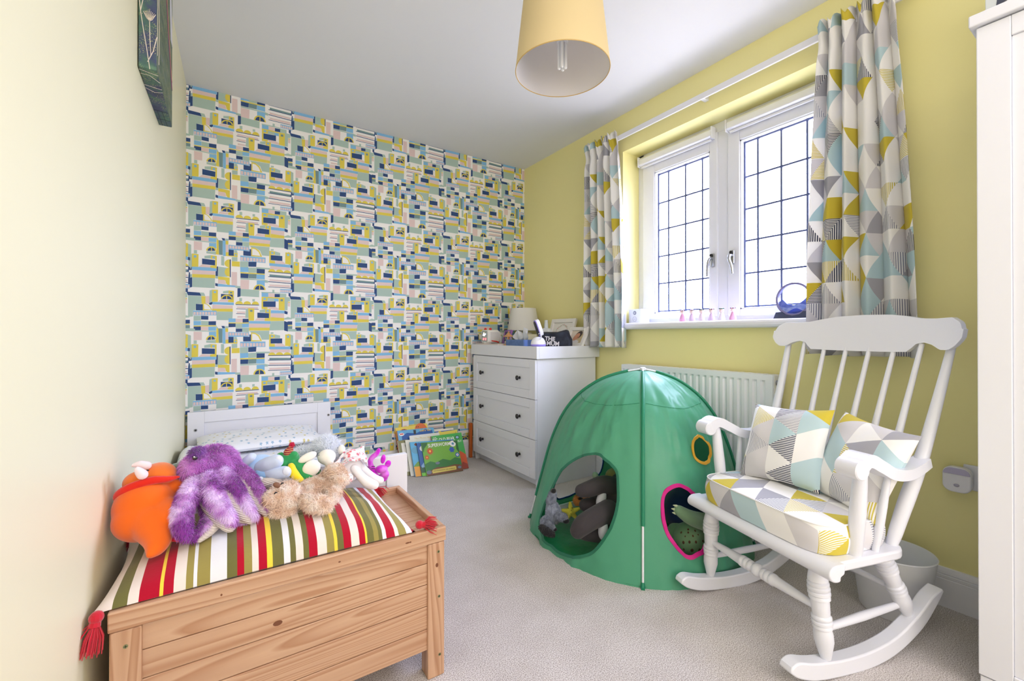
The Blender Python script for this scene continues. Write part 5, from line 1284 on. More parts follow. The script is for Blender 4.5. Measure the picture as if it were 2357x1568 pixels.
plush_part('ear', [E(PT(668, 1122, 1.33), (.016, .010, .014))], TED, td, .004, 4, fur(1500, 26))
m = MB(); m.ball(parent_inv(td) @ PT(637, 1117, 1.272), (.0095, .006, .0065), seg=14, ring=10, rot=R3(0, 35, 0)); m.build('nose', mat('brown_suede_nose', (124, 86, 66), .8), td, smooth=80)
for x, y in ((634, 1135), (649, 1113)):
    m = MB(); m.tube([parent_inv(td) @ p for p in PTS([(x - 3, y + 3, 1.262), (x, y - 1, 1.262), (x + 4, y - 1, 1.264)])], [.0012, .0022, .0012], 8); m.build('eye', BLACK, td, smooth=80)

# pale blue elephant lying on its back
BL1 = felt('pale_blue_plush', (176, 206, 238)); BL2 = felt('grey_blue_plush', (196, 210, 232)); 
be = empty('elephant_toy', PT(620, 1085, 1.46), label='pale blue elephant soft toy on its back, feet towards the green dragon', cat='soft toy')
plush_part('body', [E(PT(598, 1078, 1.46), (.045, .04, .040)), E(PT(615, 1092, 1.46), (.045, .035, .030))], BL1, be, .004, 8)
plush_part('ear', [T(PTS([(567, 1062, 1.43), (578, 1053, 1.425), (585, 1050, 1.43)]), [.013, .013, .007])], BL2, be, .003, 5)
plush_part('leg', [T(PTS([(602, 1076, 1.43), (620, 1068, 1.41), (636, 1062, 1.40)]), [.021, .022, .020])], BL2, be, .0035, 6)
plush_part('leg', [T(PTS([(612, 1088, 1.42), (635, 1090, 1.395), (655, 1088, 1.385)]), [.017, .019, .019])], BL2, be, .0035, 6)
plush_part('trunk', [T(PTS([(598, 1088, 1.42), (612, 1092, 1.41), (630, 1084, 1.40)]), [.014, .013, .010])], felt('sky_blue_plush', (150, 194, 240)), be, .003, 5)
for x, y in ((641, 1060), (659, 1085)):
    m = MB(); m.ball(parent_inv(be) @ PT(x, y, 1.388 if y < 1070 else 1.370), (.010, .005, .013), seg=14, ring=8); m.build('foot_pad', felt('white_plush', (222, 230, 244)), be, smooth=80)

# striped cream toy poking out under the elephant
cr_ = empty('caterpillar_toy', PT(620, 1110, 1.43), label='white and cream ribbed soft toy under the pale blue elephant', cat='soft toy')
plush_part('body', [T(PTS([(594, 1106, 1.40), (612, 1112, 1.385), (640, 1108, 1.385)]), [.010, .015, .012])], RIB, cr_, .003, 5); plush_part('label_cloth', [E(PT(598, 1104, 1.385), (.010, .003, .009))], felt('white_plush', (222, 230, 244)), cr_, .002, 3)
plush_part('tail', [T(PTS([(610, 1100, 1.43), (630, 1098, 1.42)]), [.008, .008])], felt('rose_plush', (214, 150, 196)), cr_, .003, 4)

# green dragon with striped hat
GRN = felt('green_plush', (52, 150, 86)); YLW = felt('yellow_plush', (240, 214, 44))
gd = empty('dragon_toy', PT(680, 1085, 1.42), label='green dragon soft toy with yellow belly and red bobble hat', cat='soft toy')
plush_part('head', [E(PT(668, 1054, 1.44), (.026, .024, .019)), E(PT(650, 1068, 1.43), (.020, .018, .018)), E(PT(676, 1046, 1.425), (.012, .011, .010)), T(PTS([(640, 1048, 1.45), (648, 1046, 1.45)]), [.006, .007])], GRN, gd, .0032, 6)
plush_part('body', [T(PTS([(668, 1065, 1.44), (690, 1080, 1.42), (706, 1100, 1.40)]), [.026, .026, .020]), T(PTS([(700, 1095, 1.42), (720, 1102, 1.42)]), [.012, .009]), T(PTS([(690, 1072, 1.47), (730, 1085, 1.47)]), [.012, .012])], GRN, gd, .0035, 6)
plush_part('belly', [T(PTS([(670, 1073, 1.405), (677, 1092, 1.388), (693, 1106, 1.378)]), [.010, .014, .009])], YLW, gd, .003, 5)
def knit():
    m = bpy.data.materials.new('striped_knit'); m.use_nodes = True; N = m.node_tree.nodes; L = m.node_tree.links; b = N['Principled BSDF']; b.inputs['Roughness'].default_value = .9
    tc = N.new('ShaderNodeTexCoord'); w = N.new('ShaderNodeTexWave'); w.inputs['Scale'].default_value = 60; w.inputs['Distortion'].default_value = 1; w.bands_direction = 'Z'; L.new(tc.outputs['Object'], w.inputs[0])
    cr = N.new('ShaderNodeValToRGB'); cr.color_ramp.interpolation = 'CONSTANT'; e = cr.color_ramp.elements; e[0].color = rgba((150, 24, 44)); e[1].position = .4; e[1].color = rgba((60, 40, 60)); q = e.new(.65); q.color = rgba((210, 60, 60)); q = e.new(.85); q.color = rgba((214, 190, 120)); L.new(w.outputs[0], cr.inputs[0]); L.new(cr.outputs[0], b.inputs['Base Color']); return m
ht = plush_part('hat', [T(PTS([(664, 1042, 1.435), (668, 1034, 1.435), (673, 1028, 1.435)]), [.014, .009, .004])], knit(), gd, .0022, 4)
plush_part('pompom', [E(PT(672, 1024, 1.435), .0068)], felt('crimson_pompom', (206, 20, 70)), gd, .002, 3, (500, .003, .0005, dict(seed=3)))

# cream long-eared rabbit
CRM = felt('cream_plush', (240, 236, 226)); WPL = felt('soft_white_plush', (238, 238, 240))
rb = empty('rabbit_toy', PT(745, 1080, 1.42), label='cream rabbit soft toy head with long floppy ears, beside the green dragon', cat='soft toy')
plush_part('head', [E(PT(752, 1052, 1.44), (.027, .026, .023)), E(PT(757, 1064, 1.425), (.014, .014, .017))], CRM, rb, .0032, 6)
plush_part('ear', [E(PT(708, 1053, 1.41), (.028, .010, .013), R3(0, -22, 0))], CRM, rb, .003, 5)
plush_part('ear', [E(PT(717, 1078, 1.395), (.026, .012, .024), R3(0, -25, 0))], CRM, rb, .003, 5)
eyew(rb, PT(734, 1048, 1.412), (.0022, .0016, .0014), mat('grey_eye', (110, 110, 120), .4))
# fluffy white ball-like toy behind
fw = empty('fluffy_toy', PT(750, 1035, 1.52), label='white long-pile fluffy soft toy behind the cream rabbit', cat='soft toy')
plush_part('body', [E(PT(750, 1028, 1.50), (.034, .032, .028)), E(PT(765, 1045, 1.50), (.03, .03, .028)), E(PT(698, 1042, 1.50), (.016, .016, .014))], mat('frosty_white_plush', (246, 250, 255), .9, sheen=.4, spec=.1, trans=.35), fw, .004, 6, (8000, .013, .0010, dict(droop=(0, 0, .2), curl=.9, seed=31)))
# white doll in a flowery dress
dl = empty('dressed_toy', PT(830, 1085, 1.40), label='white soft toy in pink flowery dress with legs hanging over cushion edge', cat='soft toy')
FLO = bpy.data.materials.new('flowery_cotton'); FLO.use_nodes = True
def _flo():
    N = FLO.node_tree.nodes; L = FLO.node_tree.links; b = N['Principled BSDF']; b.inputs['Roughness'].default_value = .85
    tc = N.new('ShaderNodeTexCoord'); vo = N.new('ShaderNodeTexVoronoi'); vo.inputs['Scale'].default_value = 80; L.new(tc.outputs['Object'], vo.inputs[0])
    cr = N.new('ShaderNodeValToRGB'); cr.color_ramp.interpolation = 'CONSTANT'; e = cr.color_ramp.elements; e[0].color = rgba((206, 60, 80)); e[1].position = .14; e[1].color = rgba((236, 150, 160)); q = e.new(.36); q.color = rgba((244, 236, 240)); L.new(vo.outputs['Distance'], cr.inputs[0])
    v2 = N.new('ShaderNodeTexVoronoi'); v2.inputs['Scale'].default_value = 130; L.new(tc.outputs['Object'], v2.inputs[0]); g = N.new('ShaderNodeMath'); g.operation = 'LESS_THAN'; g.inputs[1].default_value = .2; L.new(v2.outputs['Distance'], g.inputs[0])
    mx = N.new('ShaderNodeMix'); mx.data_type = 'RGBA'; L.new(g.outputs[0], mx.inputs[0]); L.new(cr.outputs[0], mx.inputs[6]); mx.inputs[7].default_value = rgba((120, 130, 150)); L.new(mx.outputs[2], b.inputs['Base Color'])
_flo()
plush_part('body', [E(PT(808, 1075, 1.42), (.036, .032, .032)), E(PT(800, 1095, 1.41), (.03, .028, .022))], WPL, dl, .004, 6)
plush_part('head', [E(PT(786, 1036, 1.47), (.012, .016, .017))], CRM, dl, .003, 5)
iq = parent_inv(dl)
HP = PTS([(795, 1036, 1.47), (838, 1028, 1.47), (848, 1072, 1.40), (838, 1058, 1.375), (800, 1062, 1.375), (770, 1090, 1.375), (765, 1072, 1.40)])
TP = PTS([(805, 1038, 1.45), (828, 1036, 1.45), (832, 1052, 1.42), (822, 1050, 1.40), (800, 1056, 1.40), (782, 1070, 1.40), (785, 1056, 1.43)])
m = MB(); n = 7
def dress(u, v):
    s = u * n; i = int(s) % n; f_ = s - int(s); b = HP[i].lerp(HP[(i + 1) % n], f_); a = TP[i].lerp(TP[(i + 1) % n], f_); p = a.lerp(b, v); p = p + Vector((0, -.004, .003)) * math.sin(u * 60) * v; return iq @ p
m.grid(dress, 70, 8); o = m.build('dress', FLO, dl, smooth=80); sd_ = o.modifiers.new('s', 'SOLIDIFY'); sd_.thickness = .0015
plush_part('dress_bodice', [E(PT(812, 1050, 1.44), (.030, .026, .022))], FLO, dl, .0035, 6)
plush_part('dress_hem', [E(PT(800, 1102, 1.37), (.018, .012, .016))], FLO, dl, .003, 5)
plush_part('leg', [T(PTS([(815, 1078, 1.39), (832, 1098, 1.37), (848, 1112, 1.36), (862, 1117, 1.355)]), [.013, .014, .017, .014]), E(PT(852, 1113, 1.355), (.017, .016, .013))], WPL, dl, .0035, 6)
plush_part('leg', [T(PTS([(828, 1070, 1.42), (848, 1090, 1.41), (866, 1104, 1.40), (876, 1106, 1.40)]), [.012, .012, .014, .012])], WPL, dl, .0035, 6)
# magenta long-limbed toy
MAG = blotch('magenta_velour', (206, 20, 206), (222, 120, 226), (214, 70, 216), 30, .4, .6, .5)
mg = empty('monkey_toy', PT(870, 1095, 1.50), label='shiny magenta long-limbed soft toy at the corner of the striped cushion', cat='soft toy')
plush_part('head', [E(PT(878, 1080, 1.48), (.022, .018, .014)), E(PT(886, 1092, 1.48), (.015, .014, .016))], MAG, mg, .003, 5)
plush_part('arm', [T(PTS([(862, 1088, 1.49), (852, 1068, 1.49), (856, 1054, 1.49), (866, 1046, 1.49), (872, 1036, 1.49)]), [.011, .010, .009, .009, .0075])], MAG, mg, .003, 5)
plush_part('arm', [T(PTS([(850, 1074, 1.50), (856, 1086, 1.49), (866, 1096, 1.48)]), [.009, .010, .010])], MAG, mg, .003, 5)
plush_part('ear', [E(PT(882, 1057, 1.48), (.009, .007, .017), R3(0, 10, 0))], MAG, mg, .0025, 5); plush_part('ear', [E(PT(893, 1068, 1.48), (.011, .007, .013), R3(0, 30, 0))], MAG, mg, .0025, 5)
plush_part('body', [E(PT(880, 1100, 1.49), (.020, .018, .014))], MAG, mg, .003, 5)
for y in (1074, 1079):
    m = MB(); m.tube([parent_inv(mg) @ p for p in PTS([(855, y, 1.465), (863, y, 1.463)])], .0012, 6); m.build('eye', BLACK, mg)

# ---- toys inside the tent
GRYP = felt('dark_grey_plush', (62, 58, 60), .12, 90); LGP = felt('light_grey_plush', (196, 198, 204))
ge = empty('elephant_toy', (1.55, 1.42, .02), label='big charcoal elephant-like soft toy sprawled inside the tent doorway', cat='soft toy')
def XZ(px, py, X=None, Y=None, Z=None):
    k = dict(X=X) if X is not None else (dict(Y=Y) if Y is not None else dict(Z=Z)); return at(px, py, **k)
# depth by forward distance from the lens keeps the pose readable
def FD(px, py, F):
    p = at(px, py, Y=1.0); f_ = p.x * math.sin(YAW) + p.y * math.cos(YAW); o = Vector((0, 0, CH)); return o + (p - o) * (F / f_)
plush_part('body', [E(FD(1420, 1160, 2.02), (.13, .12, .12)), E(FD(1410, 1200, 2.0), (.10, .10, .09)), E(FD(1450, 1140, 2.15), (.12, .12, .12))], GRYP, ge, .006, 10)
plush_part('arm', [T([FD(1425, 1125, 1.98), FD(1390, 1116, 1.95), FD(1355, 1126, 1.93), FD(1338, 1130, 1.93)], [.048, .042, .036, .030])], GRYP, ge, .005, 8)
plush_part('leg', [T([FD(1400, 1178, 1.88), FD(1368, 1192, 1.83), FD(1343, 1208, 1.80), FD(1330, 1222, 1.80)], [.052, .045, .042, .034])], GRYP, ge, .005, 8)
plush_part('leg', [T([FD(1390, 1162, 2.0), FD(1362, 1164, 1.98), FD(1347, 1163, 1.97)], [.036, .036, .030])], GRYP, ge, .005, 8)
plush_part('leg', [T([FD(1385, 1232, 1.86), FD(1355, 1228, 1.87), FD(1335, 1224, 1.88)], [.034, .034, .03])], GRYP, ge, .005, 8)
plush_part('tummy', [E(FD(1384, 1150, 1.925), (.022, .02, .042), R3(0, 25, 0)), E(FD(1388, 1218, 1.83), (.020, .02, .045), R3(0, 10, 0))], LGP, ge, .004, 6)
dk = empty('donkey_toy', FD(1262, 1225, 2.0), label='grey donkey soft toy with black feet at the tent doorway edge', cat='soft toy')
DKG = blotch('grey_donkey_fur', (112, 120, 136), (160, 168, 184), (138, 146, 162), 60, .35, .65)
dfur = lambda s: (3500, .005, .0007, dict(curl=.6, seed=s))
plush_part('body', [E(FD(1274, 1180, 1.99), (.036, .035, .055), R3(0, -12, 0)), E(FD(1258, 1205, 1.98), (.030, .03, .035))], DKG, dk, .004, 6, dfur(41))
plush_part('neck', [T([FD(1268, 1155, 1.99), FD(1272, 1138, 1.98)], [.022, .018])], DKG, dk, .004, 5, dfur(42))
plush_part('muzzle', [E(FD(1274, 1130, 1.97), (.013, .013, .012))], felt('black_plush', (28, 28, 32)), dk, .003, 4)
plush_part('leg', [T([FD(1285, 1188, 1.96), FD(1298, 1192, 1.94)], [.020, .018])], DKG, dk, .004, 5, dfur(43)); plush_part('hoof', [E(FD(1303, 1200, 1.93), (.017, .015, .010))], felt('black_plush', (28, 28, 32)), dk, .003, 4)
plush_part('leg', [T([FD(1262, 1205, 1.95), FD(1272, 1216, 1.93)], [.017, .013])], DKG, dk, .004, 5, dfur(44)); plush_part('hoof', [E(FD(1277, 1219, 1.925), (.012, .011, .008))], felt('black_plush', (28, 28, 32)), dk, .003, 4)
plush_part('hoof', [T([FD(1246, 1214, 1.92), FD(1258, 1224, 1.90), FD(1272, 1231, 1.89)], [.013, .018, .012])], felt('black_plush', (28, 28, 32)), dk, .003, 5, (1500, .005, .0007, dict(seed=45)))
st = empty('star_toy', FD(1315, 1180, 2.1), label='small yellow star soft toy lying on tent floor', cat='soft toy')
c = FD(1314, 1178, 2.12); pr = [E(c, (.022, .018, .020))]
for a in (95, 170, 240, 310, 20): pr.append(T([c, c + (Vector((math.cos(math.radians(a)) * .84, -math.cos(math.radians(a)) * .54, math.sin(math.radians(a)))) * .042)], [.016, .008]))
plush_part('body', pr, felt('lemon_plush', (236, 220, 84)), st, .003, 5)
for x, y in ((1308, 1170), (1317, 1169), (1315, 1175), (1314, 1183)): eyew(st, FD(x, y, 2.094), .0018)
tg = empty('tiger_toy', FD(1350, 1155, 2.15), label='orange tiger-striped soft toy half hidden between the charcoal toy limbs', cat='soft toy')
plush_part('body', [E(FD(1352, 1152, 2.17), (.06, .04, .030)), E(FD(1330, 1152, 2.15), (.022, .022, .024))], blotch('tiger_fur', (40, 30, 26), (226, 150, 80), (210, 130, 60), 24, .36, .46), tg, .004, 6, (5000, .007, .0008, dict(seed=51)))
tn = empty('lion_toy', FD(1405, 1090, 2.25), label='tan soft toy with small white paw behind the charcoal toy', cat='soft toy')
plush_part('body', [E(FD(1412, 1095, 2.28), (.045, .04, .038))], felt('tan_plush', (206, 160, 106)), tn, .004, 6); plush_part('paw', [E(FD(1370, 1094, 2.22), (.016, .016, .017)), T([FD(1376, 1100, 2.22), FD(1400, 1100, 2.24)], [.009, .010])], felt('mint_white_plush', (222, 228, 210)), tn, .003, 5)
bk_ = empty('board_book', FD(1300, 1168, 2.2), label='small white board book on tent floor behind the yellow star', cat='book')
a_ = FD(1289, 1164, 2.22); m = MB(); b_ = parent_inv(bk_) @ a_; m.box(b_, b_ + Vector((.16, .012, -.03))); m.build('cover', WHITE, bk_, bevel=.001)
sg = empty('dinosaur_toy', FD(1590, 1230, 1.75), label='sage green spotted dinosaur soft toy seen through the pink-edged window', cat='soft toy')
SAG = felt('sage_spotted_plush', (112, 142, 110), .4, 90)
plush_part('body', [E(FD(1592, 1240, 1.83), (.085, .07, .07)), E(FD(1622, 1232, 1.86), (.08, .07, .06)), E(FD(1562, 1228, 1.87), (.05, .05, .045))], SAG, sg, .005, 8)
plush_part('arm', [T([FD(1625, 1203, 1.80), FD(1590, 1192, 1.76), FD(1562, 1175, 1.76)], [.038, .031, .022])], SAG, sg, .005, 8)
for i, (x, y) in enumerate(((1553, 1164), (1549, 1172), (1551, 1181))): plush_part('claw', [T([FD(x + 4, y + 1, 1.76), FD(x - 4, y - 1, 1.75)], [.006, .002])], felt('pale_claw', (190, 200, 160)), sg, .002, 3)
SPOT = mat('brown_felt_spot', (84, 52, 36), .9)
from mathutils.bvhtree import BVHTree
def spots(o, L_, mt, name):
    me = o.data; vs = [o.parent.matrix_basis @ v.co for v in me.vertices]; t = BVHTree.FromPolygons(vs, [tuple(p.vertices) for p in me.polygons]); iv_ = parent_inv(o.parent)
    for x, y, r in L_:
        d = (FD(x, y, 1.0) - Vector((0, 0, CH))).normalized(); h_ = t.ray_cast(Vector((0, 0, CH)), d)
        if h_[0] is None: continue
        q = h_[1].to_track_quat('Z', 'Y').to_matrix(); m = MB(); m.ball(iv_ @ h_[0], (r, r * 1.3, .0012), seg=12, ring=6, rot=q); m.build(name, mt, o.parent, smooth=80)
spots([c for c in sg.children if c.name.startswith('body')][0], [(1584, 1219, .004), (1568, 1226, .004), (1584, 1226, .0035), (1600, 1222, .0035), (1577, 1235, .0025), (1595, 1234, .0035), (1607, 1231, .0025), (1573, 1249, .005), (1587, 1248, .0045), (1602, 1248, .0045), (1559, 1255, .0045), (1574, 1265, .004), (1593, 1267, .006), (1610, 1267, .006), (1618, 1246, .004)], SPOT, 'spot')
bw = empty('whale_toy', FD(1600, 1180, 2.0), label='dark navy soft toy filling the back of pink-edged tent window', cat='soft toy')
plush_part('body', [E(FD(1590, 1170, 1.97), (.15, .10, .11)), E(FD(1560, 1150, 2.02), (.08, .08, .06))], felt('navy_plush', (22, 40, 84)), bw, .006, 8)

# ================================================================ things on the dresser (its top lies at .872 inside the tray)
DZ = .8910
def loc_of(e): return parent_inv(e)
def disc_lathe(name, c, prof, mt, parent, seg=40, smooth=50):
    m = MB(); m.grid(lambda u, v: Vector(c) + Vector((math.cos(2 * math.pi * u) * prof[round(v * (len(prof) - 1))][0], math.sin(2 * math.pi * u) * prof[round(v * (len(prof) - 1))][0], prof[round(v * (len(prof) - 1))][1])), seg, len(prof) - 1)
    return m.build(name, mt, parent, smooth=smooth)
# table lamp
tl = empty('table_lamp', (1.995, 2.885, DZ), label='white tapered lampshade table lamp on cream base, back of dresser', cat='lamp')
disc_lathe('lamp_shade', (0, 0, 0), [(.130, .114), (.1, .290)], mat('white_shade_fabric', (240, 239, 232), .85, trans=.25, bump=(400, .08, .0005)), tl, 64)
disc_lathe('shade_lining', (0, 0, 0), [(.1288, .1142), (.0988, .2898)], SHI, tl, 64)
m = MB(); m.tube([(math.cos(a) * .130, math.sin(a) * 0.130, .114) for a in np.linspace(0, 2 * math.pi, 49)], .0014, 6); m.build('shade_rim', WHITE, tl, smooth=60)
disc_lathe('base', (0, 0, 0), [(0, 0), (.070, 0), (.072, .003), (.072, .085), (.066, .095), (.03, .10), (.012, .102), (.012, .15), (0, .15)], mat('cream_ceramic', (232, 226, 200), .35), tl)
m = MB(); m.ball((0, 0, .18), (.028, .028, .034), seg=20, ring=12); m.build('bulb', mat('opal_bulb', (240, 240, 238), .3), tl, smooth=80)
# clock radio for children: rounded-square tube, slanted back, speaker grille, red feet and ears
rr_ = empty('clock_radio', (1.70, 2.90, DZ + .0115), math.radians(4), label='white children clock radio with red buttons, digits showing 12:12', cat='clock radio')
BODY = mat('ivory_plastic', (228, 226, 218), .4)
def rsq2(w, h_, r): return rsq(0, 0, w, h_, r, 6)
m = MB(); A_ = rsq2(.096, .100, .020); B_ = rsq2(.060, .070, .018); n = len(A_)
# front faces local -x ; sides show grille on -y
V = []
for (x, P) in ((-.058, rsq2(.088, .094, .016)), (-.055, A_), (.040, A_), (.072, B_)):
    V += [(x, a, b + .054) for a, b in P]
F = [tuple(range(n)), tuple(3 * n + i for i in reversed(range(n)))]
for k in range(3):
    for i in range(n): F.append((k * n + i, k * n + (i + 1) % n, (k + 1) * n + (i + 1) % n, (k + 1) * n + i))
m.add(V, F); m.build('casing', BODY, rr_, smooth=35)
m = MB(); m.prism(rsq(0, .054, .074, .082, .012), lambda a, b: (-.0605, a, b), (.003, 0, 0)); m.build('screen', mat('grey_clock_face', (164, 172, 170), .25), rr_, bevel=.0006)
GLW = mat('white_digital_glow', (236, 240, 250), .4, emit=((230, 238, 255), 2.2)); GLR = mat('pink_digital_glow', (250, 120, 130), .4, emit=((255, 110, 120), 1.6)); GLO = mat('amber_digital_glow', (250, 210, 150), .4, emit=((255, 205, 140), 1.8))
def seg_digit(m, y0, z0, w, h_, on):
    s = .0022
    S = {'a': (0, h_, w, 0), 'g': (0, h_ / 2, w, 0), 'd': (0, 0, w, 0), 'f': (0, h_ / 2, 0, h_ / 2), 'b': (w, h_ / 2, 0, h_ / 2), 'e': (0, 0, 0, h_ / 2), 'c': (w, 0, 0, h_ / 2)}
    for c in on:
        a, b, dw, dh = S[c]; ya = y0 - a; m.box((-.0612, ya + s / 2, z0 + b - s / 2), (-.0605, ya - dw - s / 2, z0 + b + dh + s / 2))
m = MB()
for y0, on in ((.026, 'bc'), (.014, 'abged'), (-.004, 'bc'), (-.016, 'abged')): seg_digit(m, y0, .027, .008, .014, on)
m.box((-.0612, .0000, .031), (-.0605, .0018, .0325)); m.box((-.0612, .0000, .037), (-.0605, .0018, .0385)); m.build('clock_digits', GLR, rr_)
m = MB(); m.prism([(.024, .062), (.014, .070), (.010, .082), (.004, .072), (-.004, .070), (-.018, .078), (-.020, .068), (-.010, .064), (.0, .056)], lambda a, b: (-.0612, a, b), (.0006, 0, 0)); m.build('weather_symbol', GLW, rr_)
m = MB(); m.prism([(.006, .056), (.010, .070), (.003, .086), (-.003, .070), (.0, .056)], lambda a, b: (-.0618, a, b), (.0006, 0, 0)); m.build('bird_symbol', GLO, rr_)
m = MB(); m.prism([(-.038, .02), (.030, .02), (.050, .04), (.056, .058), (.046, .076), (.030, .088), (-.038, .088)], lambda a, b: (a, -.0484, b), (0, .001, 0)); gl = m.build('speaker_grille', mat('pale_grille', (206, 204, 198), .6), rr_)
m = MB()
for i in range(13):
    for j in range(9):
        x = -.033 + i * .0065 + (j % 2) * .0032; z = .025 + j * .0073
        if x > .044: continue
        m.prism([(x + math.cos(a) * .0014, z + math.sin(a) * .0014) for a in np.arange(0, 6.2, 1.05)], lambda a, b: (a, -.0488, b), (0, .0006, 0))
m.build('grille_hole', mat('grille_hole_grey', (150, 148, 144), .7), gl, kind='stuff')
REDP = mat('red_plastic', (206, 28, 20), .35)
for x, y in ((-.030, .03), (-.025, -.030)):
    m = MB(); m.ball((x, y, .1095), (.011, .011, .010), seg=18, ring=10); m.build('button', REDP, rr_, smooth=80)
m = MB(); m.tube([(-.028, -.052, .021), (.01, -.054, .016), (.034, -.052, .010), (.036, -.046, .005)], [.0035, .0042, .0045, .004], 10); m.build('carry_strap', REDP, rr_, smooth=60)
for x in (-.03, .03):
    m = MB(); m.rod((x, 0, .0005), (x, 0, .006), [(0, .03), (1, .03)], 16); m.build('foot', BODY, rr_)
m = MB(); m.box((.068, -.022, .004), (.088, .022, .058)); m.build('plug_block', WHITE, rr_, bevel=.006)
# purple photo frame
def leaning_frame(name, ctr, rz, w, h_, bar, lean_, colm, label, dep=.014, inner=None):
    e = empty(name, ctr, rz, label=label, cat='photo frame'); M = R3(0, lean_, 0)
    def q(x, y, z): return M @ Vector((x, y, z))
    m = MB()
    for (ya, yb, za, zb) in ((-w / 2, -w / 2 + bar, 0, h_), (w / 2 - bar, w / 2, 0, h_), (-w / 2 + bar, w / 2 - bar, 0, bar), (-w / 2 + bar, w / 2 - bar, h_ - bar, h_)):
        m.hexa([q(0, ya, za), q(0, yb, za), q(0, yb, zb), q(0, ya, zb)], [q(dep, ya, za), q(dep, yb, za), q(dep, yb, zb), q(dep, ya, zb)])
    m.build('frame', colm, e, bevel=.0012)
    m = MB(); x = dep * .6; m.hexa([q(x, -w / 2 + bar, bar), q(x, w / 2 - bar, bar), q(x, w / 2 - bar, h_ - bar), q(x, -w / 2 + bar, h_ - bar)], [q(dep * .9, -w / 2 + bar, bar), q(dep * .9, w / 2 - bar, bar), q(dep * .9, w / 2 - bar, h_ - bar), q(dep * .9, -w / 2 + bar, h_ - bar)]); m.build('picture', inner, e)
    def flat(poly, mt, nm, k=0): # decals on the picture: u right (as seen), v up
        m = MB(); xx = dep * .6 - .0004 - .0003 * k; m.prism(poly, lambda a, b: q(xx, -a, b), M @ Vector((.0003, 0, 0))); return m.build(nm, mt, e)
    m = MB(); m.hexa([q(dep, -.015, h_ * .1), q(dep, .015, h_ * .1), q(dep, .015, h_ * .7), q(dep, -.015, h_ * .7)], [q(dep + .003, -.015, h_ * .1), q(dep + .003, .015, h_ * .1), q(dep + .003, .015, h_ * .7), q(dep + .003, -.015, h_ * .7)]); m.build('easel_back', BLACK, e)
    return e, flat, q
SKIN = mat('photo_skin_tone', (206, 150, 122), .6); HAIR = mat('photo_dark_hair', (70, 60, 58), .6); PAPER = mat('white_card', (236, 234, 228), .7); PHBG = mat('photo_cream_cloth', (226, 214, 200), .6)
e, flat, q = leaning_frame('purple_frame', (1.80, 2.86, DZ + .0115), math.radians(-10 + 0), .135, .108, .016, 16, mat('purple_frame_paint', (150, 96, 172), .4), 'purple photo frame with white squiggles behind the wooden carousel', inner=mat('photo_blue_grey', (150, 170, 180), .5, vary=(60, (60, 70, 80), .45, .6)))
flat([(-.04, .02), (-.01, .02), (-.005, .05), (-.02, .07), (-.035, .055)], mat('photo_dark_figure', (50, 54, 60), .6), 'photo_figure'); flat([(.0, .02), (.035, .02), (.03, .06), (.015, .07), (.005, .055)], SKIN, 'photo_figure', 1)
m = MB()
for k in range(3): m.tube([q(-.0008, -.01 - i * .006, .096 - .004 * k + .003 * math.sin(i * 2.1 + k)) for i in range(7)], .0007, 4)
m.build('squiggle', WHITE, e)
# wooden-roofed glass ornament
co_ = empty('carousel_ornament', (1.705, 2.655, DZ), label='tiny wooden-roofed carousel with glass figures beside blue box', cat='ornament')
WD = mat('honey_wood', (200, 146, 92), .5)
disc_lathe('roof', (0, 0, 0), [(0, .103), (.0045, .1025), (.006, .098), (.004, .094), (.009, .088), (.018, .078), (.032, .070), (.042, .0665), (.042, .063), (0, .0635)], WD, co_, 32)
m = MB(); m.rod((0, 0, 0.004), (0, 0, .064), [(0, .007), (1, .007)], 14); m.build('post', WD, co_, smooth=50)
disc_lathe('base', (0, 0, 0), [(0, .008), (.036, .008), (.036, 0), (0, 0)], WD, co_, 28)
GLF = mat('white_glass_figure', (226, 224, 222), .15, spec=.8)
for k in range(4):
    a = k * math.pi / 2 + .5; x, y = .024 * math.cos(a), .024 * math.sin(a); m = MB(); m.ball((x, y, .024), (.010, .006, .007), seg=12, ring=8); m.tube([(x + .006, y, .026), (x + .010, y, .038)], [.004, .003], 8); m.ball((x + .012, y, .040), (.006, .003, .004), seg=10, ring=6)
    m.tube([(x - .006, y, .02), (x - .006, y, .009)], .0016, 6); m.tube([(x + .006, y, .02), (x + .006, y, .009)], .0016, 6); h_ = m.build('glass_horse', GLF, co_, smooth=70)
    m = MB(); m.rod((x, y, .008), (x, y, .064), [(0, .0012), (1, .0012)], 8); m.build('glass_rod', METAL, h_)
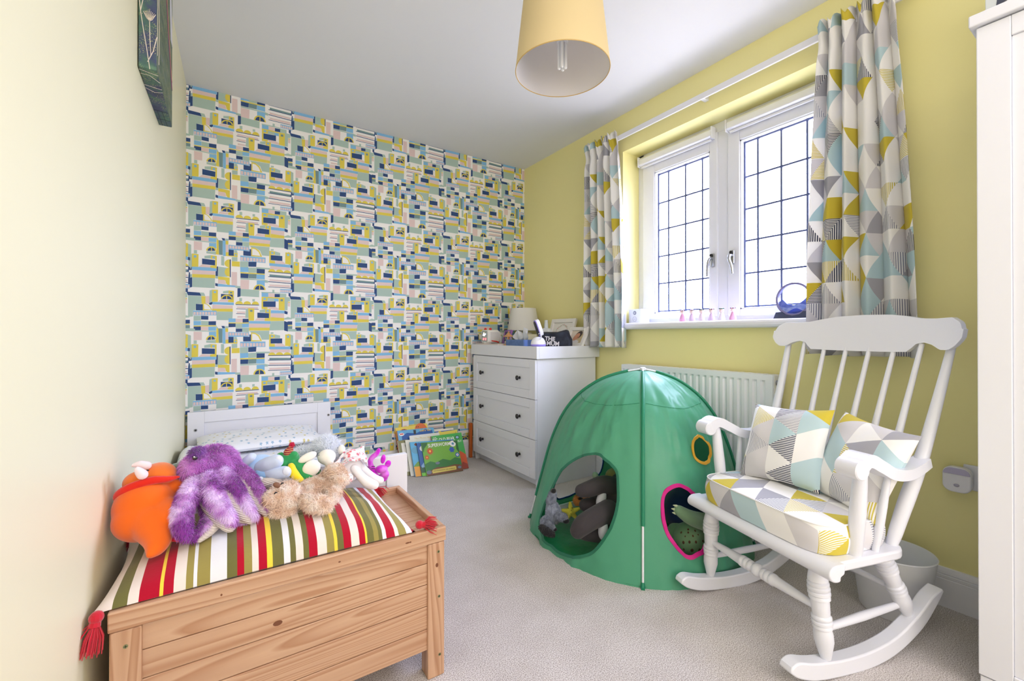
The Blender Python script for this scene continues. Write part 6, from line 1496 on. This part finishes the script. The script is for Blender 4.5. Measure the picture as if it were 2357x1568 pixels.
# tissue box with tissue
tb = empty('tissue_box', (1.735, 2.525, DZ), label='flat blue tissue box with lighter blue corner on the dresser front', cat='box')
BLB = mat('denim_blue_card', (84, 114, 168), .6, bump=(40, .15, .002), vary=(30, (98, 128, 180), .4, .6)); BLL = mat('bright_blue_card', (110, 146, 222), .5)
m = MB(); m.box((-.062, -.115, 0), (.062, .115, .043)); m.build('box_body', BLB, tb, bevel=.001)
m = MB(); m.box((-.0624, -.1155, .0), (-.035, -.1148, .0433)); m.build('corner_band', BLL, tb); m = MB(); m.box((-.0626, -.1155, 0), (-.0618, -.104, .0433)); m.build('corner_band', BLL, tb)
def tissue(name, par, base, k, h_, w, rz):
    m = MB()
    def f(u, v):
        a = (u - .5) * w; z = h_ * v; fold = .010 * math.sin(u * 9 + k) * (1 - .3 * v) + .006 * math.sin(v * 5 + u * 14 + k)
        lean_ = (.02 if k else -.01) * v * v
        y = a * (.6 + .8 * math.sin(math.pi * min(1, v * 1.05)) * .7); z = z * (1 - .5 * abs(u - .5) ** 1.5 * 2)
        p = R3(0, 0, rz) @ Vector((fold, y + lean_, z)); return Vector(base) + p
    m.grid(f, 26, 16); o = m.build(name, mat('white_tissue', (238, 240, 244), .9, trans=.3), par, smooth=80); return o
tissue('tissue', tb, (.01, -.02, .041), 0, .088, .12, -20); tissue('tissue', tb, (.005, .035, .041), 1, .072, .10, 15)
# lotion bottle
lb = empty('lotion_bottle', (2.005, 2.60, DZ), math.radians(20), label='white pump lotion bottle with dark label, in front of wreath frame', cat='bottle')
m = MB(); P = rsq(0, 0, .05, .084, .020, 5); n = len(P); V = []
for z, s in ((0, .96), (.003, 1), (.105, 1), (.118, .93), (.126, .6), (.130, .34)): V += [(a * s, b * s, z) for a, b in P]
F = [tuple(reversed(range(n))), tuple(5 * n + i for i in range(n))] + [(k * n + i, k * n + (i + 1) % n, (k + 1) * n + (i + 1) % n, (k + 1) * n + i) for k in range(5) for i in range(n)]
m.add(V, F); m.build('bottle_body', mat('white_bottle_plastic', (230, 234, 236), .3), lb, smooth=50)
m = MB(); m.rod((0, 0, .129), (0, 0, .188), [(0, .0145), (.55, .0145), (.56, .013), (.97, .0125), (1, .010)], 24); m.build('cap', mat('frosted_cap', (222, 230, 236), .35), lb, smooth=50)
m = MB(); m.box((-.0262, -.022, .070), (-.0252, .022, .090)); m.build('bottle_label', mat('navy_label', (34, 40, 60), .5), lb)
m = MB(); [m.box((-.0266, -.017 + i * .005, .077), (-.0262, -.014 + i * .005, .084 - .002 * (i % 2))) for i in range(7)]; m.build('label_mark', mat('label_white_print', (236, 238, 242), .6), lb, kind='stuff'); m = MB(); m.box((-.0267, -.002, .078), (-.0263, .002, .083)); m.build('label_mark', mat('label_orange_print', (236, 140, 60), .6), lb)
# wreath picture frame
FRW = mat('white_frame_paint', (236, 234, 230), .45)
e, flat, q = leaning_frame('wreath_frame', (2.035, 2.505, DZ), 0, .275, .206, .028, 17, FRW, 'white frame with pastel flower wreath, leaning on wall', .018, PAPER)
fr = random.Random(5); WC = [mat('wreath_pink', (226, 176, 172), .7), mat('wreath_green', (150, 176, 146), .7), mat('wreath_sage', (176, 196, 170), .7), mat('wreath_coral', (222, 160, 160), .7)]
for k in range(44):
    a = math.pi * (1.12 - 1.25 * k / 43); rr0 = .068 + fr.uniform(-.004, .004); x, z = rr0 * math.cos(a), .092 + rr0 * math.sin(a); an = fr.uniform(0, 6.3); s = fr.uniform(.004, .0075)
    flat([(x + s * math.cos(an + t) * (1 if i % 2 == 0 else .4), z + s * math.sin(an + t) * (1 if i % 2 == 0 else .4)) for i, t in enumerate(np.arange(0, 6.2, .785))], WC[k % 4], 'wreath_leaf', k % 3)
m = MB(); m.tube([q(.0105, .05 - i * .0036, .098 + .0035 * math.sin(i * 1.9)) for i in range(28)], .0004, 4); m.build('script_line', mat('faint_script', (190, 190, 196), .7), e)
# baby photo frame
e, flat, q = leaning_frame('baby_photo_frame', (1.985, 2.285, DZ), 0, .19, .150, .026, 28, FRW, 'white frame with photo of a dark-haired baby, near curtain', .018, PHBG)
def ell(cx, cy, rx, ry, rot, n=20): return [(cx + math.cos(t) * rx * math.cos(rot) - math.sin(t) * ry * math.sin(rot), cy + math.cos(t) * rx * math.sin(rot) + math.sin(t) * ry * math.cos(rot)) for t in np.linspace(0, 2 * math.pi, n, endpoint=False)]
flat(ell(.04, .06, .03, .05, .3), mat('photo_floral_cloth', (206, 190, 150), .7), 'photo_cloth', 0); flat(ell(.012, .092, .026, .036, -.9), HAIR, 'photo_hair', 1); flat(ell(-.004, .076, .022, .036, -.75), SKIN, 'photo_face', 2); flat(ell(.012, .074, .005, .008, -.3), mat('photo_ear', (186, 120, 98), .6), 'photo_ear', 3)
flat([(-.055, .027), (.03, .027), (.035, .045), (.0, .055), (-.03, .045)], mat('photo_white_vest', (228, 226, 228), .6), 'photo_clothes', 2)
# baby monitor: dome base, paddle screen, handle loop
mo = empty('baby_monitor', (1.685, 2.262, DZ + .012), math.radians(-17), label='white and lilac hairbrush-like monitor standing at dresser corner', cat='monitor')
mo.location = (1.690, 2.275, .892)
LIL = mat('lilac_plastic', (160, 144, 226), .35); WGL = mat('white_gloss_plastic', (240, 241, 248), .25)
disc_lathe('dome', (0, 0, 0), [(0, .064), (.018, .062), (.034, .053), (.045, .036), (.049, .022), (.049, .015), (0, .015)], WGL, mo, 40, 60)
disc_lathe('base_ring', (0, 0, 0), [(0, .0148), (.050, .0148), (.0505, .009), (.046, .002), (.03, 0), (0, 0)], LIL, mo, 40, 60)
M = R3(0, -20, 0)
def paddle(name, hw, hh, t0, t1, mt, cz=.122, off=0):
    m = MB(); P = rsq(0, 0, hw * 2, hh * 2, hw * .96, 10); cc = Vector((0, .012, cz - .002))
    m.prism(P, lambda a, b: cc + M @ Vector((t0, a, b)), M @ Vector((t1 - t0, 0, 0))); return m.build(name, mt, mo, bevel=.002, smooth=40, seg=3)
paddle('paddle', .026, .056, -.002, .020, WGL); paddle('paddle_rim', .025, .055, -.007, -.002, LIL); paddle('bristle_pad', .020, .048, -.011, -.007, mat('dark_bristle_pad', (56, 54, 66), .6))
m = MB(); m.tube(catmull([(.0, -.035, .045), (0, -.052, .058), (0, -.052, .074), (0, -.03, .086), (0, -.008, .082)], 6), .0035, 10); m.build('handle_loop', WGL, mo, smooth=60)
# black bag with words
bg = empty('wash_bag', (1.852, 2.345, DZ), 0, label='slumped black fabric bag with white capital letters on dresser corner', cat='bag')
BK = mat('faded_black_canvas', (30, 34, 48), .8, bump=(30, .4, .004), vary=(18, (52, 58, 76), .45, .7))
def WP(px, py, k): 
    p0 = Vector((1.765, 2.395, 0)); p1 = Vector((1.885, 2.225, 0)); d = (at(px, py, Y=1.0) - Vector((0, 0, CH))); n_ = Vector((-(p1 - p0).y, (p1 - p0).x, 0)).normalized()
    o = Vector((0, 0, CH)); t_ = (p0 - o).dot(n_) / d.dot(n_); return o + d * t_
FRT = [(1238, 772), (1248, 768), (1278, 768), (1297, 763), (1303, 765), (1306, 775), (1311, 785), (1311, 812), (1238, 812)]
F0 = [WP(x, y, 0) for x, y in FRT]
for p in F0: p.z = max(p.z, DZ + .001)
back = Vector((.075, .045, 0)); ibg = parent_inv(bg)
m = MB(); n = len(F0); cen = sum(F0, Vector()) / n
V = [ibg @ p for p in F0] + [ibg @ (p + back * .5 + Vector((0, 0, .010 if p.z > .9 else 0)) + (cen - p) * -.06) for p in F0] + [ibg @ (p + back + (cen - p) * .12) for p in F0]
F = [tuple(range(n)), tuple(2 * n + i for i in reversed(range(n)))] + [(k * n + i, k * n + (i + 1) % n, (k + 1) * n + (i + 1) % n, (k + 1) * n + i) for k in range(2) for i in range(n)]
m.add(V, F); m.build('bag_body', BK, bg, bevel=.006, seg=4, smooth=60)
TXT = mat('white_print', (238, 236, 242), .6); ax = (Vector((1.885, 2.225, 0)) - Vector((1.765, 2.395, 0))).normalized(); nn_ = Vector((-ax.y, ax.x, 0)); nn_ = nn_ if nn_.y < 0 else -nn_
a0 = WP(1266, 780, 0); a1 = WP(1273, 791, 0)
lettering('printed_word', 'THE', TXT, ibg @ (a0 + nn_ * .0025), ax, (0, 0, 1), .072, .030, bg, -.08, .03); lettering('printed_word', 'MUM', TXT, ibg @ (a1 + nn_ * .0025), ax, (0, 0, 1), .086, .030, bg, -.05, .03)
# cream box behind the lotion
cbx = empty('cream_box', (1.93, 2.72, DZ), label='small cream box between lamp base and lotion bottle', cat='box')
m = MB(); m.box((-.04, -.05, 0), (.04, .05, .082)); m.build('box_body', mat('cream_card', (232, 226, 196), .6), cbx, bevel=.002)
# thin pale board under the clock radio
fb2 = empty('wooden_board', (1.80, 2.86, DZ), label='thin pale board under the clock radio and purple frame', cat='board')
m = MB(); m.box((-.165, -.165, .0), (.06, .165, .0105)); m.build('board', mat('pale_pinkish_board', (222, 214, 210), .5), fb2, bevel=.002)

# ================================================================ window-sill things
SZ = 1.0425
sills = [(1571, 719), (1593, 720), (1615, 721), (1638, 719), (1661, 718), (1687, 717)]
DRS = [(222, 160, 196), (214, 190, 222), (228, 212, 228), (214, 190, 224), (230, 222, 236), (224, 166, 200)]
LBL = ['rose-dressed peg doll, leftmost of six on the window board', 'lilac peg doll with pink flower crown, second from the left', 'pale pink peg doll with dark leaf crown, third from the left', 'lilac peg doll standing in front of the window centre post edge', 'near-white peg doll with green leaf crown, fifth from the left', 'rose-dressed peg doll furthest right, nearest the sand picture']
pd = None
for i, ((px, pt), dc) in enumerate(zip(sills, DRS)):
    p = at(px, 744, X=2.165); e = empty('peg_doll', (2.165, p.y, SZ), label=LBL[i], cat='ornament', group='peg dolls on the window board')
    disc_lathe('dress', (0, 0, 0), [(0, .0005), (.0165, .0005), (.0175, .004), (.0165, .014), (.0125, .030), (.0085, .040), (.006, .043), (0, .044)], mat('peg_dress_%d' % i, dc, .35), e, 24, 70)
    hd_ = disc_lathe('head', (0, 0, 0), [(0, .040), (.006, .041), (.0118, .048), (.0125, .054), (.0105, .061), (.006, .066), (0, .067)], mat('peg_skin', (238, 214, 208), .5), e, 24, 80)
    fc = [(226, 130, 170), (220, 160, 180), (60, 80, 80), (230, 150, 176), (60, 110, 100), (230, 140, 200)][i]
    for k in range(7):
        a = math.radians(-100 + k * 33 + 180); x, y = math.cos(a) * .0105, math.sin(a) * .0105
        m = MB(); m.ball((x, y, .062), (.0036, .0036, .003), seg=8, ring=6); m.build('crown_flower', mat('flower_%d' % (i if k % 2 else 9), fc if k % 2 else (44, 84, 74), .7), e, smooth=80)
# gift box
gb = empty('gift_box', (2.19, 1.885, SZ), label='white box with round grey emblem on window board by curtain', cat='box')
m = MB(); m.box((-.03, -.048, 0), (.05, .048, .088)); m.build('box_body', mat('white_card_box', (232, 234, 242), .5), gb, bevel=.001)
GE = mat('emblem_grey', (110, 112, 130), .5)
m = MB(); m.prism([(math.cos(t) * .0125 + .0, math.sin(t) * .0125 + .064) for t in np.linspace(0, 2 * math.pi, 28, endpoint=False)], lambda a, b: (-.0306, a, b), (.0007, 0, 0)); em = m.build('emblem', GE, gb)
for y_ in (-.006, 0, .006): m = MB(); m.box((-.0312, y_ - .001, .056), (-.0306, y_ + .001, .071)); m.build('emblem_bar', WHITE, em)
m = MB(); m.tube([(-.0306, math.cos(t) * .015, math.sin(t) * .015 + .025) for t in np.linspace(0, 2 * math.pi, 37)], .0006, 4); m.build('emblem_ring', GE, gb)
m = MB(); [m.box((-.0308, -.008 + i * .0042, .023), (-.0305, -.0055 + i * .0042, .027)) for i in range(4)]; m.build('emblem_mark', mat('faint_emblem_print', (190, 192, 210), .6), gb, kind='stuff')
# moving sand picture
sp_ = empty('sand_picture', (2.17, .962, SZ), label='round glass moving-sand picture with blue dunes on dark stand', cat='ornament')
SB = mat('slate_blue_stand', (58, 66, 92), .5)
m = MB(); m.prism([(-.082, 0), (.082, 0), (.070, .030), (.045, .031), (.030, .018), (0, .012), (-.030, .018), (-.045, .031), (-.070, .030)], lambda a, b: (-.022, a, b), (.044, 0, 0)); m.build('stand', SB, sp_, bevel=.002)
R0 = .074; cz = .088
m = MB(); V = []; n = 72
for i in range(n):
    a = 2 * math.pi * i / n
    for r, x in ((R0 - .007, -.010), (R0 + .003, -.010), (R0 + .003, .010), (R0 - .007, .010)): V.append((x, math.cos(a) * r, cz + math.sin(a) * r))
m.add(V, [(i * 4 + k, i * 4 + (k + 1) % 4, ((i + 1) % n) * 4 + (k + 1) % 4, ((i + 1) % n) * 4 + k) for i in range(n) for k in range(4)]); m.build('ring_frame', mat('grey_lilac_ring', (136, 132, 178), .3, .3), sp_, bevel=.0015, smooth=40)
disc = [(math.cos(t) * (R0 - .0065), cz + math.sin(t) * (R0 - .0065)) for t in np.linspace(0, 2 * math.pi, 48, endpoint=False)]
for x in (-.007, .006): m = MB(); m.prism(disc, lambda a, b: (x, a, b), (.001, 0, 0)); m.build('glass_disc', clear_glass('pale_glass', (246, 248, 255), .05), sp_)
ri = R0 - .0075
def dune(top, mt, nm, x0, x1):
    ts = np.linspace(-1, 1, 40); up_ = [(-t * ri * .999, cz + top(t) * ri) for t in ts]; P = []
    for y_, z_ in up_:
        lim = math.sqrt(max(0, ri * ri - y_ * y_)); P.append((y_, min(cz + lim, max(cz - lim, z_))))
    low = [(y_, cz - math.sqrt(max(0, ri * ri - y_ * y_)) - .00001) for y_, _ in reversed(up_)]
    m = MB(); m.prism(P[1:-1] + low[1:-1], lambda a, b: (x0, a, b), (x1 - x0, 0, 0)); m.build(nm, mt, sp_)
dune(lambda t: -.28 - .12 * math.cos(t * 3.1) + (.22 * max(0, 1 - abs(t + .72) / .28)) + .42 * max(0, t) ** 2.2, mat('deep_blue_sand', (66, 96, 200), .7, vary=(40, (110, 130, 220), .4, .6)), 'sand', -.004, .004)
dune(lambda t: -.46 + .08 * math.sin(t * 5) + .12 * t, mat('pale_blue_sand', (130, 156, 226), .7, vary=(50, (176, 190, 236), .4, .6)), 'sand', -.0055, -.0042)
dune(lambda t: -.80 + .16 * math.sin(t * 4 + 1) , mat('royal_blue_sand', (50, 84, 210), .7), 'sand', -.006, -.0056)

# ================================================================ picture books leaning on the wallpapered wall
FB0, FB1, FT0 = at(983.3, 1096.4, Z=.004), at(1071.8, 1083, Z=.004), at(969.9, 1019.5, Y=2.905)
FP, FU = FB0, (FT0 - FB0).normalized(); FN = (FB1 - FB0).cross(FU).normalized(); FN = -FN if FN.y < 0 else FN
def ray_plane(px, p0, n_):
    o = Vector((0, 0, CH)); d = (at(px[0], px[1], Y=1.0) - o); return o + d * ((p0 - o).dot(n_) / d.dot(n_))
def book(label, bl, br, tl, tr_, Yt, th, col, spine=None, arts=(), texts=(), pages=True, Yb=None):
    """corners seen in the photograph: bottom pair on the carpet, top pair leaning back to depth Yt"""
    d = Yt
    T0, T1 = (ray_plane(p, FP + FN * d, FN) for p in (tl, tr_))
    B0 = T0 - FU * ((T0.z - .004) / FU.z); B1 = T1 - FU * ((T1.z - .004) / FU.z)
    c = (B0 + B1) / 2; e = empty('picture_book', (c.x, c.y, 0), label=label, cat='book', group='picture books on the carpet by the wall'); ie = parent_inv(e)
    B0, B1, T0, T1 = (ie @ p for p in (B0, B1, T0, T1))
    n = (B1 - B0).cross(T0 - B0).normalized(); n = -n if n.y < 0 else n
    def Q(u, v, d=0): return B0.lerp(B1, u).lerp(T0.lerp(T1, u), v) + n * d
    cm = mat('cover_%d_%d_%d' % col, col, .3, coat=.3)
    m = MB(); m.hexa([Q(0, 0), Q(1, 0), Q(1, 1), Q(0, 1)], [Q(0, 0, .0018), Q(1, 0, .0018), Q(1, 1, .0018), Q(0, 1, .0018)]); m.build('cover', cm, e)
    m = MB(); m.hexa([Q(.01, .008, .002), Q(.985, .008, .002), Q(.985, .992, .002), Q(.01, .992, .002)], [Q(.01, .008, th - .002), Q(.985, .008, th - .002), Q(.985, .992, th - .002), Q(.01, .992, th - .002)]); m.build('pages', PAPER, e)
    m = MB(); m.hexa([Q(0, 0, th - .0018), Q(1, 0, th - .0018), Q(1, 1, th - .0018), Q(0, 1, th - .0018)], [Q(0, 0, th), Q(1, 0, th), Q(1, 1, th), Q(0, 1, th)]); m.build('back_cover', cm, e)
    m = MB(); sm = mat('spine_%d_%d_%d' % (spine or col), spine or col, .35); m.hexa([Q(-.008, 0, .0002), Q(.004, 0, .0002), Q(.004, 1, .0002), Q(-.008, 1, .0002)], [Q(-.008, 0, th), Q(.004, 0, th), Q(.004, 1, th), Q(-.008, 1, th)]); m.build('spine', sm, e)
    for k, (c_, P) in enumerate(arts):
        m = MB(); m.prism(P, lambda u, v: Q(u, v, -.0002 - .00012 * (k % 9)), n * .0001); m.build('cover_art', mat('print_%d_%d_%d' % c_, c_, .35, coat=.2), e)
    ux = (Q(1, .5) - Q(0, .5)); uy = (Q(.5, 1) - Q(.5, 0))
    for (s, c_, u, v, w, h_, tilt) in texts:
        lettering('cover_text', s, mat('ink_%d_%d_%d' % c_, c_, .4), Q(u, v, -.0012), ux, uy, w * ux.length, h_ * uy.length, e, tilt, .012)
    return e
def pt4(x, y): return (890 + x / 10.45, 960 + y / 10.45)
def circ(cx, cy, rx, ry, n=18, ph=0): return [(cx + rx * math.cos(t + ph), cy + ry * math.sin(t + ph)) for t in np.linspace(0, 2 * math.pi, n, endpoint=False)]
def flower(cx, cy, r, n, asp=1.2, inn=.45): return [(cx + (r if i % 2 == 0 else r * inn) * math.cos(math.pi * i / n), cy + (r if i % 2 == 0 else r * inn) * asp * math.sin(math.pi * i / n)) for i in range(2 * n)]
GA = [((48, 120, 58), [(0, .35), (.15, .42), (.3, .36), (.5, .45), (.7, .38), (.85, .46), (1, .40), (1, .05), (0, .05)]), ((116, 74, 50), [(0, .0), (1, 0), (1, .2), (.8, .24), (.55, .20), (.3, .22), (.1, .14), (0, .12)]),
      ((40, 104, 56), [(0, 1), (.16, .98), (.12, .90), (.05, .82), (.02, .72), (0, .70)]), ((40, 104, 56), [(.88, .98), (.95, .90), (.93, .72), (.98, .60), (1, .60), (1, 1)]),
      ((214, 66, 38), flower(.19, .72, .115, 12)), ((214, 66, 38), flower(.08, .54, .075, 10)), ((236, 190, 70), circ(.19, .72, .03, .036)), ((236, 190, 70), circ(.08, .54, .02, .024)),
      ((40, 90, 180), flower(.80, .71, .085, 6, 1.2, .72)), ((40, 90, 180), flower(.93, .53, .07, 6, 1.2, .72)), ((240, 244, 250), circ(.80, .71, .04, .048)), ((240, 244, 250), circ(.93, .53, .033, .04)), ((200, 110, 60), circ(.80, .71, .015, .018)), ((200, 110, 60), circ(.93, .53, .013, .016)),
      ((112, 124, 146), circ(.07, .10, .07, .055)), ((112, 124, 146), circ(.92, .13, .05, .04)), ((112, 124, 146), circ(.34, .34, .06, .04)), ((214, 196, 96), [(.16, .05), (.82, .07), (.83, .17), (.80, .19), (.18, .16), (.15, .12)]), ((238, 240, 240), circ(.86, .90, .085, .10)), ((90, 150, 190), circ(.86, .90, .035, .04))]
book('small green landscape book standing frontmost, red and blue flowers on cover', pt4(975, 1425), pt4(1900, 1285), pt4(835, 622), pt4(1690, 560), 0, .008, (112, 176, 62), arts=GA, texts=[('SUPERWORM', (244, 246, 246), .47, .90, .62, .11, .015), ('JULIA DONALDSON  AXEL SCHEFFLER', (70, 60, 30), .49, .115, .6, .035, .01)])
book('dark blue book peeping out left of the frontmost green one', pt4(880, 1445), pt4(1800, 1320), pt4(722, 632), pt4(1600, 545), 0.01, .007, (30, 92, 168), (20, 60, 110), arts=[((44, 96, 70), [(0, 0), (.3, 0), (.3, .3), (.12, .34), (0, .28)]), ((110, 190, 60), [(0, 0), (.4, 0), (.4, .08), (0, .10)]), ((226, 232, 240), circ(.13, .82, .08, .085)), ((140, 180, 220), [(.02, .30), (.10, .40), (.16, .36), (.14, .26), (.03, .25)])])
book('sky blue book with sandy ground, third from front', pt4(663, 1437), pt4(1700, 1300), pt4(562, 608), pt4(1600, 535), 0.02, .009, (92, 180, 226), (60, 150, 200), arts=[((232, 164, 58), [(0, 0), (1, 0), (1, .28), (.5, .25), (.1, .33), (0, .30)]), ((96, 164, 200), circ(.10, .75, .10, .10)), ((110, 160, 70), [(0, .30), (.1, .42), (.2, .38), (.2, .28), (0, .28)]), ((36, 92, 176), [(.16, .25), (.24, .25), (.28, .6), (.2, .75), (.16, .6)]), ((124, 66, 50), [(.08, .93), (.12, .97), (.15, .95), (.19, .97), (.16, .88), (.1, .88)]), ((40, 92, 168), [(.2, .1), (.26, .05), (.30, .2), (.24, .2)])])
book('tall green book with big white lettering and orange lower corner', pt4(1320, 1330), pt4(2005, 1190), pt4(1070, 465), pt4(1795, 372), 0.032, .012, (66, 176, 84), (150, 60, 110), arts=[((206, 84, 36), [(.45, 0), (1, 0), (1, .38), (.9, .46), (.82, .50), (.72, .48), (.6, .3)]), ((150, 54, 34), [(.7, 0), (1, 0), (1, .12), (.85, .2)]), ((30, 96, 60), circ(.83, .88, .075, .055)), ((150, 190, 220), circ(.83, .88, .05, .036))], texts=[('BIG OLD BEAR', (244, 248, 244), .38, .865, .70, .105, .0), ('THE', (244, 248, 244), .10, .94, .10, .03, 0), ('ZLY', (244, 248, 244), .88, .77, .14, .055, 0)])
book('white-covered book with pale gold title, leaning behind sky blue book', pt4(650, 1425), pt4(1400, 1300), pt4(550, 455), pt4(1262, 372), 0.057, .010, (228, 230, 226), (222, 224, 220), texts=[('The Three Wise', (222, 206, 140), .45, .90, .62, .06, 0), ('Mak', (222, 206, 140), .35, .82, .2, .05, 0)])
book('blank cream-edged book left of sky blue book', pt4(610, 1370), pt4(1200, 1300), pt4(448, 560), pt4(1000, 500), 0.046, .008, (226, 228, 218), (214, 214, 200))
book('olive-bordered book with white panel beside bed footboard', pt4(440, 1392), pt4(640, 1352), pt4(265, 578), pt4(500, 540), 0.069, .012, (128, 128, 84), (232, 234, 230), arts=[((232, 232, 226), [(.30, .10), (.98, .10), (.98, .92), (.30, .92)]), ((60, 56, 50), [(.72, .45), (.86, .48), (.9, .40), (.84, .32), (.7, .34)]), ((120, 160, 190), circ(.7, .56, .05, .02))], texts=[('T', (50, 50, 50), .66, .82, .08, .06, 0)])
book('yellow book peeping above the tall green one', pt4(1450, 1240), pt4(1850, 1180), pt4(1230, 372), pt4(1690, 305), 0.083, .009, (238, 220, 96), arts=[((40, 40, 44), [(.86, .93), (.89, .90), (.93, .98), (.91, .90), (.88, .87)])])
book('blue book with yellow lettering and white oval badge', pt4(380, 1330), pt4(1200, 1230), pt4(250, 335), pt4(1125, 248), 0.095, .014, (100, 176, 222), (190, 44, 40), arts=[((22, 92, 176), [(.1, .55), (.1, .86), (.25, .93), (.5, .90), (.75, .98), (.95, .93), (.95, .55)]), ((96, 176, 90), [(0, .5), (.09, .5), (.09, .7), (0, .72)]), ((44, 46, 52), [(.43, .88), (.49, .88), (.50, .98), (.43, .98)]), ((240, 240, 244), circ(.105, .905, .07, .036)), ((214, 60, 50), [(.06, .90), (.15, .90), (.15, .925), (.06, .925)])], texts=[("Let's Go", (244, 206, 70), .76, .955, .30, .055, 0)])
book('blue book with row of coloured circles behind the white book', pt4(900, 1240), pt4(1700, 1150), pt4(740, 350), pt4(1600, 262), 0.112, .010, (70, 110, 190), arts=[((236, 232, 220), [(0, .95), (1, .95), (1, 1), (0, 1)])] + [(c_, circ(.12 + .16 * i, .88, .06, .07)) for i, c_ in enumerate(((226, 130, 70), (40, 70, 150), (40, 140, 80), (236, 210, 60), (90, 130, 200), (40, 60, 130)))])
book('yellow book with round orange shapes, rearmost at the left', pt4(300, 1260), pt4(1100, 1150), pt4(200, 268), pt4(968, 158), 0.124, .012, (236, 214, 92), (190, 44, 40), arts=[((206, 74, 44), circ(.25, .86, .15, .09)), ((226, 116, 60), circ(.78, .90, .19, .13)), ((30, 30, 34), circ(.22, .93, .012, .012)), ((30, 30, 34), circ(.27, .935, .012, .012)), ((30, 30, 34), circ(.66, .955, .012, .012)), ((30, 30, 34), circ(.71, .955, .012, .012))])
